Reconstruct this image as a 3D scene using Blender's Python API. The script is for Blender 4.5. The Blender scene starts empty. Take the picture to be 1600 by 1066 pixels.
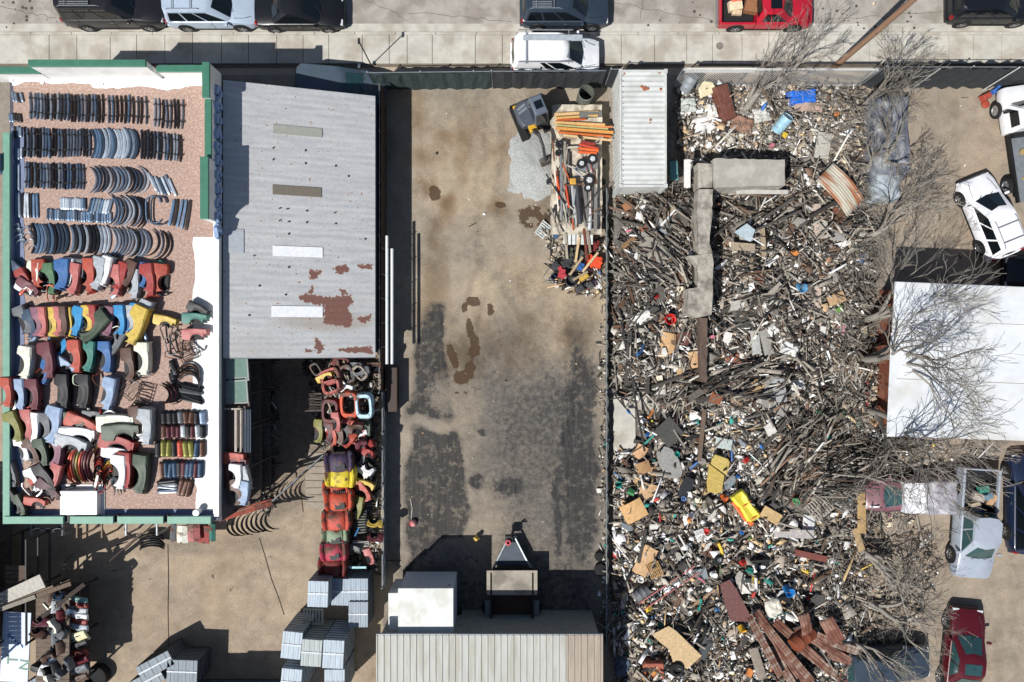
import bpy, math, random
import numpy as np
from mathutils import Vector, Matrix, Euler
R = math.radians
rnd = random.Random(7)
scene = bpy.context.scene
COL = scene.collection

# ------------------------------------------------------------------ camera, sky, sun, exposure
H = 35.5                                   # height of the drone above the ground, metres
cam = bpy.data.objects.new('camera', bpy.data.cameras.new('camera'))
cam.data.lens = 24.0; cam.data.sensor_width = 36.0; cam.data.clip_end = 2000
cam.location = (0, 0, H); cam.rotation_euler = (0, 0, 0)
COL.objects.link(cam); scene.camera = cam
world = bpy.data.worlds.new("World"); scene.world = world; world.use_nodes = True
wn = world.node_tree.nodes; bg = wn['Background']
sky = wn.new('ShaderNodeTexSky'); sky.sky_type = 'NISHITA'; sky.sun_disc = False
sky.sun_elevation = R(51); sky.sun_rotation = R(226)
world.node_tree.links.new(sky.outputs[0], bg.inputs[0]); bg.inputs[1].default_value = 0.065
sun = bpy.data.objects.new('sun', bpy.data.lights.new('sun', 'SUN'))
sun.data.energy = 5.0; sun.data.angle = R(0.5); sun.data.color = (1.0, 0.975, 0.94)
sun.rotation_euler = Vector((0.58, 0.56, -1.0)).to_track_quat('-Z', 'Y').to_euler()
COL.objects.link(sun)
scene.view_settings.view_transform = 'Standard'; scene.view_settings.look = 'None'
scene.view_settings.exposure = 0.08; scene.view_settings.gamma = 1.0

# ------------------------------------------------------------------ helpers
def P(px, py, z=0.0):
    k = (H - z) / H / 30.0
    return Vector(((px - 800) * k, (533 - py) * k, z))

def lin(c):
    if isinstance(c, str):
        c = [int(c[i:i+2], 16) / 255 for i in (0, 2, 4)]
    return tuple((v / 12.92 if v <= .04045 else ((v + .055) / 1.055) ** 2.4) for v in c)

MATS = {}
def mat(name, col=None, rough=.7, metal=0., var=.25, scale=4., bump=.0, bscale=None, src='flat', spec=.5, alpha=1., col2=None, coat=0., stretch=None):
    if name in MATS: return MATS[name]
    m = bpy.data.materials.new(name); m.use_nodes = True; MATS[name] = m
    nt = m.node_tree; n = nt.nodes; l = nt.links; b = n['Principled BSDF']
    b.inputs['Roughness'].default_value = rough; b.inputs['Metallic'].default_value = metal
    b.inputs['Specular IOR Level'].default_value = spec
    if coat: b.inputs['Coat Weight'].default_value = coat
    tc = n.new('ShaderNodeTexCoord'); mp = n.new('ShaderNodeMapping')
    l.new(tc.outputs['Object'], mp.inputs[0])
    if stretch: mp.inputs['Scale'].default_value = stretch
    oi = n.new('ShaderNodeObjectInfo')
    ad = n.new('ShaderNodeVectorMath'); ad.operation = 'ADD'
    l.new(mp.outputs[0], ad.inputs[0]); l.new(oi.outputs['Random'], ad.inputs[1])
    nz = n.new('ShaderNodeTexNoise'); nz.inputs['Scale'].default_value = scale; nz.inputs['Detail'].default_value = 6
    nz.inputs['Roughness'].default_value = .65
    l.new(ad.outputs[0], nz.inputs['Vector'])
    if src == 'flat':
        rgb = n.new('ShaderNodeRGB'); rgb.outputs[0].default_value = (*lin(col), 1); base = rgb.outputs[0]
    elif src == 'object':
        base = oi.outputs['Color']
    else:
        at = n.new('ShaderNodeAttribute'); at.attribute_name = 'Col'; base = at.outputs['Color']
    if col2 is not None:
        r2 = n.new('ShaderNodeRGB'); r2.outputs[0].default_value = (*lin(col2), 1)
        cr = n.new('ShaderNodeMapRange'); cr.inputs[1].default_value = .48; cr.inputs[2].default_value = .6
        nz2 = n.new('ShaderNodeTexNoise'); nz2.inputs['Scale'].default_value = scale * .45; nz2.inputs['Detail'].default_value = 8
        l.new(ad.outputs[0], nz2.inputs['Vector']); l.new(nz2.outputs[0], cr.inputs[0])
        mm = n.new('ShaderNodeMix'); mm.data_type = 'RGBA'
        l.new(cr.outputs[0], mm.inputs[0]); l.new(base, mm.inputs[6]); l.new(r2.outputs[0], mm.inputs[7]); base = mm.outputs[2]
    mr = n.new('ShaderNodeMapRange'); mr.inputs[1].default_value = .25; mr.inputs[2].default_value = .75
    mr.inputs[3].default_value = 1 - var; mr.inputs[4].default_value = 1 + var
    l.new(nz.outputs[0], mr.inputs[0])
    vm = n.new('ShaderNodeVectorMath'); vm.operation = 'SCALE'
    l.new(base, vm.inputs[0]); l.new(mr.outputs[0], vm.inputs['Scale']); l.new(vm.outputs[0], b.inputs['Base Color'])
    if bump:
        nb = n.new('ShaderNodeTexNoise'); nb.inputs['Scale'].default_value = bscale or scale * 3; nb.inputs['Detail'].default_value = 4
        l.new(ad.outputs[0], nb.inputs['Vector'])
        bp = n.new('ShaderNodeBump'); bp.inputs['Strength'].default_value = bump; bp.inputs['Distance'].default_value = .03
        l.new(nb.outputs[0], bp.inputs['Height']); l.new(bp.outputs[0], b.inputs['Normal'])
    return m

M_PAINT = mat('car_paint_any', src='object', rough=.35, var=.12, scale=2, spec=.5, coat=.3)
M_OLD = mat('weathered_paint_any', src='object', rough=.55, var=.3, scale=6, bump=.1)
M_OBJ = mat('matt_any', src='object', rough=.85, var=.3, scale=7, bump=.3)
M_WOOD = mat('weathered_wood_any', src='object', rough=.9, var=.45, scale=5, bump=.4, stretch=(8, .8, 8))
M_GLASS = mat('dark_car_glass', '10161a', rough=.06, var=.1, spec=.8)
M_TEAL = mat('teal_car_glass', '2c4a4c', rough=.08, var=.2, spec=.8)
M_TYRE = mat('tyre_rubber', '1b1b1c', rough=.9, var=.2, scale=9)
M_RIM = mat('rim_alloy', 'a8a9aa', rough=.35, metal=.7, var=.15)
M_DARK = mat('dark_plastic', '19191b', rough=.6, var=.2)
M_CHROME = mat('chrome_any', src='object', rough=.42, metal=.45, var=.25, scale=3)
M_STEEL = mat('steel_grey', '8b9094', rough=.5, metal=.4, var=.2, scale=5)
M_RED = mat('tail_light_red', '8a1414', rough=.3, var=.1)
M_LAMP = mat('headlight_clear', 'c9ced0', rough=.2, var=.1)
M_ATTR = mat('many_coloured_litter', src='attr', rough=.85, var=.35, scale=8, bump=.2)

class MB:
    def __init__(s): s.v = []; s.f = []; s.m = []
    def add(s, verts, faces, mi=0):
        o = len(s.v); s.v.extend([tuple(v) for v in verts])
        s.f.extend([tuple(i + o for i in f) for f in faces]); s.m.extend([mi] * len(faces)); return s
    def box(s, c, d, rot=(0, 0, 0), mi=0, taper=1.0):
        x, y, z = d[0] / 2, d[1] / 2, d[2] / 2; t = taper
        vs = [(-x, -y, -z), (x, -y, -z), (x, y, -z), (-x, y, -z), (-x*t, -y*t, z), (x*t, -y*t, z), (x*t, y*t, z), (-x*t, y*t, z)]
        if rot != (0, 0, 0):
            m = Euler(rot).to_matrix(); vs = [m @ Vector(v) for v in vs]
        vs = [(v[0] + c[0], v[1] + c[1], v[2] + c[2]) for v in vs]
        return s.add(vs, [(3, 2, 1, 0), (4, 5, 6, 7), (0, 1, 5, 4), (1, 2, 6, 5), (2, 3, 7, 6), (3, 0, 4, 7)], mi)
    def prism(s, poly, z0, z1, mi=0):
        n = len(poly)
        if sum(poly[i][0]*poly[(i+1)%n][1]-poly[(i+1)%n][0]*poly[i][1] for i in range(n)) < 0: poly = poly[::-1]
        zt = z1 if isinstance(z1, (list, tuple)) else [z1] * n
        vs = [(p[0], p[1], z0) for p in poly] + [(p[0], p[1], zt[i]) for i, p in enumerate(poly)]
        fs = [tuple(range(n - 1, -1, -1)), tuple(range(n, 2 * n))] + [(i, (i + 1) % n, n + (i + 1) % n, n + i) for i in range(n)]
        return s.add(vs, fs, mi)
    def loft(s, rings, mi=0, cap=True, closed=True):
        n = len(rings[0]); vs = [p for r in rings for p in r]; fs = []
        for i in range(len(rings) - 1):
            for j in range(n if closed else n - 1):
                k = (j + 1) % n
                fs.append((i*n + j, i*n + k, (i+1)*n + k, (i+1)*n + j))
        if cap and closed:
            fs.append(tuple(range(n - 1, -1, -1))); fs.append(tuple((len(rings)-1)*n + j for j in range(n)))
        return s.add(vs, fs, mi)
    def tube(s, pts, r, n=6, mi=0):
        pts = [Vector(p) for p in pts]; rs = r if isinstance(r, (list, tuple)) else [r] * len(pts); rings = []
        for i, p in enumerate(pts):
            t = (pts[min(i+1, len(pts)-1)] - pts[max(i-1, 0)]).normalized()
            a = Vector((0, 0, 1)) if abs(t.z) < .9 else Vector((1, 0, 0))
            u = t.cross(a).normalized(); w = t.cross(u)
            rings.append([tuple(p + (u * math.cos(2*math.pi*j/n) + w * math.sin(2*math.pi*j/n)) * rs[i]) for j in range(n)])
        return s.loft(rings, mi)
    def lathe(s, prof, n=20, c=(0, 0, 0), axis='z', mi=0, cap=True):
        rings = []
        for r_, h_ in prof:
            ring = []
            for j in range(n):
                a = 2*math.pi*j/n; x, y = r_*math.cos(a), r_*math.sin(a)
                p = (x, y, h_) if axis == 'z' else ((x, h_, y) if axis == 'y' else (h_, x, y))
                ring.append((p[0]+c[0], p[1]+c[1], p[2]+c[2]))
            rings.append(ring)
        return s.loft(rings, mi, cap)
    def build(s, name, m, parent=None, smooth=None, bevel=None, color=None, loc=None, solid=None):
        me = bpy.data.meshes.new(name); me.from_pydata(s.v, [], s.f)
        ms = m if isinstance(m, (list, tuple)) else [m]
        for q in ms: me.materials.append(q)
        if len(ms) > 1: me.polygons.foreach_set('material_index', s.m)
        me.validate()
        o = bpy.data.objects.new(name, me); COL.objects.link(o)
        if smooth is not None:
            me.polygons.foreach_set('use_smooth', [True] * len(me.polygons)); me.set_sharp_from_angle(angle=R(smooth))
        if parent is not None: o.parent = parent
        if color is not None: o.color = (*lin(color), 1)
        if loc is not None: o.location = loc
        if solid:
            q = o.modifiers.new('s', 'SOLIDIFY'); q.thickness = solid
        if bevel:
            q = o.modifiers.new('b', 'BEVEL'); q.width = bevel; q.segments = 2; q.limit_method = 'ANGLE'
        return o

def tag(o, label=None, cat=None, group=None, kind=None):
    if label: o['label'] = label
    if cat: o['category'] = cat
    if group: o['group'] = group
    if kind: o['kind'] = kind
    return o
def thing(name, label, cat, loc=(0, 0, 0), rz=0, group=None):
    o = bpy.data.objects.new(name, None); COL.objects.link(o)
    o.location = loc; o.rotation_euler = (0, 0, rz); o.empty_display_size = .1
    return tag(o, label, cat, group)
def children(o): return [c for c in bpy.data.objects if c.parent == o]
KIDS = {}
def dup(src, label=None, loc=None, rot=None, group=None, color=None, scale=None):
    def cp(o, par):
        c = o.copy(); COL.objects.link(c)
        if par is not None: c.parent = par
        if o.name not in KIDS: KIDS[o.name] = [x.name for x in children(o)]
        if color is not None and par is not None and o.get('tinted', 1): c.color = (*lin(color), 1)
        for ch in KIDS[o.name]: cp(bpy.data.objects[ch], c)
        return c
    r = cp(src, None)
    if color is not None: r.color = (*lin(color), 1)
    if label: r['label'] = label
    if loc is not None: r.location = loc
    if rot is not None: r.rotation_euler = rot if isinstance(rot, (tuple, list)) else (0, 0, rot)
    if group: r['group'] = group
    if scale is not None: r.scale = scale
    return r
class Proto:
    """first use moves the prototype itself, later uses copy it"""
    def __init__(s, o): s.o = o; s.used = False
    def put(s, label, loc, rot=0, group=None, color=None, scale=None):
        if s.used: return dup(s.o, label, loc, rot, group, color, scale)
        s.used = True; o = s.o; KIDS.setdefault(o.name, [x.name for x in children(o)])
        o['label'] = label; o.location = loc
        o.rotation_euler = rot if isinstance(rot, (tuple, list)) else (0, 0, rot)
        if group: o['group'] = group
        if color is not None:
            o.color = (*lin(color), 1)
            for k in KIDS[o.name]:
                if bpy.data.objects[k].get('tinted', 1): bpy.data.objects[k].color = (*lin(color), 1)
        if scale is not None: o.scale = scale
        return o
ORD = 'zeroth first second third fourth fifth sixth seventh eighth ninth tenth eleventh twelfth thirteenth fourteenth fifteenth sixteenth seventeenth eighteenth nineteenth twentieth'.split()
TENS = ['', '', 'twenty', 'thirty', 'forty']
def nth(i):
    if i <= 20: return ORD[i]
    return TENS[i // 10] + '-' + ORD[i % 10] if i % 10 else ['', '', 'twentieth', 'thirtieth', 'fortieth'][i // 10]

# numpy value noise
_rs = np.random.RandomState(3)
_G = _rs.rand(256, 256)
def vnoise(x, y, s, seed=0):
    x = x / s + seed * 17.3; y = y / s + seed * 31.7
    xi = np.floor(x).astype(int); yi = np.floor(y).astype(int); fx = x - xi; fy = y - yi
    fx = fx*fx*(3-2*fx); fy = fy*fy*(3-2*fy)
    g = lambda a, b: _G[a % 256, b % 256]
    return (g(xi, yi)*(1-fx) + g(xi+1, yi)*fx)*(1-fy) + (g(xi, yi+1)*(1-fx) + g(xi+1, yi+1)*fx)*fy
def fbm(x, y, s, seed=0, o=4):
    r = 0; a = .5; t = 0
    for i in range(o):
        r = r + a * vnoise(x, y, s / 2**i, seed + i); t += a; a *= .5
    return r / t
def sdf(poly, X, Y):
    """signed distance to polygon (positive inside); poly in px"""
    d = np.full(X.shape, 1e9); ins = np.zeros(X.shape, bool); n = len(poly)
    for i in range(n):
        x1, y1 = poly[i]; x2, y2 = poly[(i+1) % n]
        dx, dy = x2-x1, y2-y1; t = np.clip(((X-x1)*dx + (Y-y1)*dy)/(dx*dx+dy*dy+1e-9), 0, 1)
        d = np.minimum(d, np.hypot(X-x1-t*dx, Y-y1-t*dy))
        c = ((y1 > Y) != (y2 > Y)) & (X < (x2-x1)*(Y-y1)/((y2-y1) + 1e-12)+x1); ins ^= c
    return np.where(ins, d, -d)
def ell(X, Y, cx, cy, rx, ry, rot=0, soft=.3):
    c, s = math.cos(R(rot)), math.sin(R(rot)); u = ((X-cx)*c+(Y-cy)*s)/rx; v = (-(X-cx)*s+(Y-cy)*c)/ry
    return np.clip((1-np.hypot(u, v))/soft + .5, 0, 1)

# debris mound height (metres) from ground pixel coordinates
DEB = [(952, 300), (1060, 130), (1200, 128), (1340, 135), (1352, 400), (1372, 640), (1350, 760), (1350, 900), (1345, 1110), (955, 1110)]
def mound(X, Y):
    X = np.asarray(X, float); Y = np.asarray(Y, float)
    d = sdf(DEB, X, Y); e = np.clip(d / 35, 0, 1)
    pad = sdf([(955, 600), (1090, 585), (1095, 645), (998, 650), (998, 705), (955, 705)], X, Y)
    e = e * np.clip(-pad / 20, 0, 1)
    e = e * np.clip((np.hypot((X-1085)/28, (Y-230)/45)-1)*3, 0, 1)
    e = e * np.clip(-sdf([(1112, 300), (1132, 300), (1134, 505), (1112, 505)], X, Y)/12+.15, .1, 1)
    return e * (.10 + .45*np.clip(fbm(X, Y, 38, 15, 2)-.35, 0, 1) + 1.0 * np.clip(fbm(X, Y, 130, 5, 3) - .3, 0, 1) + .22 * vnoise(X, Y, 14, 9))
def mz(px, py): return float(mound(np.array([px]), np.array([py]))[0])
# ------------------------------------------------------------------ ground
def ground_material():
    m = bpy.data.materials.new('yard_dirt'); m.use_nodes = True; nt = m.node_tree; n = nt.nodes; l = nt.links
    b = n['Principled BSDF']; b.inputs['Roughness'].default_value = .95; b.inputs['Specular IOR Level'].default_value = .15
    tc = n.new('ShaderNodeTexCoord')
    def noise(s, d=6, r=.6):
        q = n.new('ShaderNodeTexNoise'); q.inputs['Scale'].default_value = s; q.inputs['Detail'].default_value = d
        q.inputs['Roughness'].default_value = r; l.new(tc.outputs['Object'], q.inputs['Vector']); return q.outputs[0]
    def ramp(v, a, b_, lo=0., hi=1.):
        q = n.new('ShaderNodeMapRange'); q.inputs[1].default_value = a; q.inputs[2].default_value = b_
        q.inputs[3].default_value = lo; q.inputs[4].default_value = hi; l.new(v, q.inputs[0]); return q.outputs[0]
    def math_(op, a, b_):
        q = n.new('ShaderNodeMath'); q.operation = op
        for i, v in enumerate((a, b_)):
            if hasattr(v, 'links'): l.new(v, q.inputs[i])
            else: q.inputs[i].default_value = v
        return q.outputs[0]
    def mix(f, a, c):
        q = n.new('ShaderNodeMix'); q.data_type = 'RGBA'; l.new(f, q.inputs[0])
        for i, v in ((6, a), (7, c)):
            if isinstance(v, str): q.inputs[i].default_value = (*lin(v), 1)
            else: l.new(v, q.inputs[i])
        return q.outputs[2]
    at = n.new('ShaderNodeAttribute'); at.attribute_name = 'Col'
    mk = n.new('ShaderNodeAttribute'); mk.attribute_name = 'Mask'
    sp = n.new('ShaderNodeSeparateColor'); l.new(mk.outputs['Color'], sp.inputs[0])
    fine = noise(17, 10, .8); mid = noise(1.3, 8, .65); big = noise(.35, 6, .6)
    base = mix(ramp(mid, .35, .68), '8d8478', 'a99f91')
    base = mix(ramp(big, .45, .62, 0, .55), base, 'aea08e')
    q = n.new('ShaderNodeMix'); q.data_type = 'RGBA'; q.blend_type = 'MULTIPLY'; q.inputs[0].default_value = 1
    l.new(base, q.inputs[6]); l.new(at.outputs['Color'], q.inputs[7]); base = q.outputs[2]
    mid2 = noise(3.5, 8, .7)
    pert = math_('ADD', math_('MULTIPLY', math_('SUBTRACT', fine, .5), .5), math_('ADD', math_('MULTIPLY', math_('SUBTRACT', mid, .5), 1.5), math_('MULTIPLY', math_('SUBTRACT', mid2, .5), 1.6)))
    def sharp(ch, w=.16, ce=.5): return ramp(math_('ADD', ch, math_('MULTIPLY', pert, ramp(ch, .02, .2))), ce - w, ce + w)
    mp = n.new('ShaderNodeMapping'); mp.inputs['Scale'].default_value = (3.2, .22, 1); l.new(tc.outputs['Object'], mp.inputs[0])
    sq = n.new('ShaderNodeTexNoise'); sq.inputs['Scale'].default_value = 2.2; sq.inputs['Detail'].default_value = 8; l.new(mp.outputs[0], sq.inputs['Vector']); streak = sq.outputs[0]
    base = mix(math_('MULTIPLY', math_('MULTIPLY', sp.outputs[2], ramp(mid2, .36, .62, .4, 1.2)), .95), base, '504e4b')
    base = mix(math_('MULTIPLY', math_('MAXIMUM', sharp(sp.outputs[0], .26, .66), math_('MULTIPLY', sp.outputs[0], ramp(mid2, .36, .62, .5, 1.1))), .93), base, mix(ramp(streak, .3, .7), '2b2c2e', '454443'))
    base = mix(math_('MULTIPLY', sharp(sp.outputs[1], .07), .88), base, '4c3b2c')
    # pebbles
    vo = n.new('ShaderNodeTexVoronoi'); vo.inputs['Scale'].default_value = 16; l.new(tc.outputs['Object'], vo.inputs['Vector'])
    base = mix(ramp(vo.outputs['Distance'], .10, .02, 0, .45), base, 'cfc6b8')
    vm = n.new('ShaderNodeVectorMath'); vm.operation = 'SCALE'; l.new(base, vm.inputs[0]); l.new(math_('MULTIPLY', ramp(fine, .3, .7, .6, 1.32), ramp(mid2, .3, .7, .84, 1.13)), vm.inputs['Scale'])
    l.new(vm.outputs[0], b.inputs['Base Color'])
    bp = n.new('ShaderNodeBump'); bp.inputs['Strength'].default_value = .6; bp.inputs['Distance'].default_value = .04
    l.new(math_('ADD', fine, mid), bp.inputs['Height']); l.new(bp.outputs[0], b.inputs['Normal'])
    return m

def grid_sheet(name, px0, px1, py0, py1, step, zf, colf, maskf, m):
    xs = np.arange(px0, px1 + step*.5, step); ys = np.arange(py0, py1 + step*.5, step)
    X, Y = np.meshgrid(xs, ys); Z = zf(X, Y)
    nx, ny = len(xs), len(ys)
    V = np.stack([(X-800)/30, (533-Y)/30, Z], -1).reshape(-1, 3)
    i = (np.arange(ny-1)[:, None]*nx + np.arange(nx-1)[None, :]).ravel()
    F = np.stack([i, i+nx, i+nx+1, i+1], -1)
    me = bpy.data.meshes.new(name); me.vertices.add(len(V)); me.vertices.foreach_set('co', V.ravel())
    me.loops.add(F.size); me.loops.foreach_set('vertex_index', F.ravel().astype(np.int32))
    me.polygons.add(len(F)); me.polygons.foreach_set('loop_start', (np.arange(len(F))*4).astype(np.int32))
    me.update(); me.validate()
    for nm, fn in (('Col', colf), ('Mask', maskf)):
        C = np.concatenate([fn(X, Y).reshape(-1, 3), np.ones((len(V), 1))], -1)
        a = me.attributes.new(nm, 'FLOAT_COLOR', 'POINT'); a.data.foreach_set('color', C.ravel())
    me.polygons.foreach_set('use_smooth', [True]*len(F)); me.materials.append(m)
    o = bpy.data.objects.new(name, me); COL.objects.link(o); return o

def g_col(X, Y):
    c = np.ones(X.shape + (3,))
    def tint(m, col):
        c[...] = c*(1-m[..., None]) + c*np.array(col)*m[..., None]
    tint(np.clip(fbm(X, Y, 160, 1)*2-.6, 0, 1)*.5, (1.1, 1.08, 1.04))
    left = ((X < 600) & (Y > 540)).astype(float); tint(left, (1.17, 1.08, .98))
    right = ((X > 1345)).astype(float); tint(right, (1.04, 1.0, .96))
    lot = ((X > 595) & (X < 950)).astype(float); up_ = np.clip((600-Y)/80, 0, 1)
    tint(lot*up_*.8, (1.13, 1.1, 1.04)); tint(lot*up_*np.clip(fbm(X, Y*.45, 46, 71, 5)*4.2-2.0, 0, 1)*.85, (.66, .58, .48)); tint(lot*np.clip(fbm(X, Y*.7, 60, 81, 5)*4.5-2.3, 0, 1)*.7, (1.24, 1.2, 1.12))
    tint((1-lot)*np.clip(fbm(X, Y, 50, 91, 5)*4-2.1, 0, 1)*.45, (.78, .74, .7))
    # pale paths and sandy patches in the middle lot
    for a in [(880, 520, 55, 40, 0, .9), (905, 470, 60, 30, 0, .9), (800, 450, 60, 50, 0, .8), (755, 250, 60, 90, 0, .9), (830, 430, 40, 30, 0, .9), (720, 640, 30, 120, 0, .8)]:
        tint(ell(X, Y, *a)*.55, (1.22, 1.16, 1.05))
    for a in [(672, 280, 28, 60, -15, 1), (700, 300, 12, 50, 0, 1), (760, 225, 40, 30, 0, 1.), (700, 200, 50, 25, 0, 1.), (860, 510, 60, 18, 25, 1), (735, 560, 90, 30, 0, 1), (780, 325, 22, 16, 0, 1), (680, 370, 12, 30, 0, 1)]:
        tint(ell(X, Y, *a)*.95*np.clip(fbm(X, Y, 26, 51)*2.6-.75, 0, 1), (.60, .50, .40))
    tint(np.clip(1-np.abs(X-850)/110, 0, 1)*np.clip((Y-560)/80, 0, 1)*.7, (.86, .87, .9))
    tint((((X > 1050) & (X < 1345) & (Y > 120) & (Y < 250)).astype(float))*.7, (.95, .88, .8))
    return c
def arc(cx, cy, r, a0, a1, n=14): return [(cx+r*math.cos(R(a0+(a1-a0)*i/n)), cy+r*math.sin(R(a0+(a1-a0)*i/n))) for i in range(n+1)]
TRACKS = [(arc(1000, 560, 260, 150, 215), 6, .38), (arc(1000, 560, 290, 150, 212), 6, .34), (arc(660, 700, 150, -70, 20), 7, .42), (arc(660, 700, 185, -70, 15), 7, .38), (arc(870, 900, 260, 200, 265), 6, .4), ([(760, 180), (745, 300), (752, 430), (790, 560)], 7, .26), ([(790, 180), (778, 300), (786, 430), (822, 560)], 7, .26), ([(850, 560), (862, 700), (858, 860)], 8, .5), ([(885, 560), (896, 700), (892, 860)], 8, .45), ([(1450, 160), (1455, 300), (1440, 390)], 8, .22), ([(1490, 160), (1498, 300), (1480, 390)], 8, .2), ([(300, 1000), (320, 900), (400, 850), (470, 860)], 8, .16), ([(330, 1010), (350, 930), (420, 885), (480, 890)], 8, .16), ([(1560, 940), (1562, 1060)], 7, .2), ([(1582, 940), (1584, 1060)], 7, .2)]
def g_mask(X, Y):
    X0, Y0 = X, Y; X = X+26*(fbm(X0, Y0, 45, 21)-.5); Y = Y+26*(fbm(X0, Y0, 45, 25)-.5)
    r = np.zeros(X.shape); g = r.copy(); b = r.copy()
    L = [(668, 478), (690, 480), (700, 520), (704, 590), (712, 640), (722, 700), (732, 760), (736, 800), (728, 842), (690, 850), (650, 880), (640, 900), (634, 900), (637, 640), (648, 560)]
    r = np.maximum(r, np.clip(sdf(L, X, Y)/10 + .5, 0, .95))
    r *= 1 - .9*ell(X, Y, 675, 664, 48, 9, 0, .8); r *= 1-.5*ell(X, Y, 690, 615, 22, 26, 0, 1)
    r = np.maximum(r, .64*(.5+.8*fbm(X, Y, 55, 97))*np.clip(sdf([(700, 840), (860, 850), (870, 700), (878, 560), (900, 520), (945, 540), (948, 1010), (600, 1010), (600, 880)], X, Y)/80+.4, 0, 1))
    for a in [(748, 758, 13, 17), (792, 762, 26, 16), (748, 680, 8, 6), (905, 710, 34, 200), (870, 800, 9, 80), (660, 760, 12, 60)]:
        r = np.maximum(r, ell(X, Y, *a, 0, .6)*.95)
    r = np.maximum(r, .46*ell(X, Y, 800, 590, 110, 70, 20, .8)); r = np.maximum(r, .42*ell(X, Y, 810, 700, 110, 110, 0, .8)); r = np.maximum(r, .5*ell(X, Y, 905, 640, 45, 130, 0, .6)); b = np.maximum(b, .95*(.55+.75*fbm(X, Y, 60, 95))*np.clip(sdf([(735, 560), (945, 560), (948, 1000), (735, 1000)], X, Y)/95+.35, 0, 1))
    for pts, w_, a_ in TRACKS:
        d = np.full(X.shape, 1e9)
        for (xa, ya), (xb, yb) in zip(pts[:-1], pts[1:]):
            dx, dy = xb-xa, yb-ya; t_ = np.clip(((X-xa)*dx+(Y-ya)*dy)/(dx*dx+dy*dy), 0, 1); d = np.minimum(d, np.hypot(X-xa-t_*dx, Y-ya-t_*dy))
        r = np.maximum(r, a_*np.clip(1.3-d/w_, 0, 1)*(.6+.6*fbm(X, Y, 12, 31)))
    for cx, cy, rx, ry in [(737, 515, 5, 16), (741, 545, 7, 20), (736, 580, 8, 14), (722, 590, 15, 8), (714, 562, 7, 16), (709, 548, 5, 8), (739, 475, 15, 8), (725, 487, 6, 9), (785, 322, 10, 6), (716, 612, 4, 3), (730, 612, 4, 4), (767, 489, 6, 9), (681, 300, 8, 10)]:
        g = np.maximum(g, ell(X, Y, cx, cy, rx, ry, 0, .7)*(.75+.5*fbm(X, Y, 9, 61)))
    g = np.maximum(g, .85*ell(X, Y, 838, 335, 28, 20, 0, .5)*(fbm(X, Y, 16, 4) > .42))
    b = np.maximum(b, np.clip(sdf(DEB, X, Y)/20+.5, 0, 1)*.9)
    b = np.maximum(b, .6*np.clip(sdf([(430, 560), (600, 560), (600, 800), (500, 790), (400, 850), (400, 560)], X, Y)/25+.3, 0, 1))
    b = np.maximum(b, .45*ell(X, Y, 330, 850, 120, 18, 0, .8)); b = np.maximum(b, .5*ell(X, Y, 545, 880, 60, 60, 0, .8))
    b = np.maximum(b, .7*ell(X, Y, 1350, 560, 40, 330, 0, .5)); b = np.maximum(b, .4*ell(X, Y, 715, 350, 25, 20, 0, 1))
    b = np.maximum(b, np.where((X > 600) & (X < 950), .7, .34)*fbm(X, Y, 70, 8))
    return np.stack([r, g, b], -1)
def g_z(X, Y):
    z = mound(X, Y) + .02*fbm(X, Y, 40, 2)
    z += .55*np.clip(1-np.hypot((X-836)/52, (Y-262)/50), 0, 1)**.7*0
    return z
GM = ground_material()
gr = grid_sheet('ground', -120, 1720, 118, 1180, 4, g_z, g_col, g_mask, GM); tag(gr, kind='structure')
far = MB(); far.add([(-400, -400, -.04), (400, -400, -.04), (400, 400, -.04), (-400, 400, -.04)], [(0, 1, 2, 3)])
fo = far.build('far_ground', mat('far_dirt', 'a89a88', rough=.95, scale=.4, var=.2)); tag(fo, kind='structure')

# road with a concrete gutter, kerb and pavement slabs
M_ROAD = mat('old_asphalt', 'a09a91', rough=.95, scale=1.6, var=.24, bump=.35, bscale=40, col2='8c857b')
M_CONC = mat('pale_concrete', 'b8b4a9', rough=.9, scale=1.6, var=.2, bump=.2, bscale=30, col2='a69f92')
M_JOINT = mat('joint_dirt', '6b6358', rough=1)
yS0, yS1 = (533-118)/30, (533-52)/30
b = MB(); b.add([(-150, (533-39)/30, .004), (150, (533-39)/30, .004), (150, 30, .004), (-150, 30, .004)], [(0, 1, 2, 3)])
tag(b.build('road', M_ROAD), kind='structure')
b = MB(); b.add([(-150, (533-52)/30, .008), (150, (533-52)/30, .008), (150, (533-38)/30, .008), (-150, (533-38)/30, .008)], [(0, 1, 2, 3)])
tag(b.build('gutter', M_CONC), kind='structure')
b = MB(); b.add([(-150, (533-106)/30, .02), (150, (533-106)/30, .02), (150, yS1-.02, .02), (-150, yS1-.02, .02)], [(0, 1, 2, 3)])
tag(b.build('pavement_bed', M_JOINT), kind='structure')
b = MB(); x = -24
joints = [-80, -35, 0, 80, 123, 175, 216, 260, 303, 348, 390, 434, 475, 515, 567, 609, 637, 676, 743, 785, 825, 868, 920, 970, 1022, 1072, 1112, 1158, 1200, 1240, 1278, 1316, 1356, 1400, 1440, 1480, 1518, 1562, 1604, 1650, 1700]
for i in range(len(joints)-1):
    x0, x1 = (joints[i]-800)/30+.012, (joints[i+1]-800)/30-.012
    ys = [(533-101)/30, yS1-.16] if i % 3 else [(533-101)/30, yS1-.16]
    b.box(((x0+x1)/2, (ys[0]+ys[1])/2, .05+rnd.uniform(0, .008)), (x1-x0, ys[1]-ys[0], .1))
for k in range(26):
    b.box((-26+k*2.1, yS1-.075, .052), (2.08, .14, .11))
tag(b.build('pavement', M_CONC, bevel=.01), kind='structure')
b = MB()
for a in [(1100, 36, 1185, 58), (830, 40, 870, 52)]: pass
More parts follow.
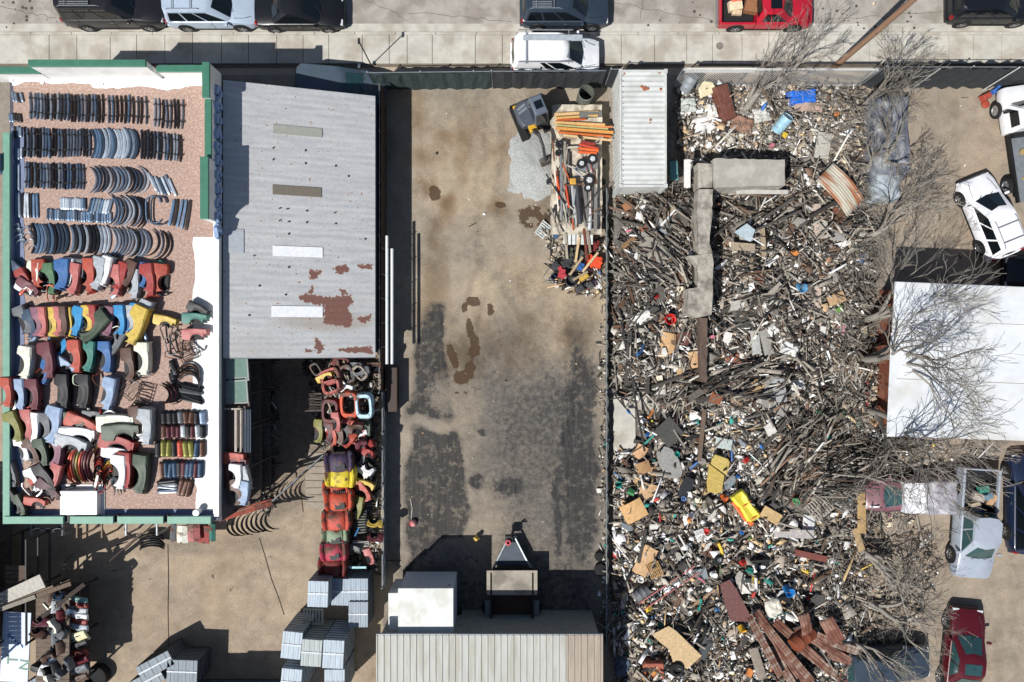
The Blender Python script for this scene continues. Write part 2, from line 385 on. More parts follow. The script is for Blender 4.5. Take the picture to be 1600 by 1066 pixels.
# inspection cover on the pavement
t = MB(); t.lathe([(.19, .1), (.19, .115), (.15, .117), (.13, .112), (.06, .112), (.05, .118), (.0, .118)], 24)
tag(t.build('manhole_cover', mat('cast_iron', '77736c', rough=.7), loc=P(1123, 74)), 'small round iron access cover set in the pavement slabs', 'manhole cover')

rq = random.Random(8); m = MB()
for x0, y0, x1, y1 in [(640, 20, 800, 34), (960, 5, 1120, 34), (1290, 32, 1470, 20), (560, -5, 640, 34), (1000, 30, 1010, -20), (0, 10, 90, 30)]:
    n_ = 14; m.tube([P(x0+(x1-x0)*i/n_+rq.uniform(-2, 2), y0+(y1-y0)*i/n_+rq.uniform(-2.5, 2.5), .008) for i in range(n_+1)], .013, 4)
tag(m.build('road_crack', mat('crack_tar', '6a645c', rough=1)), kind='structure')
m = MB()
for i in range(60):
    p = P(rq.choice([rq.gauss(1050, 40), rq.gauss(1330, 30), rq.gauss(30, 30), rq.gauss(1410, 30)]), rq.uniform(2, 46), .012); m.lathe([(rq.uniform(.02, .09), 0), (0, .002)], 7, p)
tag(m.build('road_stain', mat('oil_spot', '4c463f', rough=.8)), kind='structure')
# ------------------------------------------------------------------ left brick building with gravel roof
M_GRAVEL = mat('roof_gravel', 'a58a7c', rough=.95, scale=22, var=.42, bump=.6, bscale=40, col2='b59e92')
M_WHITE = mat('white_membrane', 'e9e9e6', rough=.6, scale=2, var=.05, col2='dcdcd8')
M_GREEN = mat('green_metal_cap', '3f7560', rough=.5, scale=3, var=.15, metal=.1)
M_LGREEN = mat('faded_green_cap', '6f9c88', rough=.55, scale=3, var=.15)
M_BRICK = mat('building_wall_paint', '50505a', rough=.85, scale=3, var=.25)
M_BLUEG = mat('blue_grey_render', '75809a', rough=.8, scale=3, var=.15)
bx0, bx1 = -22.75, -13.15; by0, by1 = -8.15, 12.1; RZ = 4.62
gb = thing('flat_roof_building', 'long flat building with pink gravel roof and green edging, covered in car parts', 'building', ((bx0+bx1)/2, (by0+by1)/2, 0))
gc = gb.location.copy()
def bl(m):  # shift a builder given in world coordinates into the building's own frame
    m.v = [(v[0]-gc.x, v[1]-gc.y, v[2]) for v in m.v]; return m
b = MB(); b.prism([(bx0, by0), (bx1, by0), (bx1, by1), (bx0, by1)], 0, RZ-.05); bl(b).build('wall', M_BRICK, gb)
b = MB(); b.prism([(bx0+.2, by0+.2), (bx1-.2, by0+.2), (bx1-.2, by1-.2), (bx0+.2, by1-.2)], RZ-.04, RZ); rf = bl(b).build('roof', M_GRAVEL, gb)
# white membrane border, ragged inner edge
def ragged(pts_outer, pts_inner, z):
    m = MB(); n = len(pts_inner)
    vs = [(*p, z) for p in pts_outer] + [(*p, z) for p in pts_inner]
    m.add(vs, [(i, i+1, n+i+1, n+i) for i in range(n-1)]); return m
n = 70; xs = [bx0+.15+(bx1-bx0-.3)*i/(n-1) for i in range(n)]
m = ragged([(x, by1-.2) for x in xs], [(x, by1-.42-.5*(float(fbm(np.array([x*40]), np.array([3.]), 40, 2, 5)[0])-.4)-(.15 if x > -19 else 0)) for x in xs][::1], RZ+.012)
m.f = [f[::-1] for f in m.f]; bl(m).build('membrane_strip', M_WHITE, gb)
ys = [by0+.1+(4.6-by0)*i/(n-1) for i in range(n)]
m = ragged([(bx1-.15, y) for y in ys], [(bx1-.95-.5*float(fbm(np.array([y*40]), np.array([9.]), 50, 5, 4)[0])+(0 if y < 2.4 else .0), y) for y in ys], RZ+.016)
bl(m).build('membrane_strip', M_WHITE, gb)
ys = [by0+.1+(9.5-by0)*i/(n-1) for i in range(n)]
m = ragged([(bx0+.1, y) for y in ys], [(bx0+.55+.25*float(fbm(np.array([y*40]), np.array([19.]), 40, 5, 4)[0]), y) for y in ys], RZ+.014)
m.f = [f[::-1] for f in m.f]; bl(m).build('membrane_strip', M_BLUEG, gb)
xs = [bx0+.15+(bx1-bx0-.3)*i/(n-1) for i in range(n)]
m = ragged([(x, by0+.1) for x in xs], [(x, by0+.42+.2*float(fbm(np.array([x*40]), np.array([29.]), 40, 5, 4)[0])) for x in xs], RZ+.02)
bl(m).build('membrane_strip', M_BLUEG, gb)
# parapets: walls with metal caps
def parapet(x0, y0, x1, y1, z, cap, wall=M_WHITE, capw=.12):
    m = MB(); m.box(((x0+x1)/2, (y0+y1)/2, (RZ-.3+z-.06)/2), (abs(x1-x0)+.0, abs(y1-y0)+.0, z-.06-(RZ-.3))); bl(m).build('parapet', wall, gb)
    m = MB(); m.box(((x0+x1)/2, (y0+y1)/2, z), (abs(x1-x0)+capw*.45, abs(y1-y0)+capw*.45, .11)); bl(m).build('parapet_cap', cap, gb, bevel=.015)
def X5(px, z): return (px-800)*(H-z)/H/30
zc = 5.9
parapet(X5(-40, zc), by1-.28, X5(50, zc), by1-.03, 5.35, M_GREEN)
parapet(X5(52, zc), by1-.27, X5(232, zc), by1-.02, 6.1, M_GREEN)
parapet(X5(240, zc), by1-.28, bx1-.3, by1-.03, 5.55, M_GREEN)
parapet(bx1-.29, 10.6, bx1-.02, by1-.0, 5.8, M_GREEN)
parapet(bx1-.27, 8.0, bx1-.03, 10.55, 5.6, M_GREEN)
parapet(bx1-.31, 5.3, bx1-.0, 7.95, 5.95, M_GREEN)
parapet(bx1-.22, by0+.3, bx1-.01, 5.25, 4.85, M_WHITE)
parapet(bx0+.02, by0, bx0+.28, 9.3, 4.95, M_LGREEN, M_BLUEG)
for a, c in ((10, 100), (112, 178), (186, 256), (264, 330)):
    parapet(X5(a, 5), by0+.02, X5(c, 5), by0+.3, 5.0, M_LGREEN, M_BLUEG)
for a in (104, 181, 259):
    m = MB(); m.box((X5(a, 5), by0+.18, 4.8), (.16, .34, .2)); bl(m).build('scupper', M_DARK, gb)
# roof hatch and vents
m = MB(); m.box((0, 0, .16), (1.72, 1.12, .32), taper=.97)
ht = m.build('roof_hatch', M_WHITE, None, bevel=.03); hp = P(131, 783, RZ); ht.location = (hp.x-gc.x, hp.y-gc.y, RZ+.02); ht.parent = gb
m = MB(); m.box((0, 0, 0), (2.0, 1.42, .03)); q = m.build('hatch_flashing', M_WHITE, gb); q.location = (hp.x-gc.x, hp.y-gc.y+.06, RZ+.03)
for px, py in [(160, 133), (68, 130), (20, 127)]:
    m = MB(); m.lathe([(.1, 0), (.09, .07), (0, .08)], 9); p = P(px, py, RZ); m.build('membrane_patch', M_WHITE, gb, loc=(p.x-gc.x, p.y-gc.y, RZ))
m = MB(); m.lathe([(.13, 0), (.13, .3), (.17, .32), (.15, .4), (0, .42)], 14); p = P(313, 798, RZ); m.build('vent_pipe', M_WHITE, gb, smooth=40, loc=(p.x-gc.x, p.y-gc.y, RZ))
# awning over the pavement on the street side
m = MB()
for i in range(22):
    z0 = 3.15-.012*(i % 2)
    x0 = X5(86, 3.5)+i*.318; m.box((x0+.155, by1+.52, z0), (.31, 1.04, .03), rot=(R(-6), 0, 0), mi=(0 if i in (1, 2, 4, 5, 7, 12, 16, 19, 21) else 1))
bl(m).build('awning', [mat('rusty_awning', '9c938e', rough=.6, metal=.2, col2='6e463a', scale=3), mat('rusted_awning_sheet', '7d5146', rough=.8, col2='a79f9a', scale=2.4)], gb)
# graffiti on the side wall: thick dark scribbled letters with a pale outline
m = MB(); rr = random.Random(5)
for k, yy in enumerate(np.arange(4.9, 11.7, .62)):
    zc_ = 3.95; pts = []
    a0 = rr.uniform(0, 6)
    for j in range(9):
        a = a0 + j*.75; rad = .26*(1 - .35*(j % 3 == 0))
        pts.append((bx1+.012, yy+rad*math.cos(a)*1.05, 5.0-.0+rad*1.0*math.sin(a)))
    m2 = [(p[0]+.02, p[1], p[2]) for p in pts]
    m.tube(pts, .115, 5, 1); m.tube(m2, .082, 5, 0)
bl(m).build('graffiti', [mat('graffiti_black', '131216', rough=.6), mat('graffiti_pale_blue', '8fa6c8', rough=.6)], gb)

# ------------------------------------------------------------------ metal-roofed lean-to shed
def tin_material():
    m = bpy.data.materials.new('galvanised_roofing'); m.use_nodes = True; nt = m.node_tree; n = nt.nodes; l = nt.links
    b = n['Principled BSDF']; b.inputs['Roughness'].default_value = .55; b.inputs['Metallic'].default_value = .15
    tc = n.new('ShaderNodeTexCoord'); mp = n.new('ShaderNodeMapping'); mp.inputs['Scale'].default_value = (.35, 3, 1); l.new(tc.outputs['Object'], mp.inputs[0])
    nz = n.new('ShaderNodeTexNoise'); nz.inputs['Scale'].default_value = 1.6; nz.inputs['Detail'].default_value = 8; l.new(mp.outputs[0], nz.inputs['Vector'])
    n2 = n.new('ShaderNodeTexNoise'); n2.inputs['Scale'].default_value = 7; n2.inputs['Detail'].default_value = 8; l.new(tc.outputs['Object'], n2.inputs['Vector'])
    mk = n.new('ShaderNodeAttribute'); mk.attribute_name = 'Mask'; sp = n.new('ShaderNodeSeparateColor'); l.new(mk.outputs['Color'], sp.inputs[0])
    def mr(v, a, c, d, e):
        q = n.new('ShaderNodeMapRange'); q.inputs[1].default_value = a; q.inputs[2].default_value = c; q.inputs[3].default_value = d; q.inputs[4].default_value = e; l.new(v, q.inputs[0]); return q.outputs[0]
    def mix(f, a, c):
        q = n.new('ShaderNodeMix'); q.data_type = 'RGBA'; l.new(f, q.inputs[0])
        for i, v in ((6, a), (7, c)):
            if isinstance(v, str): q.inputs[i].default_value = (*lin(v), 1)
            else: l.new(v, q.inputs[i])
        return q.outputs[2]
    base = mix(mr(nz.outputs[0], .35, .65, 0, 1), 'b4b5b6', 'c3c4c4')
    ad = n.new('ShaderNodeMath'); ad.operation = 'ADD'; l.new(sp.outputs[0], ad.inputs[0]); l.new(mr(n2.outputs[0], .2, .8, -.75, .75), ad.inputs[1])
    ad2 = n.new('ShaderNodeMath'); ad2.operation = 'ADD'; l.new(sp.outputs[1], ad2.inputs[0]); l.new(mr(nz.outputs[0], .2, .8, -.4, .4), ad2.inputs[1])
    base = mix(mr(ad2.outputs[0], .3, .9, 0, .6), base, 'a3978a')
    base = mix(mr(ad.outputs[0], .34, .44, 0, .7), base, 'ab8f73')
    base = mix(mr(ad.outputs[0], .46, .52, 0, 1), base, '7b574d')
    wv = n.new('ShaderNodeTexWave'); wv.bands_direction = 'Y'; wv.inputs['Scale'].default_value = 1.3; wv.inputs['Distortion'].default_value = .1; l.new(tc.outputs['Object'], wv.inputs['Vector'])
    q = n.new('ShaderNodeVectorMath'); q.operation = 'SCALE'; l.new(base, q.inputs[0]); l.new(mr(n2.outputs[0], .3, .7, .9, 1.08), q.inputs['Scale']); l.new(q.outputs[0], b.inputs['Base Color'])
    bp = n.new('ShaderNodeBump'); bp.inputs['Strength'].default_value = .12; bp.inputs['Distance'].default_value = .01; l.new(wv.outputs[0], bp.inputs['Height']); l.new(bp.outputs[0], b.inputs['Normal'])
    return m
sx0, sx1, sy0, sy1 = -13.12, -6.62, -.78, 11.86
def shed_z(x): return 4.5 + (x-sx0)/(sx1-sx0)*(2.45-4.5)
def SP(px, py):   # point on the sloping shed roof seen at this pixel
    z = 3.5
    for _ in range(12):
        p = P(px, py, z); z = shed_z(p.x)
    return P(px, py, z)
shed = thing('lean_to_shed', 'grey corrugated metal roofed lean-to shed with rust patches beside the gravel roofed building', 'shed', (-9.9, 5.5, 0))
so = shed.location.copy()
nx, ny = 130, 240; xs = np.linspace(sx0, sx1, nx); ys = np.linspace(sy0, sy1, ny); X, Y = np.meshgrid(xs, ys)
Z = 4.5 + (X-sx0)/(sx1-sx0)*(2.45-4.5)
V = np.stack([X-so.x, Y-so.y, Z + .003*np.sin(Y*2*math.pi/.3)], -1).reshape(-1, 3)
i = (np.arange(ny-1)[:, None]*nx + np.arange(nx-1)[None, :]).ravel(); F = np.stack([i, i+1, i+nx+1, i+nx], -1)
me = bpy.data.meshes.new('roof'); me.from_pydata(V.tolist(), [], F.tolist()); me.materials.append(tin_material())
PX = 800 + X*30*H/(H-Z); PY = 533 - Y*30*H/(H-Z)
K = np.zeros(X.shape)
for poly in ([(466, 462), (480, 460), (520, 465), (548, 460), (552, 470), (545, 482), (552, 500), (546, 512), (520, 508), (506, 505), (508, 478), (485, 474), (470, 470)],
             [(484, 422), (503, 424), (494, 437), (484, 434)], [(520, 420), (540, 412), (548, 422), (533, 430)], [(560, 415), (582, 414), (580, 420), (563, 421)], [(484, 450), (490, 448), (489, 459), (482, 458)], [(532, 452), (541, 454), (541, 461), (533, 461)],
             [(494, 526), (508, 542), (498, 552), (492, 543)], [(478, 546), (490, 548), (486, 551), (478, 550)], [(524, 546), (545, 543), (582, 542), (582, 552), (548, 551), (535, 549)], [(560, 498), (580, 492), (580, 502), (565, 504)]):
    K = np.maximum(K, np.clip(sdf(poly, PX, PY)/6 + .5, 0, 1))
G2 = np.clip(ell(PX, PY, 500, 502, 70, 12, 0, 1) + .5*ell(PX, PY, 400, 540, 60, 25, 0, 1) + .4*ell(PX, PY, 540, 500, 60, 60, 0, 1), 0, 1)
a = me.attributes.new('Mask', 'FLOAT_COLOR', 'POINT'); a.data.foreach_set('color', np.stack([K, G2, K*0, K*0+1], -1).ravel())
me.polygons.foreach_set('use_smooth', [True]*len(F))
o = bpy.data.objects.new('roof', me); COL.objects.link(o); o.parent = shed
b = MB(); b.prism([(sx0+.02, sy0+.12), (sx1-.1, sy0+.12), (sx1-.1, sy1-.12), (sx0+.02, sy1-.12)], 0, [0]*4)
b = MB(); pl = [(sx0+.02-so.x, sy1-.2-so.y), (sx1-.1-so.x, sy1-.2-so.y), (sx1-.1-so.x, sy1-.1-so.y), (sx0+.02-so.x, sy1-.1-so.y)]
b.prism(pl, 0, [2.4, 2.4, 4.4, 4.4] if 0 else [4.4, 2.4, 2.4, 4.4]); b.build('front_wall', M_BRICK, shed)
b = MB(); b.box((sx1-.15-so.x, (sy0+sy1)/2-so.y, 1.2), (.1, sy1-sy0-.45, 2.36)); b.build('side_wall', M_BRICK, shed)
for yy in (sy0+.1, 2.4, 5.5, 8.6):
    for xx in (-12.9, -10.6, -8.6):
        b = MB(); b.box((xx-so.x, yy-so.y, shed_z(xx)/2-.04), (.12, .12, shed_z(xx)-.08)); b.build('post', M_DARK, shed)
b = MB(); b.prism([(sx0-so.x+.02, sy0-.03-so.y), (sx1-so.x, sy0-.03-so.y), (sx1-so.x, sy0+.0-so.y), (sx0-so.x+.02, sy0+.0-so.y)], 2.25, [4.48, 2.43, 2.43, 4.48]); 
b = MB(); b.tube([(sx0+.05-so.x, sy0-so.y, 4.46), (sx1-so.x, sy0-so.y, 2.41)], .035, 5); b.build('eave_trim', M_STEEL, shed)
def patch(x0, y0, x1, y1, col, rib=True, dz=.035, lab=None, rough=.5):
    a, c = SP(x0, y0), SP(x1, y1); m = MB(); n = 26; dy = (c.y-a.y)/n
    for i in range(n):
        ya, yb = a.y+dy*i, a.y+dy*(i+1); zz = dz + (.006 if rib and i % 2 else 0)
        m.add([(a.x-so.x, ya-so.y, shed_z(a.x)+zz), (c.x-so.x, ya-so.y, shed_z(c.x)+zz), (c.x-so.x, yb-so.y, shed_z(c.x)+(dz + (.006 if rib and (i+1) % 2 else 0))), (a.x-so.x, yb-so.y, shed_z(a.x)+(dz + (.006 if rib and (i+1) % 2 else 0)))], [(3, 2, 1, 0)])
    o = m.build('roof_panel', mat('panel_'+col, col, rough=rough, scale=6, var=.12), shed)
    if lab: o['label'] = lab
patch(428, 195, 504, 216, '9a9b92', lab='cloudy grey translucent roof panel'); patch(427, 289, 503, 309, '736b5e', lab='brown weathered translucent roof panel')
patch(427, 384, 505, 403, 'e6e8ea', lab='upper clean white roof panel'); patch(425, 478, 505, 496, 'e6e8ea', lab='clean white roof panel'); patch(358, 358, 382, 396, 'a8aeb4')
rr = random.Random(3)
for px, py in [(428, 232), (478, 236), (428, 250), (478, 256), (525, 260), (438, 326), (450, 327), (480, 330), (524, 333), (438, 345), (452, 347), (480, 348), (525, 350), (452, 366), (545, 276), (398, 400), (406, 447), (390, 493), (452, 418), (447, 461), (571, 374)]:
    p = SP(px, py); b = MB(); b.box((p.x-so.x, p.y-so.y, p.z+.03), (.09, .05, .04), rot=(0, 0, rr.uniform(0, 3))); b.build('roof_screw_cap', M_DARK, shed)

# ------------------------------------------------------------------ white building at right, ribbed building at the bottom
wb = thing('white_roof_building', 'building with a plain white low-pitched roof and brick side wall at right', 'building', (23.5, -.95, 0))
wo = wb.location
def Q(px, py, z): p = P(px, py, z); return (p.x-wo.x, p.y-wo.y)
rw = [Q(1398, 440, 3.9), Q(1760, 455, 3.9), Q(1760, 694, 3.9), Q(1386, 682, 3.9)]
ed = MB(); ed.prism(rw, 3.78, 3.9); ed.build('roof', mat('white_roof_coating', 'd2d5d8', rough=.6, scale=.9, var=.1, col2='c3c4c0'), wb, bevel=.03)
iw = [(p[0]+(1.35 if i in (0, 3) else -.3), p[1]+(-.15 if i < 2 else .15)) for i, p in enumerate(rw)]
m = MB(); m.prism(iw, 0, 3.77); m.build('wall', mat('red_brown_brick', '74422f', rough=.9, scale=4, var=.35, col2='8a5a44', bump=.4), wb)
for ya in (500, 592):
    a = Q(1400, ya, 3.9); c = Q(1755, ya+14, 3.9); m = MB(); m.tube([(a[0], a[1], 3.905), (c[0], c[1], 3.905)], .02, 4); m.build('roof_seam', mat('seam_grey', 'b9b4ac', rough=.7), wb)
m = MB(); a = Q(1394, 520, 3.9); c = Q(1387, 678, 3.9); m.tube([(a[0]-.02, a[1], 3.9), (c[0]-.02, c[1], 3.9)], .06, 6); m.build('gutter', mat('gutter_white', 'c8ccce', rough=.5), wb)
cb = thing('ribbed_roof_building', 'building with pale grey standing seam metal roof at the bottom edge of the lot', 'building', (-1, -17.5, 0))
x0, x1, yN = P(588, 0, 3.4).x, P(942, 0, 3.4).x, P(0, 992, 3.4).y; yS = -22
M_TIN2 = mat('pale_roof_metal', 'aeaea8', rough=.6, metal=.0, scale=2.2, var=.12, col2='a3a196', stretch=(3, .4, 1)); M_TIN3 = mat('tan_roof_metal', 'a39686', rough=.6, scale=2.2, var=.12, col2='968a7c', stretch=(3, .4, 1))
xt = P(885, 0, 3.4).x
for nm, a, c, mm in (('roof', x0, xt, M_TIN2), ('roof', xt+.003, x1, M_TIN3)):
    m = MB(); m.prism([(a+1, yS+17.5), (c+1, yS+17.5), (c+1, yN+17.5), (a+1, yN+17.5)], 3.3, 3.4)
    k = a+.05
    while k < c-.02:
        m.box((k+1, (yS+yN)/2+17.5, 3.415), (.035, yN-yS, .045)); k += .305
    m.build(nm, mm, cb)
m = MB(); m.prism([(x0+1.15, yS+17.6), (x1+.85, yS+17.6), (x1+.85, yN+17.35), (x0+1.15, yN+17.35)], 0, 3.29); m.build('wall', mat('shed_wall_grey', '8f8f8a', rough=.8), cb)
m = MB(); m.box(((x0+x1)/2+1, yN+17.52, 3.33), (x1-x0, .06, .12)); m.build('eave_trim', M_STEEL, cb)

# ------------------------------------------------------------------ fences
M_MESHF = mat('black_screen_fabric', '2c3033', rough=.9, scale=3, var=.3, bump=.5, bscale=6)
M_TEALF = mat('dark_green_screen_fabric', '2b3a3a', rough=.9, scale=3, var=.3, bump=.5, bscale=6)
def fence(label, px0, px1, py0, py1, h, m, wig=.03, posts=2.6, rail=True, group=None, cap=None):
    a, c = P(px0, py0), P(px1, py1); t = thing('screened_fence', label, 'fence', a, math.atan2(c.y-a.y, c.x-a.x), group); L = (c-a).length
    n = max(4, int(L*5)); b = MB(); rg = [[(L*i/n, wig*math.sin(i*1.7)+rnd.uniform(-wig, wig), z) for z in (0.02, h*.35, h*.7, h-.03)] for i in range(n+1)]
    b.loft(rg, cap=False, closed=False); b.build('screen_panel', m, t, solid=.015)
    k = 0
    while k <= L+.01:
        q = MB(); q.tube([(k, .06, 0), (k, .06, h+.08)], .03, 6); q.lathe([(.045, h+.06), (.045, h+.12), (0, h+.15)], 8, (k, .06, 0)); q.build('post', M_STEEL, t); k += posts
    q = MB(); q.tube([(0, .06, h), (L, .06, h)], .022, 6); q.build('top_rail', cap or M_STEEL, t); return t
fence('dark green screened fence at the top left corner of the dirt lot', 588, 768, 141, 139, 2.1, M_TEALF)
fence('black screened rolling gate fence in front of the dirt lot, right of the green screen', 770, 938, 139, 138, 2.1, M_MESHF, posts=1.95)
fence('long black screened fence at top right between the driveway and pavement', 1342, 1730, 137, 138, 2.5, M_MESHF, wig=.06, posts=4.2)
fence('short black screened fence beside the white shipping container', 945, 965, 137, 137, 2.2, M_MESHF, posts=.6)
fence('grey sheet fence along the west edge of the dirt lot', 606, 606, 905, 610, 1.15, mat('grey_sheet_fence', '69727a', rough=.6, metal=.2, var=.2), wig=.01)
fence('brown board fence along the west edge of the dirt lot by the shed', 604, 604, 610, 150, 1.6, mat('brown_fence_boards', '4a3a30', rough=.9, var=.3), wig=.01)
fence('black screened fence between the dirt lot and the junk lot', 946, 946, 1000, 300, .8, mat('grey_green_screen', '6a6c66', rough=.9, var=.35), wig=.03)
# white slatted fence behind the front junk heap
wf = thing('slatted_fence', 'white slatted metal fence along the pavement behind the junk heap', 'fence', P(1050, 138), 0)
Lf = 285/30; m = MB()
for i in range(int(Lf/.13)):
    m.box((i*.13, 0, 1.15), (.03, .012, 2.2), rot=(0, R(9), 0))
m.build('slat', mat('white_slats', 'b9b9b6', rough=.5, var=.1), wf)
m = MB(); m.box((Lf/2, .04, 2.28), (Lf, .1, .07)); m.box((Lf/2, .04, .25), (Lf, .05, .05)); m.build('top_rail', mat('white_slats', None), wf)
m = MB(); m.box((Lf/2-2.9, .02, 2.24), (3.3, .03, .5)); m.build('banner_board', M_WHITE, wf)
for i in range(4):
    m = MB(); m.tube([(i*Lf/3, .06, 0), (i*Lf/3, .06, 2.4)], .04, 6); m.build('post', M_STEEL, wf)

# ------------------------------------------------------------------ utility pole and small fence lights
up = thing('utility_pole', 'tall brown wooden utility pole standing between the junk lot and pavement', 'utility pole', P(1300, 108))
m = MB(); m.tube([(0, 0, 0), (.02, 0, 4), (0, .02, 8), (0, 0, 10.5)], [.15, .14, .125, .11], 10); m.build('pole', mat('pole_wood', '8a6c55', rough=.9, scale=3, var=.3, stretch=(6, 6, .4)), up, smooth=50)
m = MB(); m.box((0, 0, 9.9), (2.4, .1, .12)); m.build('crossarm', mat('pole_wood', None), up)
m = MB(); m.tube([(.17, .02, .1), (.17, .02, 7)], .025, 5); m.build('conduit', M_STEEL, up)
def lightpole(px, py, h, label):
    t = thing('fence_light', label, 'lamp', P(px, py)); m = MB(); m.tube([(0, 0, 0), (0, 0, h)], .03, 6); m.build('pole', M_DARK, t)
    m = MB(); m.box((0, 0, h+.05), (.1, .28, .1)); m.build('lamp_head', M_DARK, t, bevel=.02)
lightpole(581, 104, 2.9, 'thin dark lamp pole at the corner of the dirt lot by the pavement')

# ------------------------------------------------------------------ vehicles
def interp(ks, t):
    for i in range(len(ks)-1):
        if t <= ks[i+1][0]:
            a, b_ = ks[i], ks[i+1]; u = (t-a[0])/(b_[0]-a[0]+1e-9); return a[1]+(b_[1]-a[1])*u
    return ks[-1][1]
def wheel(par, x, y, r, side, w=.22):
    t = MB(); t.lathe([(r*.62, -w/2), (r*.94, -w/2), (r, -w*.3), (r, w*.3), (r*.94, w/2), (r*.62, w/2)], 22, (x, y, r), 'y', cap=False)
    t.lathe([(r*.62, -w/2), (r*.62, w/2)], 22, (x, y, r), 'y', cap=False)
    wh = t.build('wheel', M_TYRE, par, smooth=40)
    m = MB(); m.lathe([(r*.62, 0), (r*.62, side*w*.46), (r*.56, side*w*.44), (r*.5, side*w*.30), (r*.16, side*w*.36), (r*.14, side*w*.46), (0, side*w*.46)], 20, (x, y, r), 'y')
    for k in range(5):
        a = 2*math.pi*k/5; m.box((x+math.cos(a)*r*.34, y+side*w*.38, r+math.sin(a)*r*.34), (r*.4, .035, r*.13), rot=(0, -a, 0))
    m.build('rim', M_RIM, wh, smooth=40); return wh
def car(name, label, cat, px, py, deg, L=4.5, W=1.82, Ht=1.7, kind='suv', color='888888', hood=.24, rails=None, sunroof=False, glass=None, belt=None, grp=None, roofcol=None, cross=True, ground=.18):
    t = thing(name, label, cat, P(px, py), R(deg), grp); hl = L/2; bt = belt or {'suv': .98, 'sedan': .88, 'pickup': 1.0, 'van': 1.1}[kind]
    r = {'suv': .36, 'sedan': .32, 'pickup': .38, 'van': .33}[kind]; glass = glass or M_GLASS
    nose = bt*.86 if kind != 'van' else bt*.82
    xc = hl - L*hood                       # cowl
    xr = {'suv': -hl+.12, 'sedan': -hl+L*.2, 'van': -hl+.06, 'pickup': -hl+L*.40}[kind]
    if kind == 'sedan': top = [(-1, bt*.9), (-.62, bt), (xc/hl, bt), (.8, nose), (1, nose*.8)]
    elif kind == 'pickup': top = [(-1, bt), (xc/hl, bt*1.03), (.85, nose*1.04), (1, nose*.9)]
    else: top = [(-1, bt*.95), (-.9, bt), (xc/hl, bt*1.02), (.8, nose), (1, nose*.84)]
    sq = .12 if kind in ('pickup',) else .3
    ts = [-1, -.985, -.955, -.9, -.78, -.6, -.4, -.2, 0, .2, .4, .55, .68, .8, .88, .94, .975, 1]
    if kind == 'pickup': ts = [xr/hl-.01] + [q for q in ts if q > xr/hl+.02]
    rings = []
    for q in ts:
        e = abs(q); hw = W/2
        if e > .75 and not (kind == 'pickup' and q < 0): hw *= 1 - (sq*.35)*((e-.75)/.25)**2 - (sq*.95 if e > .999 else sq*.38 if e > .98 else sq*.14 if e > .96 else 0)
        z = interp(top, q); z0 = ground + (.1 if e > .93 else 0); x = q*hl; bow = .0
        rings.append([(x, -hw*.9, z0), (x, -hw*.985, z0+.12), (x, -hw, z*.55), (x, -hw*.985, z*.82), (x, -hw*.94, z*.95), (x, -hw*.86, z), (x, -hw*.4, z+.025), (x, 0, z+.035), (x, hw*.4, z+.025), (x, hw*.86, z), (x, hw*.94, z*.95), (x, hw*.985, z*.82), (x, hw, z*.55), (x, hw*.985, z0+.12), (x, hw*.9, z0)])
    b = MB(); b.loft(rings); b.build('body', M_PAINT, t, smooth=32, color=color)
    # greenhouse
    rk = {'suv': .13, 'sedan': .62, 'van': .1, 'pickup': .1}[kind]; fk = {'suv': .95, 'sedan': .95, 'van': 1.0, 'pickup': .78}[kind]
    b0 = bt-.03; hb = W/2*.9; ht_ = W/2*(.72 if kind != 'van' else .8)
    def ring(u, z):                        # u=0 belt, 1 roof
        xa = xr + rk*u; xb = xc + .05 - fk*u; h = hb + (ht_-hb)*u; c_ = .1+.1*u; bw = .08*(1)
        return [(xa, -h+c_, z), (xa+c_, -h, z), (xb-c_-.05, -h, z), (xb-.02, -h+c_*1.3, z), (xb+bw, 0, z), (xb-.02, h-c_*1.3, z), (xb-c_-.05, h, z), (xa+c_, h, z), (xa, h-c_, z), (xa-.04, 0, z)]
    rg = [ring(0, b0), ring(.9, b0+(Ht-b0)*.88), ring(1.03, Ht-.03), ring(1.15, Ht)]
    b = MB(); b.loft(rg); b.build('cabin', M_PAINT, t, smooth=38, color=roofcol or color)
    lo, hi = ring(.1, 0), ring(.86, 0); zl, zh = b0+(Ht-b0)*.1, b0+(Ht-b0)*.84
    def pane(nm, pts, off):
        m = MB(); v = [Vector(p)+Vector(off) for p in pts]; m.add(v, [(0, 1, 2, 3)]); o = m.build(nm, glass, t, solid=.012); return o
    def lerp(a, b_, u): return tuple(a[i]+(b_[i]-a[i])*u for i in range(3))
    for sd in (1, -1):
        i1, i2 = (7, 6) if sd > 0 else (1, 2)
        A, B = (lo[i1][0], lo[i1][1], zl), (lo[i2][0], lo[i2][1], zl); C, D = (hi[i2][0], hi[i2][1], zh), (hi[i1][0], hi[i1][1], zh)
        cuts = {'suv': [.03, .3, .34, .64, .68, .99], 'sedan': [.1, .48, .52, .98], 'pickup': [.06, .38, .43, .97], 'van': [.5, .62, .66, .98]}[kind]
        for k in range(0, len(cuts), 2):
            pane('side_window', [lerp(A, B, cuts[k]), lerp(A, B, cuts[k+1]), lerp(D, C, cuts[k+1]*.97), lerp(D, C, cuts[k]*.97+.01)], (0, sd*.016, .005))
        # door handle, mirror, lights
        m = MB(); m.box((xc-L*.24, sd*W/2*.985, bt*.8), (.16, .03, .03))
        m.build('door_handle', M_CHROME, t, color='777777')
        m = MB(); m.box((xc-.22, sd*(W/2+.09), bt+.08), (.13, .2, .14)); m.build('mirror', M_PAINT, t, bevel=.03, color=color)
        m = MB(); m.box((hl*.965, sd*W/2*.68, nose*.76), (.16, W*.17, .13)); m.build('headlight', M_LAMP, t, bevel=.02)
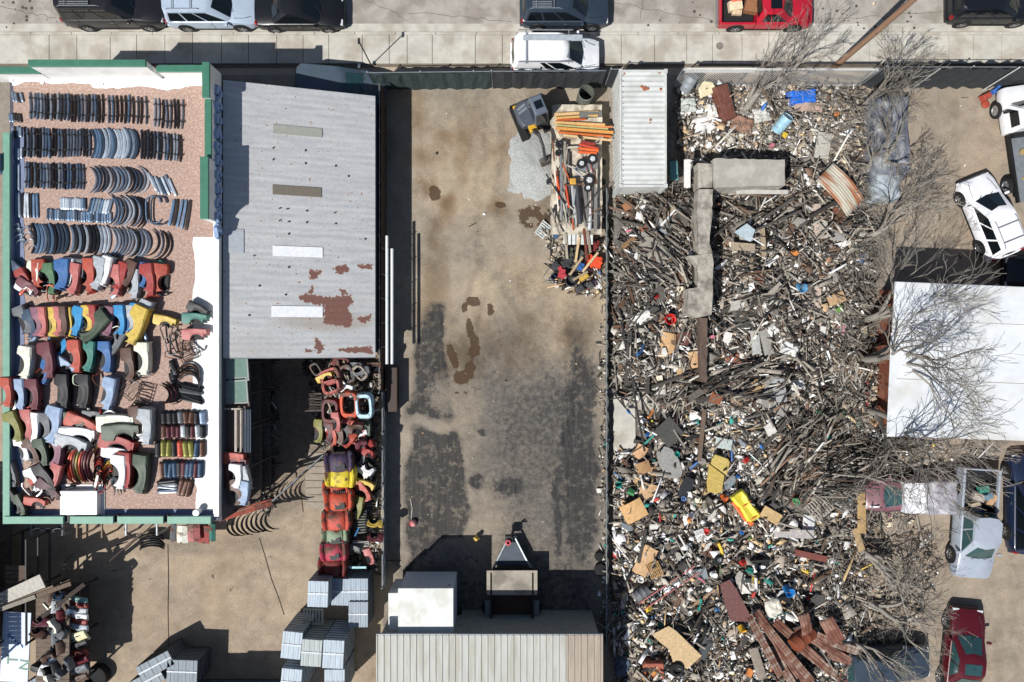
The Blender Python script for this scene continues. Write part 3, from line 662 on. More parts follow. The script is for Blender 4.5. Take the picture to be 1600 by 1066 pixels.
        m = MB(); m.box((-hl*.972, sd*W/2*.8, bt*.82), (.12, W*.1, .24)); m.build('tail_light', M_RED, t, bevel=.02)
        for wx in (hl*.64, -hl*.6):
            m = MB(); m.lathe([(r*1.22, 0), (r*1.2, sd*.02), (0, sd*.021)], 24, (wx, sd*(W/2-.012), r*1.05), 'y'); m.build('wheel_arch', M_DARK, t)
            wheel(t, wx, sd*(W/2-.08), r, sd)
        m = MB()
        for xx in (xc-.02, xc-L*.22, xr+L*.17 if kind != 'pickup' else xc-L*.2): m.tube([(xx, sd*(W/2+.004), .35), (xx, sd*(W/2+.006), bt*.6), (xx, sd*W/2*.965, bt*.93), (xx, sd*W/2*.9, bt+.0)], .008, 4)
        m.build('door_gap', M_DARK, t)
        m = MB(); m.box((.0, sd*W/2*.99, ground+.14), (L*.44, .04, .1)); m.build('sill_trim', M_DARK, t)
    wl, wh_ = lo, hi
    m = MB(); off = .02
    def fr(i, u): return Vector((lo[i][0]+(hi[i][0]-lo[i][0])*u, lo[i][1]+(hi[i][1]-lo[i][1])*u, zl+(zh-zl)*u))
    m = MB(); a, c_, e = 3, 4, 5
    m.add([fr(3, 0)+Vector((off, .03, off)), fr(4, 0)+Vector((off, 0, off)), fr(5, 0)+Vector((off, -.03, off)), fr(5, 1)+Vector((off, -.03, off)), fr(4, 1)+Vector((off, 0, off)), fr(3, 1)+Vector((off, .03, off))], [(0, 1, 4, 5), (1, 2, 3, 4)])
    m.build('windscreen', glass, t)
    m = MB(); m.add([fr(0, .1)+Vector((-off-.02, .06, .01)), fr(0, 1)+Vector((-off, .03, .012)), fr(9, 1)+Vector((-off, 0, .012)), fr(9, .1)+Vector((-off-.02, 0, .01)), fr(8, 1)+Vector((-off, -.03, .012)), fr(8, .1)+Vector((-off-.02, -.06, .01))], [(0, 1, 2, 3), (3, 2, 4, 5)])
    m.build('rear_window', glass, t)
    m = MB(); m.box((hl-.03, 0, .42), (.16, W*.86, .2)); m.build('front_bumper', M_PAINT if kind != 'pickup' else M_CHROME, t, bevel=.05, color=color if kind != 'pickup' else '999999')
    m = MB(); m.box((-hl+.03, 0, .45), (.16, W*.9, .2)); m.build('rear_bumper', M_PAINT if kind != 'pickup' else M_CHROME, t, bevel=.04, color=color if kind != 'pickup' else '888888')
    m = MB(); m.box((hl*.992, 0, nose*.7), (.05, W*.45, .16)); m.build('grille', M_DARK, t)
    for sd in (1, -1):
        m = MB(); m.tube([(xc+.12, sd*W*.36, bt+.03), (hl*.62+.3, sd*W*.33, nose+.06), (hl*.9, sd*W*.27, nose+.0)], .012, 4)
        m.build('bonnet_seam', M_DARK, t)
    m = MB()
    for sd in (-1, 1): m.tube([(xc+.1, sd*.3-.05, bt+.07), (xc-.12, sd*.3+.3, bt+.2)], .012, 4)
    m.build('wiper', M_DARK, t)
    if kind == 'pickup':
        x0, x1 = -hl+.04, xr-.06; w = W/2
        for sd in (1, -1):
            m = MB(); m.box(((x0+x1)/2, sd*(w-.06), (bt+.42)/2), (x1-x0, .12, bt-.42)); m.build('bed_side', M_PAINT, t, bevel=.03, color=color)
            m = MB(); m.box(((x0+x1)/2, sd*(w-.15), (bt+.5)/2-.1), (x1-x0-.1, .06, bt-.62)); m.build('bed_liner', M_DARK, t)
        m = MB(); m.box((x0+.03, 0, (bt+.42)/2), (.08, W-.24, bt-.42)); m.build('tailgate', M_PAINT, t, bevel=.02, color=color)
        m = MB(); m.box(((x0+x1)/2, 0, .58), (x1-x0-.1, W-.3, .06)); m.build('bed_floor', M_DARK, t)
    if rails:
        m = MB(); xa, xb = xr+.35, xc-fk-.35
        for sd in (1, -1): m.tube([(xa, sd*ht_*.82, Ht), (xa+.12, sd*ht_*.82, Ht+.07), (xb-.12, sd*ht_*.82, Ht+.07), (xb, sd*ht_*.82, Ht)], .022, 6)
        if rails != 'long':
            for u in (.2, .75): m.tube([(xa+(xb-xa)*u, -ht_*.85, Ht+.08), (xa+(xb-xa)*u, ht_*.85, Ht+.08)], .022, 6)
        if rails == 'slats':
            for k in range(-4, 5): m.box(((xa+xb)/2-.2, k*ht_*.17, Ht+.04), (xb-xa-.6, .04, .02))
        m.build('roof_rack', M_STEEL if rails != 'dark' else M_DARK, t)
    if sunroof:
        m = MB(); m.box(((xr+xc-fk)/2+.25, 0, Ht+.008), (.55, .85, .012)); m.build('sunroof', glass, t)
    return t
car('parked_suv', 'boxy black off-road SUV with roof rack parked at the kerb, leftmost in the street', 'car', 191, 22, 0, 5.1, 1.9, 1.92, 'suv', '1d1e22', .25, 'slats', belt=1.15)
car('parked_suv', 'silver SUV with roof rails parked at the kerb between two black cars', 'car', 340, 24, 0, 4.55, 1.82, 1.72, 'suv', 'a9b8c8', .25, True)
car('parked_sedan', 'black four-door sedan parked nose to the right behind the silver SUV', 'car', 474, 26, 0, 4.45, 1.8, 1.42, 'sedan', '15161a', .25)
car('parked_suv', 'dark blue-grey SUV with a slatted roof rack parked above the white van', 'car', 880, 23, 0, 4.45, 1.82, 1.7, 'suv', '2e3945', .25, 'slats')
rt = car('parked_pickup', 'red pickup truck with junk in its bed parked on the street', 'pickup truck', 1187, 25, 0, 4.75, 1.8, 1.6, 'pickup', 'b01e30', .24, sunroof=True, belt=.95)
car('parked_suv', 'black hatchback with a red tail light parked at the top right corner', 'car', 1534, 18, 0, 4.4, 1.8, 1.5, 'suv', '14161c', .25)
wv = car('parked_van', 'white work van with a ladder rack parked across the pavement', 'van', 866, 98, 0, 4.45, 1.8, 1.85, 'van', 'e8eaec', .2, glass=M_GLASS)
m = MB()
for sd in (1, -1):
    m.tube([(-1.9, sd*.78, 1.98), (.8, sd*.78, 1.98)], .03, 6)
for xx in (-1.5, .6): m.tube([(xx, -.8, 1.84), (xx, -.8, 1.98), (xx, .8, 1.98), (xx, .8, 1.84)], .03, 6)
m.build('ladder_rack', M_STEEL, wv); m = MB(); m.box((-.2, .38, 2.02), (2.9, .26, .05)); m.box((.95, .38, 2.0), (.5, .3, .04)); m.build('rack_plank', mat('grey_plank', '9aa2a8', rough=.7), wv)
car('parked_suv', 'dark green-black van parked in the shade between the shed and the pavement', 'van', 538, 143, -5, 4.5, 1.75, 1.65, 'suv', '46535e', .24, glass=M_TEAL)
car('parked_suv', 'white compact SUV with roof rails parked askew on the driveway', 'car', 1531, 343, 112, 4.3, 1.82, 1.62, 'suv', 'e6e6ea', .25, True)
sp_ = car('parked_pickup', 'silver pickup truck with a bed full of scrap facing down the driveway', 'pickup truck', 1508, 810, -94, 5.6, 1.9, 1.75, 'pickup', '9aa2ad', .2, glass=M_TEAL, belt=1.05)
car('parked_sedan', 'dark red car with sunroof under bare branches at the bottom right', 'car', 1492, 1014, 84, 4.7, 1.8, 1.45, 'sedan', '4f1019', .27, sunroof=True, glass=M_TEAL)
car('parked_suv', 'dark blue SUV cut off by the right edge beside the silver pickup', 'car', 1590, 782, 90, 5.0, 1.9, 1.8, 'suv', '1c2840', .25, 'dark')
car('parked_suv', 'dark car with a teal windscreen under bare branches at the bottom of the junk lot', 'car', 1372, 1026, 3, 4.4, 1.75, 1.5, 'suv', '3a4450', .28, glass=M_TEAL)
car('parked_suv', 'black car in the shade of the white building at the right edge', 'car', 1622, 430, 178, 4.4, 1.8, 1.6, 'suv', '101114', .25)
bc = car('junked_car', 'dull maroon car half covered with white plastic beside the plank pile', 'car', 1401, 768, 180, 4.0, 1.7, 1.35, 'suv', '704850', .2, glass=M_TEAL)
def crumple(name, mtl, w, l, h, seed, n=22, amp=.08, drop=True, edge=.18, parent=None, color=None, smooth=True):
    rs = np.random.RandomState(seed); x = np.linspace(-1, 1, n); X, Y = np.meshgrid(x, x)
    z = h*(1-np.clip((np.maximum(abs(X), abs(Y))-(1-edge))/edge, 0, 1)**2) if drop else h+0*X
    z = z + amp*(vnoise(X*10+30, Y*10+30, 4, seed % 20)-.5)*2 + amp*.6*(vnoise(X*10+30, Y*10+30, 1.7, seed % 13)-.5)*2
    ex = 1+.1*(vnoise(X*3+9, Y*3+9, 1, seed % 11)-.5)
    m = MB(); vs = [(float(a*w/2*e), float(b_*l/2*e), float(max(c_, .01))) for a, b_, c_, e in zip(X.ravel(), Y.ravel(), z.ravel(), ex.ravel())]
    m.add(vs, [(i*n+j, i*n+j+1, (i+1)*n+j+1, (i+1)*n+j) for i in range(n-1) for j in range(n-1)])
    return m.build(name, mtl, parent, smooth=60 if smooth else None, color=color)
cv = crumple('plastic_sheet', mat('white_plastic_sheet', 'dfe0e4', rough=.45, var=.08), 1.1, 1.65, 1.5, 4, amp=.05, edge=.1); cv.location = P(1402, 768); tag(cv, 'white plastic sheet over the windscreen end of the maroon junked car', 'plastic sheet')
cv = crumple('plastic_sheet', mat('dusty_silver_tarp', '96949a', rough=.5, var=.35, col2='b8b6b8'), 1.95, 1.85, 1.46, 9, amp=.08, edge=.12); cv.location = P(1441, 768); tag(cv, 'dusty silver tarp draped over the tail of the maroon junked car', 'tarp')
cc = crumple('covered_car', mat('faded_blue_car_cover', '636873', rough=.8, scale=2.6, var=.45, col2='909294'), 1.85, 4.5, 1.35, 2, n=30, amp=.1, edge=.2); cc.location = P(1374, 222); tag(cc, 'car under a faded blue-grey cover behind the bare tree', 'covered car')
bx = crumple('covered_car', mat('pale_blue_tarp', '99a2a8', rough=.7, scale=2, var=.2), 1.5, 1.8, 1.0, 12, amp=.1, edge=.25); bx.location = P(1372, 292); tag(bx, 'pale blue tarp bundle below the covered car', 'tarp')
# tow truck
tt = thing('tow_truck', 'white tow truck with grey flatbed and yellow straps at the right edge', 'tow truck', P(1586, 242), R(98))
def wheel_pair(t, xs, w, r=.42):
    for x in xs:
        for sd in (1, -1): wheel(t, x, sd*(w/2-.1), r, sd, .28)
rings = []
for x, hw, z in [(.95, .98, 1.15), (1.2, 1.0, 1.2), (2.0, 1.0, 1.22), (2.6, 1.0, 1.2), (3.0, .98, 1.12), (3.25, .9, 1.0), (3.32, .8, .85)]:
    rings.append([(x, -hw*.95, .45), (x, -hw, .6), (x, -hw, z*.85), (x, -hw*.9, z), (x, 0, z+.03), (x, hw*.9, z), (x, hw, z*.85), (x, hw, .6), (x, hw*.95, .45)])
m = MB(); m.loft(rings); m.build('body', M_PAINT, tt, smooth=35, color='e9ecee')
m = MB(); m.loft([[(.9, -.95, 1.15), (2.35, -.95, 1.15), (2.45, 0, 1.15), (2.35, .95, 1.15), (.9, .95, 1.15)], [(.95, -.85, 1.75), (1.95, -.85, 1.75), (2.05, 0, 1.75), (1.95, .85, 1.75), (.95, .85, 1.75)], [(1.05, -.75, 1.85), (1.8, -.75, 1.85), (1.85, 0, 1.87), (1.8, .75, 1.85), (1.05, .75, 1.85)]])
m.build('cabin', M_PAINT, tt, smooth=35, color='e9ecee')
m = MB(); m.add([(2.38, -.85, 1.22), (2.47, 0, 1.22), (2.38, .85, 1.22), (2.05, .78, 1.7), (2.12, 0, 1.7), (2.05, -.78, 1.7)], [(0, 1, 4, 5), (1, 2, 3, 4)]); m.build('windscreen', M_GLASS, tt)
for sd in (1, -1):
    m = MB(); m.add([(1.15, sd*.955, 1.2), (2.1, sd*.955, 1.2), (1.85, sd*.88, 1.68), (1.15, sd*.88, 1.68)], [(0, 1, 2, 3) if sd < 0 else (3, 2, 1, 0)]); m.build('side_window', M_GLASS, tt, solid=.01)
    m = MB(); m.box((1.95, sd*1.12, 1.3), (.1, .22, .3)); m.build('mirror', M_DARK, tt, bevel=.02)
m = MB(); m.box((-.9, 0, .95), (3.4, 2.05, .1)); m.build('flatbed', M_STEEL, tt, bevel=.02)
m = MB(); m.box((-.9, 1.02, 1.02), (3.4, .08, .22)); m.box((-.9, -1.02, 1.02), (3.4, .08, .22)); m.build('bed_rail', M_DARK, tt)
m = MB(); m.box((.75, 0, 1.15), (.2, 1.9, .35)); m.build('headboard', M_DARK, tt)
m = MB()
for yy in (.45, -.1): m.lathe([(.14, 0), (.16, .05), (.16, .12), (0, .14)], 14, (-.1-.3*(yy < 0), yy, 1.0))
m.build('winch_drum', mat('brass_drum', 'a08a5a', rough=.5), tt)
m = MB(); m.tube([(-2.0, .5, 1.05), (-1.5, .1, 1.1), (-1.7, -.6, 1.05)], .07, 5); m.tube([(-1.4, .6, 1.05), (-1.9, -.2, 1.08)], .06, 5); m.build('strap', mat('yellow_strap', 'd9a322', rough=.7), tt)
m = MB(); m.box((-2.2, -.3, 1.05), (.3, .6, .12)); m.build('light_bar', M_RED, tt)
wheel_pair(tt, (2.3, -1.6), 2.1)

# mini excavator
ex = thing('mini_excavator', 'grey and yellow mini excavator on black tracks with its arm on the gravel pile', 'excavator', P(828, 190), R(-68))
for sd in (1, -1):
    m = MB(); pts = [(math.cos(a)*.2 + (.72 if math.cos(a) >= 0 else -.72), math.sin(a)*.2+.22) for a in [2*math.pi*k/20 for k in range(20)]]
    rg = [[(p[0], sd*.62+w, p[1]) for p in pts] for w in (-.17, .17)]; m.loft(rg)
    for k in range(9): m.box((-.72+k*.18, sd*.62, .43), (.06, .36, .03))
    m.build('track', M_TYRE, ex)
m = MB(); m.box((0, 0, .4), (.8, .9, .2)); m.build('undercarriage', M_DARK, ex)
rg = []
for z, s_ in ((.52, .93), (.6, 1), (.95, 1), (1.08, .85)):
    rg.append([(-.85*s_, -.35*s_, z), (-.85*s_, .35*s_, z), (-.6*s_, .68*s_, z), (.1, .7*s_, z), (.45, .6*s_, z), (.5, 0, z), (.45, -.6*s_, z), (.1, -.7*s_, z), (-.6*s_, -.68*s_, z)])
m = MB(); m.loft(rg); m.build('engine_cover', M_PAINT, ex, smooth=35, color='4d535c', bevel=.02)
m = MB()
for a in (-.5, -.3): m.box((a, -.3, 1.1), (.12, .5, .03), rot=(0, 0, .3))
m.build('vent_grille', M_STEEL, ex)
m = MB(); m.loft([[(-.45, -.0, 1.0), (.65, -.0, 1.0), (.65, .72, 1.0), (-.45, .72, 1.0)], [(-.45, .02, 2.15), (.5, .02, 2.15), (.5, .7, 2.15), (-.45, .7, 2.15)], [(-.38, .08, 2.25), (.42, .08, 2.25), (.42, .64, 2.25), (-.38, .64, 2.25)]]); m.build('cabin', M_PAINT, ex, smooth=30, color='5d6672', bevel=.02)
m = MB(); m.box((.05, .36, 2.27), (.4, .38, .02)); m.build('roof_hatch', M_GLASS, ex)
for pts in ([(.665, .08, 1.1), (.665, .66, 1.1), (.53, .64, 2.05), (.53, .08, 2.05)], [(-.3, -.012, 1.15), (.5, -.012, 1.15), (.42, .0, 2.05), (-.3, .0, 2.05)], [(-.3, .735, 1.15), (.5, .735, 1.15), (.42, .712, 2.05), (-.3, .712, 2.05)]):
    m = MB(); m.add(pts, [(0, 1, 2, 3)]); m.build('cab_window', M_GLASS, ex, solid=.01)
m = MB(); m.box((.62, -.12, .75), (.35, .4, .35)); m.build('boom_mount', M_PAINT, ex, bevel=.03, color='c79a2e')
m = MB(); m.box((-.7, -.5, .6), (.3, .3, .14)); m.build('counterweight', M_PAINT, ex, bevel=.04, color='c79a2e')
def beam(m, a, b_, w, h): 
    a, b_ = Vector(a), Vector(b_); d = b_-a; m.box((a+b_)/2, (d.length, w, h), rot=(0, -math.atan2(d.z, math.hypot(d.x, d.y)), math.atan2(d.y, d.x)))
m = MB(); beam(m, (.75, -.12, .85), (1.35, -.12, 1.95), .16, .2); beam(m, (1.3, -.12, 1.95), (1.95, -.12, 1.75), .14, .18); m.build('boom', M_OLD, ex, bevel=.02, color='3a3a3e')
m = MB(); beam(m, (1.9, -.12, 1.8), (2.35, -.12, .75), .13, .16); m.build('arm', M_OLD, ex, bevel=.02, color='3a3a3e')
m = MB(); m.tube([(.9, -.12, 1.3), (1.5, -.12, 1.75)], .045, 8); m.tube([(1.4, -.12, 2.08), (1.95, -.12, 1.95)], .04, 8); m.build('hydraulic_ram', M_DARK, ex)
m = MB(); m.loft([[(2.2, y, .8), (2.45, y, .75), (2.55, y, .4), (2.4, y, .15), (2.1, y, .25), (2.15, y, .5)] for y in (-.38, .14)]); m.build('bucket', mat('worn_bucket_steel', '5a544e', rough=.6, metal=.4), ex, bevel=.015)
m = MB()
for k in range(4): m.box((2.12, -.34+k*.15, .2), (.16, .05, .04), rot=(0, .3, 0))
m.build('bucket_tooth', M_STEEL, ex)
m = MB(); m.box((-.95, 0, .35), (.08, 1.5, .35), rot=(0, .1, 0)); m.build('dozer_blade', M_DARK, ex, bevel=.015)
# dump trailer, bottom of the lot
dt = thing('dump_trailer', 'brown dump trailer with grey plywood front and dark triangular tongue, mostly in shade', 'trailer', P(800, 935))
m = MB(); m.box((0, 1.25, 1.12), (2.55, 1.2, .06)); m.box((0, .62, .95), (2.5, .05, .3)); m.build('plywood_deck', mat('grey_plywood', '9f978a', rough=.95, scale=2, var=.2, col2='7d766c', bump=.4), dt)
m = MB(); m.box((0, 0, .55), (2.0, 3.6, .1)); m.build('bed_floor', mat('brown_planks', '4a3830', rough=.9, scale=3, var=.35, stretch=(8, .6, 1)), dt)
for sd in (1, -1):
    m = MB(); m.box((sd*1.05, -.1, .85), (.08, 3.7, .6)); m.build('side_wall', M_DARK, dt); wheel(dt, sd*1.22, -.3, .34, sd); 
    m = MB(); m.box((sd*1.22, -.3, .78), (.3, 1.0, .05)); m.build('mudguard', M_STEEL, dt)
m = MB(); m.box((0, -1.9, .8), (2.1, .06, .5)); m.build('tailgate', M_DARK, dt)
m = MB(); m.prism([(-.85, 1.95), (.85, 1.95), (.2, 3.1), (-.2, 3.1)], .5, .58); m.build('tongue_plate', mat('blue_grey_plate', '434b55', rough=.5, metal=.3), dt)
m = MB()
for sd in (1, -1): m.tube([(sd*.95, 1.8, .55), (sd*.08, 3.5, .55)], .06, 5)
m.build('tongue_beam', M_STEEL, dt)
m = MB(); m.box((-.15, 3.35, .75), (.4, .35, .3)); m.tube([(0, 3.5, .3), (0, 3.5, 1.2)], .05, 6); m.box((.1, 3.5, .95), (.3, .08, .08)); m.build('winch', M_DARK, dt, bevel=.02)
m = MB(); m.lathe([(.15, .9), (.15, 1.02), (.07, 1.03), (.07, .9)], 14, (-.2, 3.2, 0)); m.build('jack_wheel', mat('faded_red', 'b0484e', rough=.6), dt)
# white box trailer in the lot corner
bt_ = thing('box_trailer', 'white box trailer parked in the bottom left corner of the dirt lot', 'box trailer', P(668, 935)); bo = bt_.location
a, c = P(623, 919, 3), P(708, 1010, 3); M_BOXW = mat('white_box_roof', 'd2d4d0', rough=.6, scale=2.5, var=.06, col2='c2c2b8')
m = MB(); m.prism([(a.x-bo.x, c.y-bo.y), (c.x-bo.x, c.y-bo.y), (c.x-bo.x, a.y-bo.y), (a.x-bo.x, a.y-bo.y)], .6, 2.96); m.build('box_body', mat('box_wall_white', 'c4ccd8', rough=.5, var=.08), bt_, bevel=.03)
m = MB(); m.prism([(a.x-bo.x-.02, c.y-bo.y), (c.x-bo.x+.02, c.y-bo.y), (c.x-bo.x+.02, a.y-bo.y+.02), (a.x-bo.x-.02, a.y-bo.y+.02)], 2.965, 3.03); m.build('roof', M_BOXW, bt_, bevel=.02)
a2, c2 = P(607, 926, 2.5), P(622, 1000, 2.5)
m = MB(); m.prism([(a2.x-bo.x, c2.y-bo.y), (a.x-bo.x-.03, c2.y-bo.y), (a.x-bo.x-.03, a2.y-bo.y), (a2.x-bo.x, a2.y-bo.y)], .5, 2.5); m.build('side_locker', M_BOXW, bt_, bevel=.03)
for sd in (-1, 1): wheel(bt_, (a.x+c.x)/2-bo.x+sd*1.15, -.5, .38, sd)
m = MB(); m.lathe([(.03, 0), (.03, .05), (0, .06)], 8, (c.x-bo.x-.2, a.y-bo.y+.03, 2.7), 'y'); m.build('marker_light', M_DARK, bt_)
m = MB(); m.tube([(c.x-bo.x+.12, -1.6, 2.3), (c.x-bo.x+.3, -1.2, .8)], .03, 5); m.tube([(c.x-bo.x+.22, -1.7, 2.3), (c.x-bo.x+.4, -1.3, .8)], .03, 5); m.build('side_ladder', mat('rust_red', '7c3c34', rough=.8), bt_)
# shipping container
sc_ = thing('shipping_container', 'white ribbed shipping container with rust spots between the lot fence and junk lot', 'shipping container', P(1003, 205, 0)); so_ = sc_.location
a, c = P(968, 112, 2.6), P(1041, 291, 2.6); M_CONT = mat('container_white', 'c4c6c2', rough=.6, scale=2, var=.08, col2='b6b7b2')
m = MB(); n = 44; ya, yb = a.y-so_.y, c.y-so_.y
xa, xb = a.x-so_.x, c.x-so_.x
pts = []
for i in range(n*2+1):
    y = ya+(yb-ya)*i/(n*2); o_ = .035 if (i//2) % 2 else 0; pts.append((y, o_))
m.loft([[(xa+.0+o_, y, .15), (xa+.0+o_, y, 2.5), (xa+.06, y, 2.57-.02*(o_ > 0)), (xb-.06, y, 2.57-.02*(o_ > 0)), (xb-o_, y, 2.5), (xb-o_, y, .15)] for y, o_ in pts]); m.build('box_body', M_CONT, sc_)
m = MB()
for x in (xa+.04, xb-.04): m.box((x, (ya+yb)/2, 2.56), (.1, ya-yb, .1))
for y in (ya, yb): m.box(((xa+xb)/2, y, 2.56), (xb-xa, .12, .12))
for x in (xa+.04, xb-.04):
    for y in (ya, yb): m.box((x, y, 1.3), (.14, .14, 2.5)); m.box((x, y, 2.6), (.17, .18, .1))
m.build('corner_frame', M_CONT, sc_)
rs_ = mat('rust_spot', '9a5e42', rough=.9, var=.3)
m = MB()
for px, py, w in [(1007, 139, .26), (1002, 136, .14), (1012, 139, .16), (1016, 188, .13), (1015, 193, .08), (1030, 114, .14), (975, 116, .1), (970, 232, .1), (970, 182, .1), (1032, 140, .15)]:
    p = P(px, py, 2.6); m = MB(); m.lathe([(w/2, 2.603), (w*.3, 2.607), (0, 2.608)], 7, (p.x-so_.x, p.y-so_.y, 0)); m.build('rust_patch', rs_, sc_)
m = MB()
for y in np.arange(.2, 5.4, .27): m.box((xa+.16, ya-y, 2.585), (.04, .03, .02))
m.build('rivet', M_DARK, sc_)
# ------------------------------------------------------------------ car parts laid out on the gravel roof
ZR = RZ + .03
def bar_proto(name, kind):
    """bumper-like bar, 1.4 m long along Y, lying on the roof"""
    m = MB(); n = 12; P_ = []
    cfg = {'bar': (.04, .055, .05), 'chrome': (.16, .11, .06), 'flat': (.02, .12, .03), 'arc': (.28, .07, .05), 'strip': (.0, .10, .04)}[kind]
    bow, w, h = cfg
    for i in range(n+1):
        u = -1+2*i/n; y = u*.7; x = bow*(1-u*u) - bow*.5
        if kind in ('arc', 'chrome') and abs(u) > .8: x -= (abs(u)-.8)*bow*1.5
        e = 1-.35*max(0, abs(u)-.85)/.15; P_.append([(x-w/2, y, 0), (x-w/2*e, y, h*e), (x-w*.1, y, h*1.35*e), (x+w/2*e, y, h*.9*e), (x+w/2, y, 0)])
    m.loft(P_); t = m.build(name, M_CHROME, None, smooth=40)
    if kind in ('bar',):
        for yy in (-.38, .38):
            q = MB(); q.box((.03, yy, .05), (.09, .05, .05)); q.box((.07, yy+.02, .06), (.03, .1, .04)); q.build('bracket', M_DARK, t)['tinted'] = 0
    return tag(t, 'x', 'bumper')
def frame_proto():
    m = MB(); pts = []
    for a in range(0, 20):
        th = math.pi*2*a/20; c, s = math.cos(th), math.sin(th)
        pts.append((.3*math.copysign(abs(c)**.5, c)+.06*s*0, .68*math.copysign(abs(s)**.5, s), .05))
    pts = pts[1:19]; m.tube(pts, .035, 6); return tag(m.build('bumper_loop', M_CHROME, None, smooth=40), 'x', 'bumper')
def fender_proto(var):
    """front wing of a car: about 1.5 x 0.65 m with a round wheel cut-out on one side and a foot at the end"""
    m = MB(); n, k = 26, 7; rs = random.Random(var); v = []
    wide = [.36, .44, .34, .4][var % 4]; rad = [.42, .46, .4, .36][var % 4]; cy = [-.2, -.15, -.25, -.12][var % 4]
    for i in range(n+1):
        y = .72 - 1.45*i/n; R_ = .24 + .05*math.sin(i/n*3) - (.1*max(0, -y-.5)/.25) ; Lx = -wide
        d = abs(y-cy)
        if d < rad: Lx = -wide + math.sqrt(max(0, rad*rad-d*d))*.92 + .02
        if y < cy-rad: Lx = -.04 - (.08 if y < -.62 else .0); R_ = .24
        if y > .55: Lx += (y-.55)*.5
        for j in range(k+1):
            u = [0, .035, .25, .5, .72, .9, .97, 1][j]; x = Lx+(R_-Lx)*u; full = (x+wide)/(R_+wide)
            z = .22 + .07*min(1, max(0, full)/.35) + .03*(j >= 4) + .02*math.sin(y*3) - (.26 if j == k else .04 if j == k-1 else 0) - (.16 if j == 0 and i % 26 else 0) - (.25 if i in (0, n) else 0)
            v.append((x, y, z))
    m.add(v, [(i*(k+1)+j, (i+1)*(k+1)+j, (i+1)*(k+1)+j+1, i*(k+1)+j+1) for i in range(n) for j in range(k)])
    o = m.build('car_fender', M_OLD, None, smooth=28, solid=-.015)
    q = MB(); yy = cy; pts = [(-wide+.0+math.cos(a)*rad*.9, cy+math.sin(a)*rad, .03) for a in [(-1.35+2.7*i/12) for i in range(13)]]
    q.tube([(p[0], p[1], .22) for p in pts], .02, 5); q.build('arch_lip', M_DARK, o)['tinted'] = 0
    q = MB(); q.add([(-wide+math.cos(-1.5+3*i/14)*rad*.98, cy+math.sin(-1.5+3*i/14)*rad*.98, .05) for i in range(15)], [tuple(range(15))]); q.build('arch_shade', M_DARK, o)['tinted'] = 0  # dark half-disc painted in for the shade inside the wheel cut-out
    return tag(o, 'x', 'car fender')
PB = {k: Proto(bar_proto(n_, k)) for k, n_ in (('bar', 'bumper_bar'), ('chrome', 'chrome_bumper'), ('flat', 'bumper_strip'), ('arc', 'curved_bumper'), ('strip', 'trim_strip'))}
PB['frame'] = Proto(frame_proto())
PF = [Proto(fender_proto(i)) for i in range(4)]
GREY = {'black': '2c2e33', 'dark blue-grey': '465362', 'steel grey': '8390a0', 'silver': 'b4c0cc', 'bluish': '6f8aa6', 'dark brown': '3e3634', 'chrome': 'd0d8e0', 'rusty black': '403b3a'}
def row(kind, x0, x1, n, t0, b0_, t1, b1, cols, word, where, rot=0, jit=.03, group=None, zz=0):
    for i in range(n):
        u = (i+.5)/n; px = x0+(x1-x0)*u; yt = t0+(t1-t0)*u; yb = b0_+(b1-b0_)*u
        Lm = (yb-yt)/30*(H-ZR)/H/1.4; cn = rnd.choice(cols); p = P(px, (yt+yb)/2, ZR+zz*(i % 2))
        lab = f"{cn} {word}, {nth(i+1)} from left in {where}" if n > 1 else f"{cn} {word} at {where}"
        PB[kind].put(lab, (p.x+rnd.uniform(-.01, .01), p.y+rnd.uniform(-jit, jit), p.z), (0, rnd.uniform(-.25, .25), R(rot)+rnd.uniform(-.035, .035)), group or 'bumpers laid out on the gravel roof', GREY[cn], (rnd.uniform(.85, 1.15), Lm*rnd.uniform(.96, 1.03), 1.3))
DK = ['black', 'dark blue-grey', 'rusty black', 'bluish', 'dark brown', 'steel grey', 'silver', 'steel grey']; SV = ['steel grey', 'silver', 'bluish', 'dark blue-grey', 'chrome']
row('bar', 47, 164, 22, 146, 187, 149, 193, DK, 'bumper bar', 'the topmost roof row')
row('bar', 168, 232, 10, 149, 192, 151, 195, DK, 'bumper bar', 'the top row right half')
row('bar', 240, 289, 8, 154, 200, 158, 203, DK, 'bracketed bar', 'the small group ending the top row')
row('strip', 20, 38, 4, 144, 160, 146, 162, DK, 'short bumper end', 'the cluster left of the top row', 12)
row('strip', 15, 35, 5, 177, 191, 178, 192, DK, 'short bumper end', 'the rows one-two gap cluster', 8)
row('strip', 20, 36, 4, 197, 215, 200, 216, DK, 'short bumper end', 'the start of row two')
row('strip', 20, 38, 4, 232, 248, 232, 250, SV, 'short bumper end', 'the row two lower cluster')
row('bar', 38, 144, 22, 200, 247, 203, 246, DK+['steel grey'], 'bumper bar', 'the second roof row')
row('chrome', 146, 216, 15, 203, 248, 202, 249, SV, 'curved bumper', 'the middle of the second roof row')
row('bar', 220, 286, 13, 203, 250, 211, 253, DK, 'bracketed bar', 'the right end of the second row')
row('strip', 12, 33, 4, 258, 298, 256, 298, SV, 'flat bumper', 'the start of the third row')
row('bar', 40, 134, 20, 254, 295, 257, 297, DK+['silver'], 'bracketed bar', 'the third roof row')
row('arc', 146, 232, 15, 260, 302, 262, 303, SV+['black'], 'curved bumper', 'the right part of the third row')
row('strip', 236, 273, 7, 272, 303, 276, 306, SV, 'twisted chrome piece', 'the heap ending the third row', 25, .12)
row('strip', 11, 62, 11, 301, 341, 303, 342, SV+['black'], 'flat bumper', 'the start of the fourth row')
row('strip', 96, 136, 11, 309, 328, 311, 329, SV, 'short strip', 'the row four upper block')
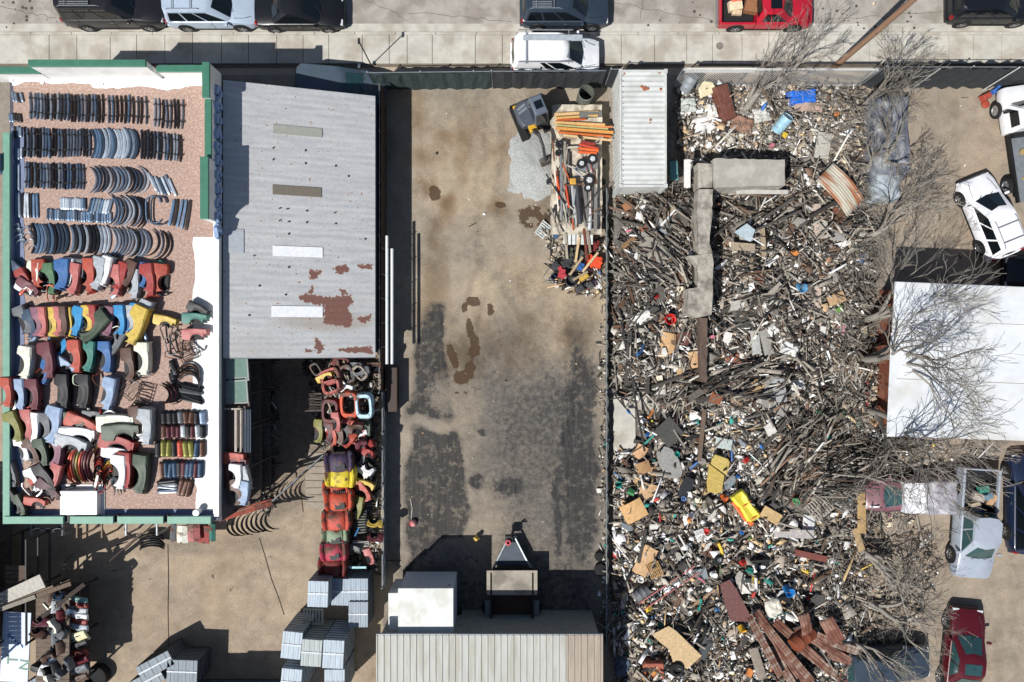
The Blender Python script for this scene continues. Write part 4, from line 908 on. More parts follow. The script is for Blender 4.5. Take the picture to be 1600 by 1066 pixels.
row('strip', 140, 176, 8, 309, 336, 311, 334, SV, 'fanned strip', 'the strip fan of row four', -15, .05)
row('strip', 75, 176, 25, 327, 345, 333, 349, ['bluish', 'dark blue-grey', 'steel grey'], 'short strip', 'the row four lower block')
row('arc', 176, 230, 10, 306, 352, 308, 356, SV+['black'], 'curved bumper', 'the right part of row four')
row('frame', 238, 254, 2, 308, 350, 306, 354, SV, 'bumper loop', 'the end of row four')
row('flat', 266, 298, 5, 312, 352, 312, 362, ['silver', 'steel grey', 'bluish', 'rusty black'], 'leaning bar', 'the last bars of row four', -10)
row('chrome', 53, 107, 10, 350, 396, 350, 398, SV+['black'], 'big curved bumper', 'the start of the fifth row')
row('chrome', 112, 173, 11, 352, 396, 352, 398, SV+['black', 'black'], 'thick bumper', 'the middle of the fifth row')
row('arc', 176, 234, 11, 356, 402, 359, 404, ['steel grey', 'black', 'silver'], 'slim curved bumper', 'the fifth row right part', -8)
row('arc', 240, 268, 4, 360, 404, 364, 410, ['steel grey', 'rusty black'], 'slim bent bumper', 'the fifth row end', -12)
row('arc', 27, 38, 4, 345, 356, 375, 388, ['chrome', 'silver'], 'bent hook', 'the first cluster left of row five', 60)
row('arc', 42, 56, 4, 346, 362, 385, 400, ['chrome', 'silver'], 'bent hook', 'the second cluster left of row five', 70)
# fenders: (px, py, colour word, hex, angle, variant, flip, scale)
FC = {'orange': 'c0432c', 'red': 'a92a24', 'blue': '2a62a8', 'bright blue': '1b8cd0', 'green': '45754a', 'white': 'dedede', 'cream': 'dcdcc8', 'maroon': '6b2430', 'yellow': 'd9b33a', 'silver': 'a6adb3', 'black': '1e1f22', 'grey': '62676b', 'pale blue': '8ba4c6', 'salmon': 'c4625c', 'teal': '2c7c6c', 'dark blue': '24405e', 'olive': '7d7c2c', 'mauve': '8a5568', 'brown': '5c3a2c', 'dark green': '42523f', 'burgundy': '4f1c24'}
for _k, _v in FC.items():
    _r = [int(_v[i:i+2], 16) for i in (0, 2, 4)]; _g = sum(_r)/3; FC[_k] = ''.join('%02x' % int(max(0, min(255, (x*.8+_g*.2)*.93+4))) for x in _r)
def fender(px, py, c, a=0, var=0, flip=1, s=1.0, where='', z=0, lab=None):
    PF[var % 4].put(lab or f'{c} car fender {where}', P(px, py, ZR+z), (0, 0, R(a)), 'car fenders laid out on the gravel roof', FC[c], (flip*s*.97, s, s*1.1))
row6 = [(36, 425, 'dark blue', 40, 0, 1, .8), (45, 438, 'red', 25, 1, 1, .8), (42, 452, 'white', 60, 2, 1, .6), (60, 432, 'cream', -10, 1, 1, .95), (66, 428, 'orange', 5, 3, -1, .9), (50, 448, 'maroon', 52, 2, 1, .8), (85, 436, 'green', 2, 1, 1, 1.), (99, 430, 'blue', -8, 0, 1, .95), (106, 428, 'blue', -8, 0, 1, .95), (113, 426, 'white', -10, 0, 1, .9), (122, 436, 'salmon', -12, 1, 1, 1.), (130, 420, 'grey', 0, 2, 1, .6), (146, 430, 'orange', -4, 3, 1, 1.05), (160, 428, 'silver', -16, 1, 1, 1.05), (170, 424, 'white', -18, 0, 1, .95), (186, 438, 'salmon', -3, 2, 1, 1.), (194, 432, 'red', -20, 0, 1, .9), (207, 428, 'brown', -25, 1, 1, .85), (215, 444, 'silver', -4, 3, 1, .95), (228, 430, 'blue', -10, 2, 1, .8), (238, 438, 'red', 2, 3, 1, 1.05), (252, 438, 'orange', -6, 3, -1, 1.05), (248, 418, 'teal', -50, 2, 1, .5)]
for i, (px, py, c, a, v, f, s) in enumerate(row6): fender(px, py, c, a, v, f, s, f'in the first fender row, {nth(i+1)} from the left', .05*(i % 3))
row7 = [(45, 500, 'grey', 20, 1), (54, 506, 'dark blue', 12, 0), (64, 503, 'mauve', 2, 0), (72, 503, 'salmon', 0, 0), (80, 503, 'olive', 0, 0), (88, 503, 'yellow', 0, 0), (96, 502, 'salmon', 0, 0), (104, 502, 'brown', 0, 0), (112, 503, 'yellow', 0, 0), (127, 502, 'bright blue', -16, 3), (143, 500, 'yellow', 0, 0), (150, 500, 'red', 0, 0), (158, 502, 'brown', -8, 0), (166, 502, 'black', -5, 0), (175, 502, 'mauve', -10, 0), (193, 500, 'bright blue', 0, 0), (200, 500, 'blue', 0, 0), (208, 500, 'silver', 0, 0), (216, 497, 'bright blue', -8, 0), (230, 492, 'silver', -22, 1)]
for i, (px, py, c, a, v) in enumerate(row7): fender(px, py, c, a, v, 1, .95, f'in the second fender row, {nth(i+1)} from the left', .04*(i % 4))
fender(220, 508, 'yellow', -24, 3, 1, 1.25, '', .22, 'large yellow car fender leaning over the right end of the second fender row')
fender(155, 512, 'dark green', -48, 1, 1, 1.15, '', .22, 'dark green car fender lying across the middle of the second fender row')
for px, py, c, a, v, s, lab in [(48, 566, 'cream', -8, 1, 1.05, 'cream fender at the left of the third fender row'), (82, 562, 'maroon', 4, 3, 1.15, 'maroon fender with blue tip in the third fender row'), (76, 580, 'blue', -14, 2, .8, 'blue fender with a white foot below the maroon one'), (102, 543, 'bright blue', -40, 2, .6, 'bright blue panel beside the orange fender'), (108, 570, 'pale blue', 50, 2, .75, 'pale blue fender lying slantwise'), (125, 556, 'orange', 0, 3, 1.05, 'bright orange fender standing upright in the third fender row'), (145, 556, 'teal', -10, 1, 1., 'teal green fender in the third fender row'), (172, 557, 'blue', 0, 1, 1., 'steel blue fender in the third fender row'), (187, 536, 'grey', -35, 3, .9, 'dark grey fender above the brown one'), (207, 568, 'brown', 3, 2, 1.05, 'brown fender in the third fender row'), (230, 560, 'cream', -2, 1, 1.05, 'cream fender at the right end of the third fender row'),
        (18, 612, 'orange', 0, 1, .95, 'rusty orange fender hanging at the left roof edge'), (38, 615, 'pale blue', 0, 1, 1., 'pale blue fender right of the rusty orange one'), (60, 615, 'maroon', 0, 1, 1., 'maroon fender right of the pale blue one'), (106, 610, 'black', -2, 3, 1.1, 'black fender without wheel cut-out in view, fourth row'), (138, 610, 'black', -6, 1, 1.1, 'black fender with a deep wheel cut-out, fourth row'), (176, 614, 'pale blue', -14, 3, 1.05, 'pale blue-white fender leaning right in the fourth row'),
        (30, 665, 'olive', 15, 1, 1., 'olive yellow crumpled fender at the left of the fifth row'), (50, 662, 'salmon', 0, 1, 1., 'salmon fender behind the white one'), (60, 668, 'white', -6, 1, 1.05, 'white fender with wheel cut-out in the fifth row'), (78, 667, 'grey', -5, 1, .95, 'grey fender beside the white ones'), (92, 662, 'pale blue', -14, 1, 1.2, 'pale blue fender curling left in the fifth row')]:
    fender(px, py, c, a, v, 1, s, '', rnd.choice([0, .06, .12]), lab)
for px, py, c, a, v, s, lab in [(118, 655, 'dark green', 60, 3, .9, 'dark green fender above the orange one'), (135, 660, 'orange', 62, 1, 1.1, 'orange fender lying sideways in the fifth row'), (128, 677, 'white', 84, 1, 1.2, 'white fender lying flat with cut-out upward'), (150, 648, 'grey', 80, 2, .7, 'silver-grey fender scrap above the cream one'), (188, 658, 'cream', 88, 1, 1.2, 'cream fender lying sideways right of the orange one'), (196, 672, 'dark green', 90, 3, 1.2, 'grey-green fender lying under the cream one'), (218, 655, 'brown', 4, 3, .9, 'brown-grey fender at the right of the fifth row'), (234, 665, 'silver', -4, 3, 1.15, 'long silver fender at the right end of the fifth row'), (229, 662, 'white', -4, 3, 1.1, 'white fender under the long silver one'),
        (95, 703, 'mauve', -10, 1, 1.1, 'mauve fender in the sixth row'), (118, 690, 'silver', 70, 3, 1.1, 'silver-grey fender lying sideways over the stacked brown ones'), (190, 690, 'red', 72, 1, 1.15, 'dark red fender lying sideways in the sixth row'), (186, 706, 'white', 80, 2, .9, 'white fender under the dark red one'), (42, 700, 'white', 20, 1, .8, 'small white fender at the left of the sixth row'), (56, 703, 'brown', 25, 1, .9, 'brown fender left of the black one'), (72, 705, 'dark green', 10, 1, .9, 'dark grey-green fender left of the mauve one'),
        (202, 732, 'red', -4, 1, 1.15, 'large red fender standing in the bottom row'), (194, 735, 'white', -4, 1, 1.1, 'white-edged fender under the large red one'), (226, 738, 'dark green', -8, 1, 1.25, 'dark green fender with pale tip in the bottom row'), (24, 740, 'grey', 10, 2, .8, 'dark grey wheel-arch panel at the left roof edge'), (58, 748, 'white', 20, 1, .8, 'white and red fender at the left of the bottom row'), (62, 757, 'orange', 35, 2, .6, 'orange scrap fender on the white and red one'), (82, 762, 'burgundy', 45, 3, .9, 'burgundy fender at the left of the bottom row'), (92, 742, 'salmon', -20, 1, .8, 'salmon fender above the burgundy one'), (78, 745, 'black', 30, 1, 1., 'black fender left of the salmon one'),
        (28, 780, 'black', 30, 2, .9, 'black wheel-arch liner in the lower left roof corner'), (60, 782, 'orange', 78, 2, .7, 'orange and white scrap fender by the roof hatch'), (36, 787, 'dark green', 20, 2, .7, 'brown-green fender in the lower left roof corner')]:
    fender(px, py, c, a, v, 1, s, '', rnd.choice([0, .06, .12]), lab)
rq = random.Random(41); WORDS = ['headlamp', 'bracket', 'hinge', 'mirror', 'handle', 'panel corner', 'inner wing', 'filler', 'valance', 'grille end']
for i in range(46):
    r6 = i % 5; px = rq.uniform(*[(25, 255), (38, 240), (30, 235), (15, 235), (20, 245)][r6]); py = [458, 522, 590, 640, 755][r6]+rq.uniform(-9, 9)
    c = rq.choice(['black', 'white', 'brown', 'grey', 'red', 'pale blue', 'black', 'cream', 'dark green', 'orange']); k = rq.choice(['arc', 'strip', 'chrome', 'frame'])
    PB[k].put(f'{c} loose scrap piece, {nth(i//5+1)} of those under the {["first", "second", "third", "fourth", "lowest"][r6]} fender row', P(px, py, ZR+.16), (rq.uniform(-.3, .3), rq.uniform(-.5, .5), R(rq.uniform(0, 360))), 'loose scrap between the fender rows', FC.get(c, '222222'), (rq.uniform(.8, 1.5), rq.uniform(.2, .5), rq.uniform(1, 2)))
# stacked narrow curved wings
for blk, x0, x1, n, y0, y1, cs, w in [(1, 106, 146, 9, 700, 753, ['brown', 'olive', 'orange', 'brown', 'burgundy'], 'the brown nested stack'), ]:
    for i in range(n):
        c = rnd.choice(cs); p = P(x0+(x1-x0)*(i+.5)/n, (y0+y1)/2+rnd.uniform(-1, 1), ZR+.02*(i % 3))
        PB['arc'].put(f'{c} narrow wing, {nth(i+1)} from the left in {w}', p, (0, .5, R(180)+rnd.uniform(-.05, .05)), 'nested wings on the gravel roof', FC[c], (1.3, 1.05, 1.7))
def small_stack(x0, x1, y0, y1, n, cs, word, where, rot=90, kind='arc', grp='small parts stacked on the gravel roof', sx=1.2, sz=1.6, vertical=True):
    for i in range(n):
        c = rnd.choice(cs); hexc = FC.get(c) or GREY.get(c); u = (i+.5)/n
        if vertical: px, py, Lm = (x0+x1)/2+rnd.uniform(-1.5, 1.5), y0+(y1-y0)*u, (x1-x0)
        else: px, py, Lm = x0+(x1-x0)*u, (y0+y1)/2+rnd.uniform(-1, 1), (y1-y0)
        PB[kind].put(f"{c} {word}, {nth(i+1)} {'from the top' if vertical else 'from the left'} in {where}", P(px, py, ZR+rnd.uniform(0, .06)), (0, rnd.uniform(0, .4), R(rot)+rnd.uniform(-.12, .12)), grp, hexc, (sx, Lm/30*.87/1.4, sz))
small_stack(150, 166, 690, 752, 15, ['white', 'black', 'orange', 'maroon', 'yellow', 'brown'], 'small part', 'the banded left column of scraps')
small_stack(165, 181, 695, 755, 15, ['white', 'yellow', 'black', 'brown', 'orange', 'blue'], 'small part', 'the banded right column of scraps')
small_stack(181, 192, 715, 765, 10, ['yellow', 'white', 'red', 'orange', 'pale blue'], 'small part', 'the narrow column beside the red fender')
small_stack(254, 322, 642, 662, 8, ['black', 'brown', 'grey', 'black', 'pale blue'], 'boxy grille part', 'the upper grille row', 0, 'strip', 'grilles on the gravel roof', 2.3, 3, False)
small_stack(254, 322, 664, 684, 9, ['black', 'brown', 'burgundy', 'black', 'silver'], 'boxy grille part', 'the second grille row', 0, 'strip', 'grilles on the gravel roof', 2.2, 3, False)
small_stack(244, 322, 688, 714, 9, ['olive', 'brown', 'black', 'orange', 'white', 'dark blue', 'olive'], 'boxy lamp part', 'the third grille row', 0, 'strip', 'grilles on the gravel roof', 2.2, 3, False)
small_stack(252, 318, 720, 746, 10, ['dark blue', 'dark blue', 'burgundy', 'brown', 'black', 'cream'], 'boxy grille part', 'the dark blue grille row', 0, 'strip', 'grilles on the gravel roof', 2.2, 3, False)
small_stack(248, 280, 750, 770, 6, ['dark blue', 'silver', 'black'], 'radiator bar', 'the lowest small stack', 90, 'strip', 'grilles on the gravel roof', 1.2, 2)
small_stack(280, 300, 748, 775, 3, ['brown', 'olive', 'brown'], 'narrow panel', 'the lowest grille group', -18, 'strip', 'grilles on the gravel roof', 1.8, 2, False)
small_stack(258, 284, 600, 632, 7, ['black', 'burgundy', 'brown', 'black'], 'curved trim', 'the curved trims below the plates', -5, 'arc', 'trims on the gravel roof', 1.2, 1.6, False)
small_stack(283, 318, 602, 628, 6, ['black', 'grey', 'black'], 'dark trim', 'the dark trim heap at the roof edge', 75, 'strip', 'trims on the gravel roof', 1.8, 2)
small_stack(282, 318, 572, 594, 6, ['black', 'brown', 'grey'], 'dark trim', 'the second dark trim heap', 70, 'arc', 'trims on the gravel roof', 1.5, 2)
small_stack(262, 280, 568, 595, 4, ['black', 'grey', 'black'], 'dark frame part', 'the dark frames by the roof edge', 20, 'strip', 'trims on the gravel roof', 2.0, 2.5)
for i, (px, py, a, s, c) in enumerate([(268, 540, 10, .6, 'grey'), (278, 535, 20, .7, 'black'), (290, 532, -5, .7, 'brown'), (300, 545, 40, .5, 'brown'), (272, 555, 80, .5, 'black'), (310, 540, 60, .5, 'grey'), (262, 522, 15, .6, 'black'), (285, 520, 70, .6, 'black')]):
    PB['frame'].put(f'{c} bent wire frame, {nth(i+1)} in the tangle at the right of the roof parts', P(px, py, ZR+.05), (.2, .1, R(a)), 'wire frames on the gravel roof', FC[c], (s, s, 1.5))
for px, py, c, a, s, lab in [(262, 501, 'yellow', 75, .75, 'yellow-orange headlamp panel near the right roof edge'), (308, 497, 'teal', 85, .8, 'bright green fender by the right roof edge'), (312, 483, 'black', 60, .7, 'black scrap part above the bright green fender'), (308, 521, 'salmon', 90, .8, 'pink and white tail panel below the bright green fender')]:
    fender(px, py, c, a, 3, 1, s, '', .1, lab)
# brown rusty frame heap in the fourth row
def scrapframe(name, label, px, py, z, w, l, seed, mtl, n=12, cat='scrap frame', r=.02, rz=0):
    rs = random.Random(seed); m = MB(); m.tube([(-w/2, -l/2, .05), (w/2, -l/2, .08), (w/2, l/2, .12), (-w/2, l/2, .06), (-w/2, -l/2, .05)], r*1.2, 5)
    for i in range(n):
        y = -l/2+l*(i+.5)/n; m.tube([(-w/2, y+rs.uniform(-.04, .04), .05+rs.uniform(0, .12)), (rs.uniform(-.1, .1), y, .15), (w/2, y+rs.uniform(-.06, .06), .05+rs.uniform(0, .1))], r*rs.uniform(.6, 1.3), 5)
    o = m.build(name, mtl, None, loc=P(px, py, z)); o.rotation_euler[2] = R(rz); return tag(o, label, cat)
M_RUSTD = mat('dark_rusty_steel', '4a3a34', rough=.85, var=.35, scale=6)
scrapframe('scrap_rack', 'brown rusty slatted frame right of the pale blue-white fender', 228, 617, ZR, .65, 1.0, 3, M_RUSTD, 7, rz=-15)
scrapframe('scrap_rack', 'thin bent rusty rods left of the brown slatted frame', 204, 605, ZR, .9, .9, 8, M_RUSTD, 6, rz=50, r=.015)
scrapframe('scrap_rack', 'small rusty wire rack on the right part of the gravel roof', 295, 548, ZR, .8, .9, 11, M_RUSTD, 10, rz=20, r=.014)
# bluish box at the left roof edge
m = MB(); m.box((0, 0, .25), (.8, .9, .5), taper=.9); tag(m.build('cooler_box', mat('blue_tank', '40506a', rough=.5, var=.2), None, bevel=.05, loc=P(2, 258, ZR)), 'blue-grey box at the left roof edge above the flat bumpers', 'box')
row('strip', 55, 80, 1, 790, 796, 790, 796, ['rusty black'], 'long thin pole', 'the lower left roof corner', 98)

# ------------------------------------------------------------------ yard behind the shed
def YP(px, py, z=0): return P(px, py, z)
# clip: front end of a car body stacked in the yard
def clip_proto(var=0):
    """front of an old car seen from above: two fender humps, a bonnet bulge, round lamp holes, a slotted nose"""
    m = MB(); rings = []; n = 29; fl = [.0, .05, -.04][var]
    for x, w, z in [(-.5, .66, .3), (-.42, .72, .36), (-.2, .76, .42), (.05, .78, .43), (.25, .77, .4), (.36, .75, .34), (.44, .7, .24), (.48, .66, .12)]:
        ring = []
        for j in range(n):
            u = -1+2*j/(n-1); a = abs(u); hump = math.exp(-((a-.84)/.12)**2)*.09; bulge = .07*math.exp(-(u/(.42+fl))**4); valley = -.05*math.exp(-((a-.62)/.08)**2)
            zz = z*(.8 if a < 1 else 0) + hump + bulge + valley - (.25 if a > .97 else 0); nose = .1*math.exp(-((a-.84)/.13)**2) - .06*math.exp(-(u/.3)**2)
            ring.append((u*w, x + nose*max(0, (x+.1)/.6), max(0, zz)))
        rings.append(ring)
    m.loft(rings, cap=False, closed=False); o = m.build('car_nose', M_RUSTP, None, smooth=45, solid=-.02)
    for sd in (-1, 1):
        q = MB(); q.lathe([(.1, 0), (.1, .05), (.06, .055), (0, .03)], 14, (sd*.63, .40, .33)); q.build('headlight_hole', M_DARK, o)['tinted'] = 0
        q = MB(); q.tube([(sd*.47, -.48, .33), (sd*.46, 0, .36), (sd*.42, .42, .3)], .012, 4); q.build('bonnet_gap', M_DARK, o)['tinted'] = 0
    q = MB()
    for k in range(7): q.box((-.3+.1*k, .45, .24), (.05, .1, .12))
    q.build('grille', M_DARK, o)['tinted'] = 0
    if var != 1:
        q = MB(); q.box((.1, -.25, .42), (.5, .3, .012), rot=(0, 0, .1)); q.build('engine_opening', M_DARK, o)['tinted'] = 0
    return tag(o, 'x', 'car front')
M_RUSTP = mat('rusting_paint_any', src='object', rough=.65, var=.35, scale=5, bump=.3, col2='5a3a2c')
CLS = [Proto(clip_proto(i)) for i in range(3)]
for i, (px, py, z, c, a, s, lab) in enumerate([(532, 720, 1.6, '3a2f4a', 2, .95, 'faded purple'), (534, 742, 1.5, 'c9b52c', -3, 1., 'yellow'), (528, 762, 1.2, 'b8482c', 2, .9, 'white-grilled orange'), (532, 780, 1.4, 'b4452a', 0, .95, 'burnt orange'), (528, 810, 1.4, 'b24838', 1, .95, 'large coral red'), (526, 834, 1.2, '7f8f74', 0, .88, 'grey-green'), (524, 858, 1.3, 'a83248', 3, .9, 'pinkish red'), (522, 882, 1.1, '6c2018', -2, .95, 'dark red')]):
    CLS[i % 3].put(f'{lab} car front end in the stacked line west of the dirt lot', P(px, py, z), (0, 0, R(a)), 'car front ends stacked in the yard', c, (s, s*1.05, 1.1))
    k = MB()
    p = P(px, py, 0)
for i, (px, py, z, c) in enumerate([(532, 705, .6, '4a3a34'), (532, 750, .5, '5c3028'), (530, 790, .45, '3c4a68'), (526, 845, .4, '40302a')]):
    k = P(px, py, 1.2); CLS[(i+1) % 3].put(f'rusty car front underneath the stacked line, {nth(i+1)} from the top', (k.x+.25, k.y, z), (0, 0, R(i*9-12)), 'car front ends at the bottom of the stack', c, (1.05, 1.05, 1.2))
# car shells/rear panels upper group
def ringpanel_proto():
    m = MB(); n = 24; rings = []
    for u, z in ((1., 0), (1.02, .25), (.9, .36), (.66, .36), (.62, .2)):
        rings.append([(.5*u*math.copysign(abs(math.cos(a))**.55, math.cos(a)), .72*u*math.copysign(abs(math.sin(a))**.55, math.sin(a)), z) for a in [2*math.pi*k/n for k in range(n)]])
    m.loft(rings, cap=False); o = m.build('tail_panel', M_RUSTP, None, smooth=50)
    for th in (.8, 2.3, 3.9, 5.4):
        q = MB(); q.lathe([(.04, .362), (.04, .37), (0, .371)], 8, (.44*math.cos(th), .62*math.sin(th), 0)); q.build('bolt_hole', M_DARK, o)['tinted'] = 0
    return tag(o, 'x', 'car panel')
RP = Proto(ringpanel_proto())
for px, py, z, c, a, s, lab in [(549, 630, 1.6, 'c44a22', 0, .95, 'bright orange car tail panel with open window hole beside the dirt lot'), (572, 632, 1.7, 'a8c4d0', 2, .9, 'pale blue car tail panel by the bright orange one'), (520, 640, 1.4, '5c1c28', -4, .9, 'maroon car tail panel left of the orange one'), (520, 588, 1.6, 'b0605c', -70, .8, 'faded pink car panel under the shed eave'), (522, 604, 1.8, 'a85c54', -75, .7, 'second faded pink car panel below the shed eave'), (546, 582, 1.5, '3a3634', 20, .7, 'dark car panel in the heap under the shed eave'), (565, 580, 1.6, '8c8478', 40, .6, 'grey triangular frame piece under the shed eave'), (497, 575, 1.2, '4a4440', 30, .5, 'dark bracket under the shed eave'), (535, 566, 1.4, '6a2c2c', 80, .6, 'dark red panel under the shed eave')]:
    RP.put(lab, P(px, py, z), (R(8), R(-6), R(a)), 'car panels in the yard', c, (s, s, 1.1))
for i, (px, py, c, w) in enumerate([(501, 672, 'olive', 'olive yellow'), (516, 672, 'burgundy', 'burgundy'), (522, 678, 'orange', 'orange-red'), (533, 678, 'brown', 'grey-brown'), (543, 674, 'black', 'black'), (554, 674, 'orange', 'rusty orange'), (566, 676, 'salmon', 'dusty pink'), (574, 662, 'dark green', 'dark green')]):
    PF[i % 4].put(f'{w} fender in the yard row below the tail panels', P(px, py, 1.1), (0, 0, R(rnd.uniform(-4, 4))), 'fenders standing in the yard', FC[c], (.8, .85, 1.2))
for i, (px, py, c, a, w) in enumerate([(567, 708, 'grey', -10, 'grey'), (562, 735, 'cream', 60, 'cream'), (570, 755, 'yellow', 70, 'yellow'), (562, 790, 'olive', -15, 'pale green'), (570, 765, 'orange', 30, 'orange'), (568, 690, 'brown', 50, 'rusty')]):
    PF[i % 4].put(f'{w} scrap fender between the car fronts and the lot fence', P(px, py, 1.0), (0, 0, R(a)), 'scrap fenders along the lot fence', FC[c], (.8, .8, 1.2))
for i in range(9):
    PB['strip'].put(f'grey slatted bar, {nth(i+1)} from the top beside the coral red car front', P(563, 798+i*4.2, .9), (0, .3, R(88+i)), 'bars along the lot fence', '5a5d55', (.9, .5, 1.5))
M_RUSTG = mat('grey_rusty_rods', '6b625a', rough=.8, var=.3)
scrapframe('wire_rack', 'round wire basket heap beside the shaded yard strip', 488, 628, 1.2, 1.0, .9, 21, M_RUSTG, 12, 'wire rack', .014)
scrapframe('pallet_grate', 'white grated plate below the pink-red car front', 565, 852, .9, .8, .5, 22, mat('pale_grate', 'b8b4ae', rough=.7), 6, 'grate', .03)
m = MB(); m.box((0, 0, .6), (1.1, .12, .08)); m.box((-.5, -.25, .55), (.1, .6, .08)); m.box((.1, .0, .3), (.08, .08, .6)); tag(m.build('metal_frame_scrap', mat('pale_blue_frame', '98c4cc', rough=.5), None, bevel=.015, loc=P(560, 880, .4)), 'pale blue metal frame above the galvanised stacks', 'metal frame')

for i in range(26):
    px, py = [(rnd.uniform(488, 588), rnd.uniform(566, 612)), (rnd.uniform(556, 588), rnd.uniform(690, 890)), (rnd.uniform(500, 590), rnd.uniform(640, 700))][i % 3]
    c = rnd.choice(['red', 'orange', 'maroon', 'salmon', 'brown', 'grey', 'black', 'white', 'red', 'yellow'])
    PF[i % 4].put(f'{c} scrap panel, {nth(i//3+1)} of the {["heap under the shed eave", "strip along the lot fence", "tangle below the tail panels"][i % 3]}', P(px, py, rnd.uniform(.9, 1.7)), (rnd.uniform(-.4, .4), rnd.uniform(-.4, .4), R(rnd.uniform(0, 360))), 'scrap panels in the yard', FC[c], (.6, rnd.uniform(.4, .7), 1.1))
for i in range(24):
    px, py = rnd.uniform(62, 118), rnd.uniform(925, 1060); c = rnd.choice(['brown', 'grey', 'black', 'white', 'maroon', 'cream', 'dark blue'])
    (PB[rnd.choice(['strip', 'frame', 'chrome'])] if i % 2 else PF[i % 4]).put(f'{c} odd part, {nth(i+1)} on the wooden rack shelf', P(px, py, 2.35), (rnd.uniform(-.4, .4), rnd.uniform(-.4, .4), R(rnd.uniform(0, 360))), 'odd parts on the wooden rack', FC[c], (.6, rnd.uniform(.3, .6), 1.2))
# rack along the east wall of the gravel-roofed building with glass hatches on top
M_FRAME = mat('dark_rack_steel', '3b3a3c', rough=.7, var=.3)
def rack(label, x0, x1, y0, y1, h, levels=3, mm=M_FRAME, deck=True):
    t = thing('storage_rack', label, 'storage rack', ((x0+x1)/2, (y0+y1)/2, 0)); w, l = x1-x0, y1-y0
    for sx in (-1, 1):
        for u in (-1, 0, 1):
            m = MB(); m.box((sx*w/2*.96, u*l/2*.97, h/2), (.08, .08, h)); m.build('post', mm, t)
    for k in range(levels):
        z = h*(k+1)/levels; m = MB()
        for sx in (-1, 1): m.box((sx*w/2*.96, 0, z-.04), (.06, l, .1))
        m.build('beam', mm, t)
        if deck:
            m = MB(); n = int(l/.22)
            for i in range(n): m.box((0, -l/2+l*(i+.5)/n, z+.02), (w, .205, .025))
            m.build('shelf', mat('shelf_boards', '6a5d52', rough=.9, var=.35), t)
    return t
rack('tall dark storage rack against the building wall under the shed eave, loaded with glass hatches', -13.05, -12.1, -3.9, -.95, 4.0)
rack('tall dark storage rack against the building wall in the shaded yard corner', -13.05, -12.1, -7.6, -4.0, 3.95)
M_HGLASS = mat('green_hatch_glass', '6f877c', rough=.12, var=.15, spec=.7)
for i, (px, py, l, lab) in enumerate([(371, 577, 1.05, 'glass hatch with grey frame under the shed eave'), (370, 610, 1.15, 'glass hatch with grey frame just below the first hatch')]):
    t = thing('rear_hatch', lab, 'car hatch', P(px, py, 4.15), R(4), 'glass hatches')
    m = MB(); w = 1.0
    for a in [(-.62, 0, .1, l), (.5, 0, .06, l)]: m.box((a[0], a[1], 0), (a[2]*1.3, a[3], .08))
    m.box((0, l/2, 0), (1.1, .06, .08)); m.box((0, -l/2, 0), (1.1, .07, .08)); m.box((-.42, 0, -.02), (.3, l, .08)); m.build('frame', mat('hatch_frame', '8e9490', rough=.4, var=.2), t, bevel=.02)
    m = MB(); m.box((.1, 0, .02), (.74, l-.08, .02)); m.build('glass', M_HGLASS, t)
t = thing('window_crate', 'white-framed shelf unit lying open below the glass hatches', 'shelf unit', P(371, 672, 4.05), 0)
m = MB()
for a in [(-.6, 0, .07, 2.0), (.28, 0, .07, 2.0), (-.16, 1.0, .95, .07), (-.16, -1.0, .95, .07), (.05, 0, .1, 1.95)]: m.box((a[0], a[1], .25), (a[2], a[3], .08))
m.build('frame', mat('pale_frame', 'a89e94', rough=.7, var=.2), t)
m = MB(); m.box((-.16, 0, .04), (.9, 2, .03)); m.build('back_panel', mat('grey_brown_panel', '5a5048', rough=.8, var=.3), t)
for k in range(5):
    m = MB(); m.box((.42+.07*k, 0, .2), (.03, 1.95, .3), rot=(0, .3, 0)); m.build('side_slat', mat('blue_grey_slat', '5b6674', rough=.6, var=.2), t)
for i, (px, py, c, a, z, v) in enumerate([(366, 714, 'orange', 88, 3.1, 3), (370, 722, 'maroon', 85, 3.05, 3), (355, 742, 'burgundy', 5, 3.05, 3), (373, 742, 'white', -5, 3.2, 1), (385, 745, 'silver', 10, 3.1, 3), (372, 765, 'brown', 20, 3.1, 2), (384, 768, 'pale blue', -10, 3.15, 3)]):
    w_ = {0: 'bright orange', 1: 'dark red', 2: 'burgundy', 3: 'white dirty', 4: 'silver', 5: 'tan crumpled', 6: 'pale blue-grey'}[i]
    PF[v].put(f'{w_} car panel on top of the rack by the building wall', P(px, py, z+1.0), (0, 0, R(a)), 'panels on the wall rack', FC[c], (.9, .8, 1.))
for i in range(10):
    PB['arc'].put(f'dark bent bar, {nth(i+1)} from the top of the shaded rack side', P(408+rnd.uniform(-3, 3), 700+i*8.5, 1.7), (.2, .2, R(60)+rnd.uniform(-.3, .3)), 'bent bars on the rack side', '3c4046', (.9, .45, 1.4))
m = MB(); m.loft([[(-.1, y, 0), (-w, y, .25), (0, y, .5), (w, y, .25), (.1, y, 0)] for y, w in ((-.7, .05), (-.4, .2), (.2, .24), (.7, .04))]); tag(m.build('blue_drum', mat('blue_plastic', '4f7fb8', rough=.5), None, smooth=50, loc=P(419, 684, .6)), 'blue plastic tank in the shaded yard strip', 'tank')
t = thing('roof_beam', 'long rust-red steel beam lying across the rack at the building corner', 'steel beam', P(384, 797, 3.0), R(17))
m = MB()
for y, z in ((-.12, 0), (.12, 0), (0, .08)): m.box((0, y, z), (2.7, .1, .06))
m.build('flange', mat('rust_red_steel', '8a3f28', rough=.8, var=.35, scale=5, col2='5c2c20'), t)
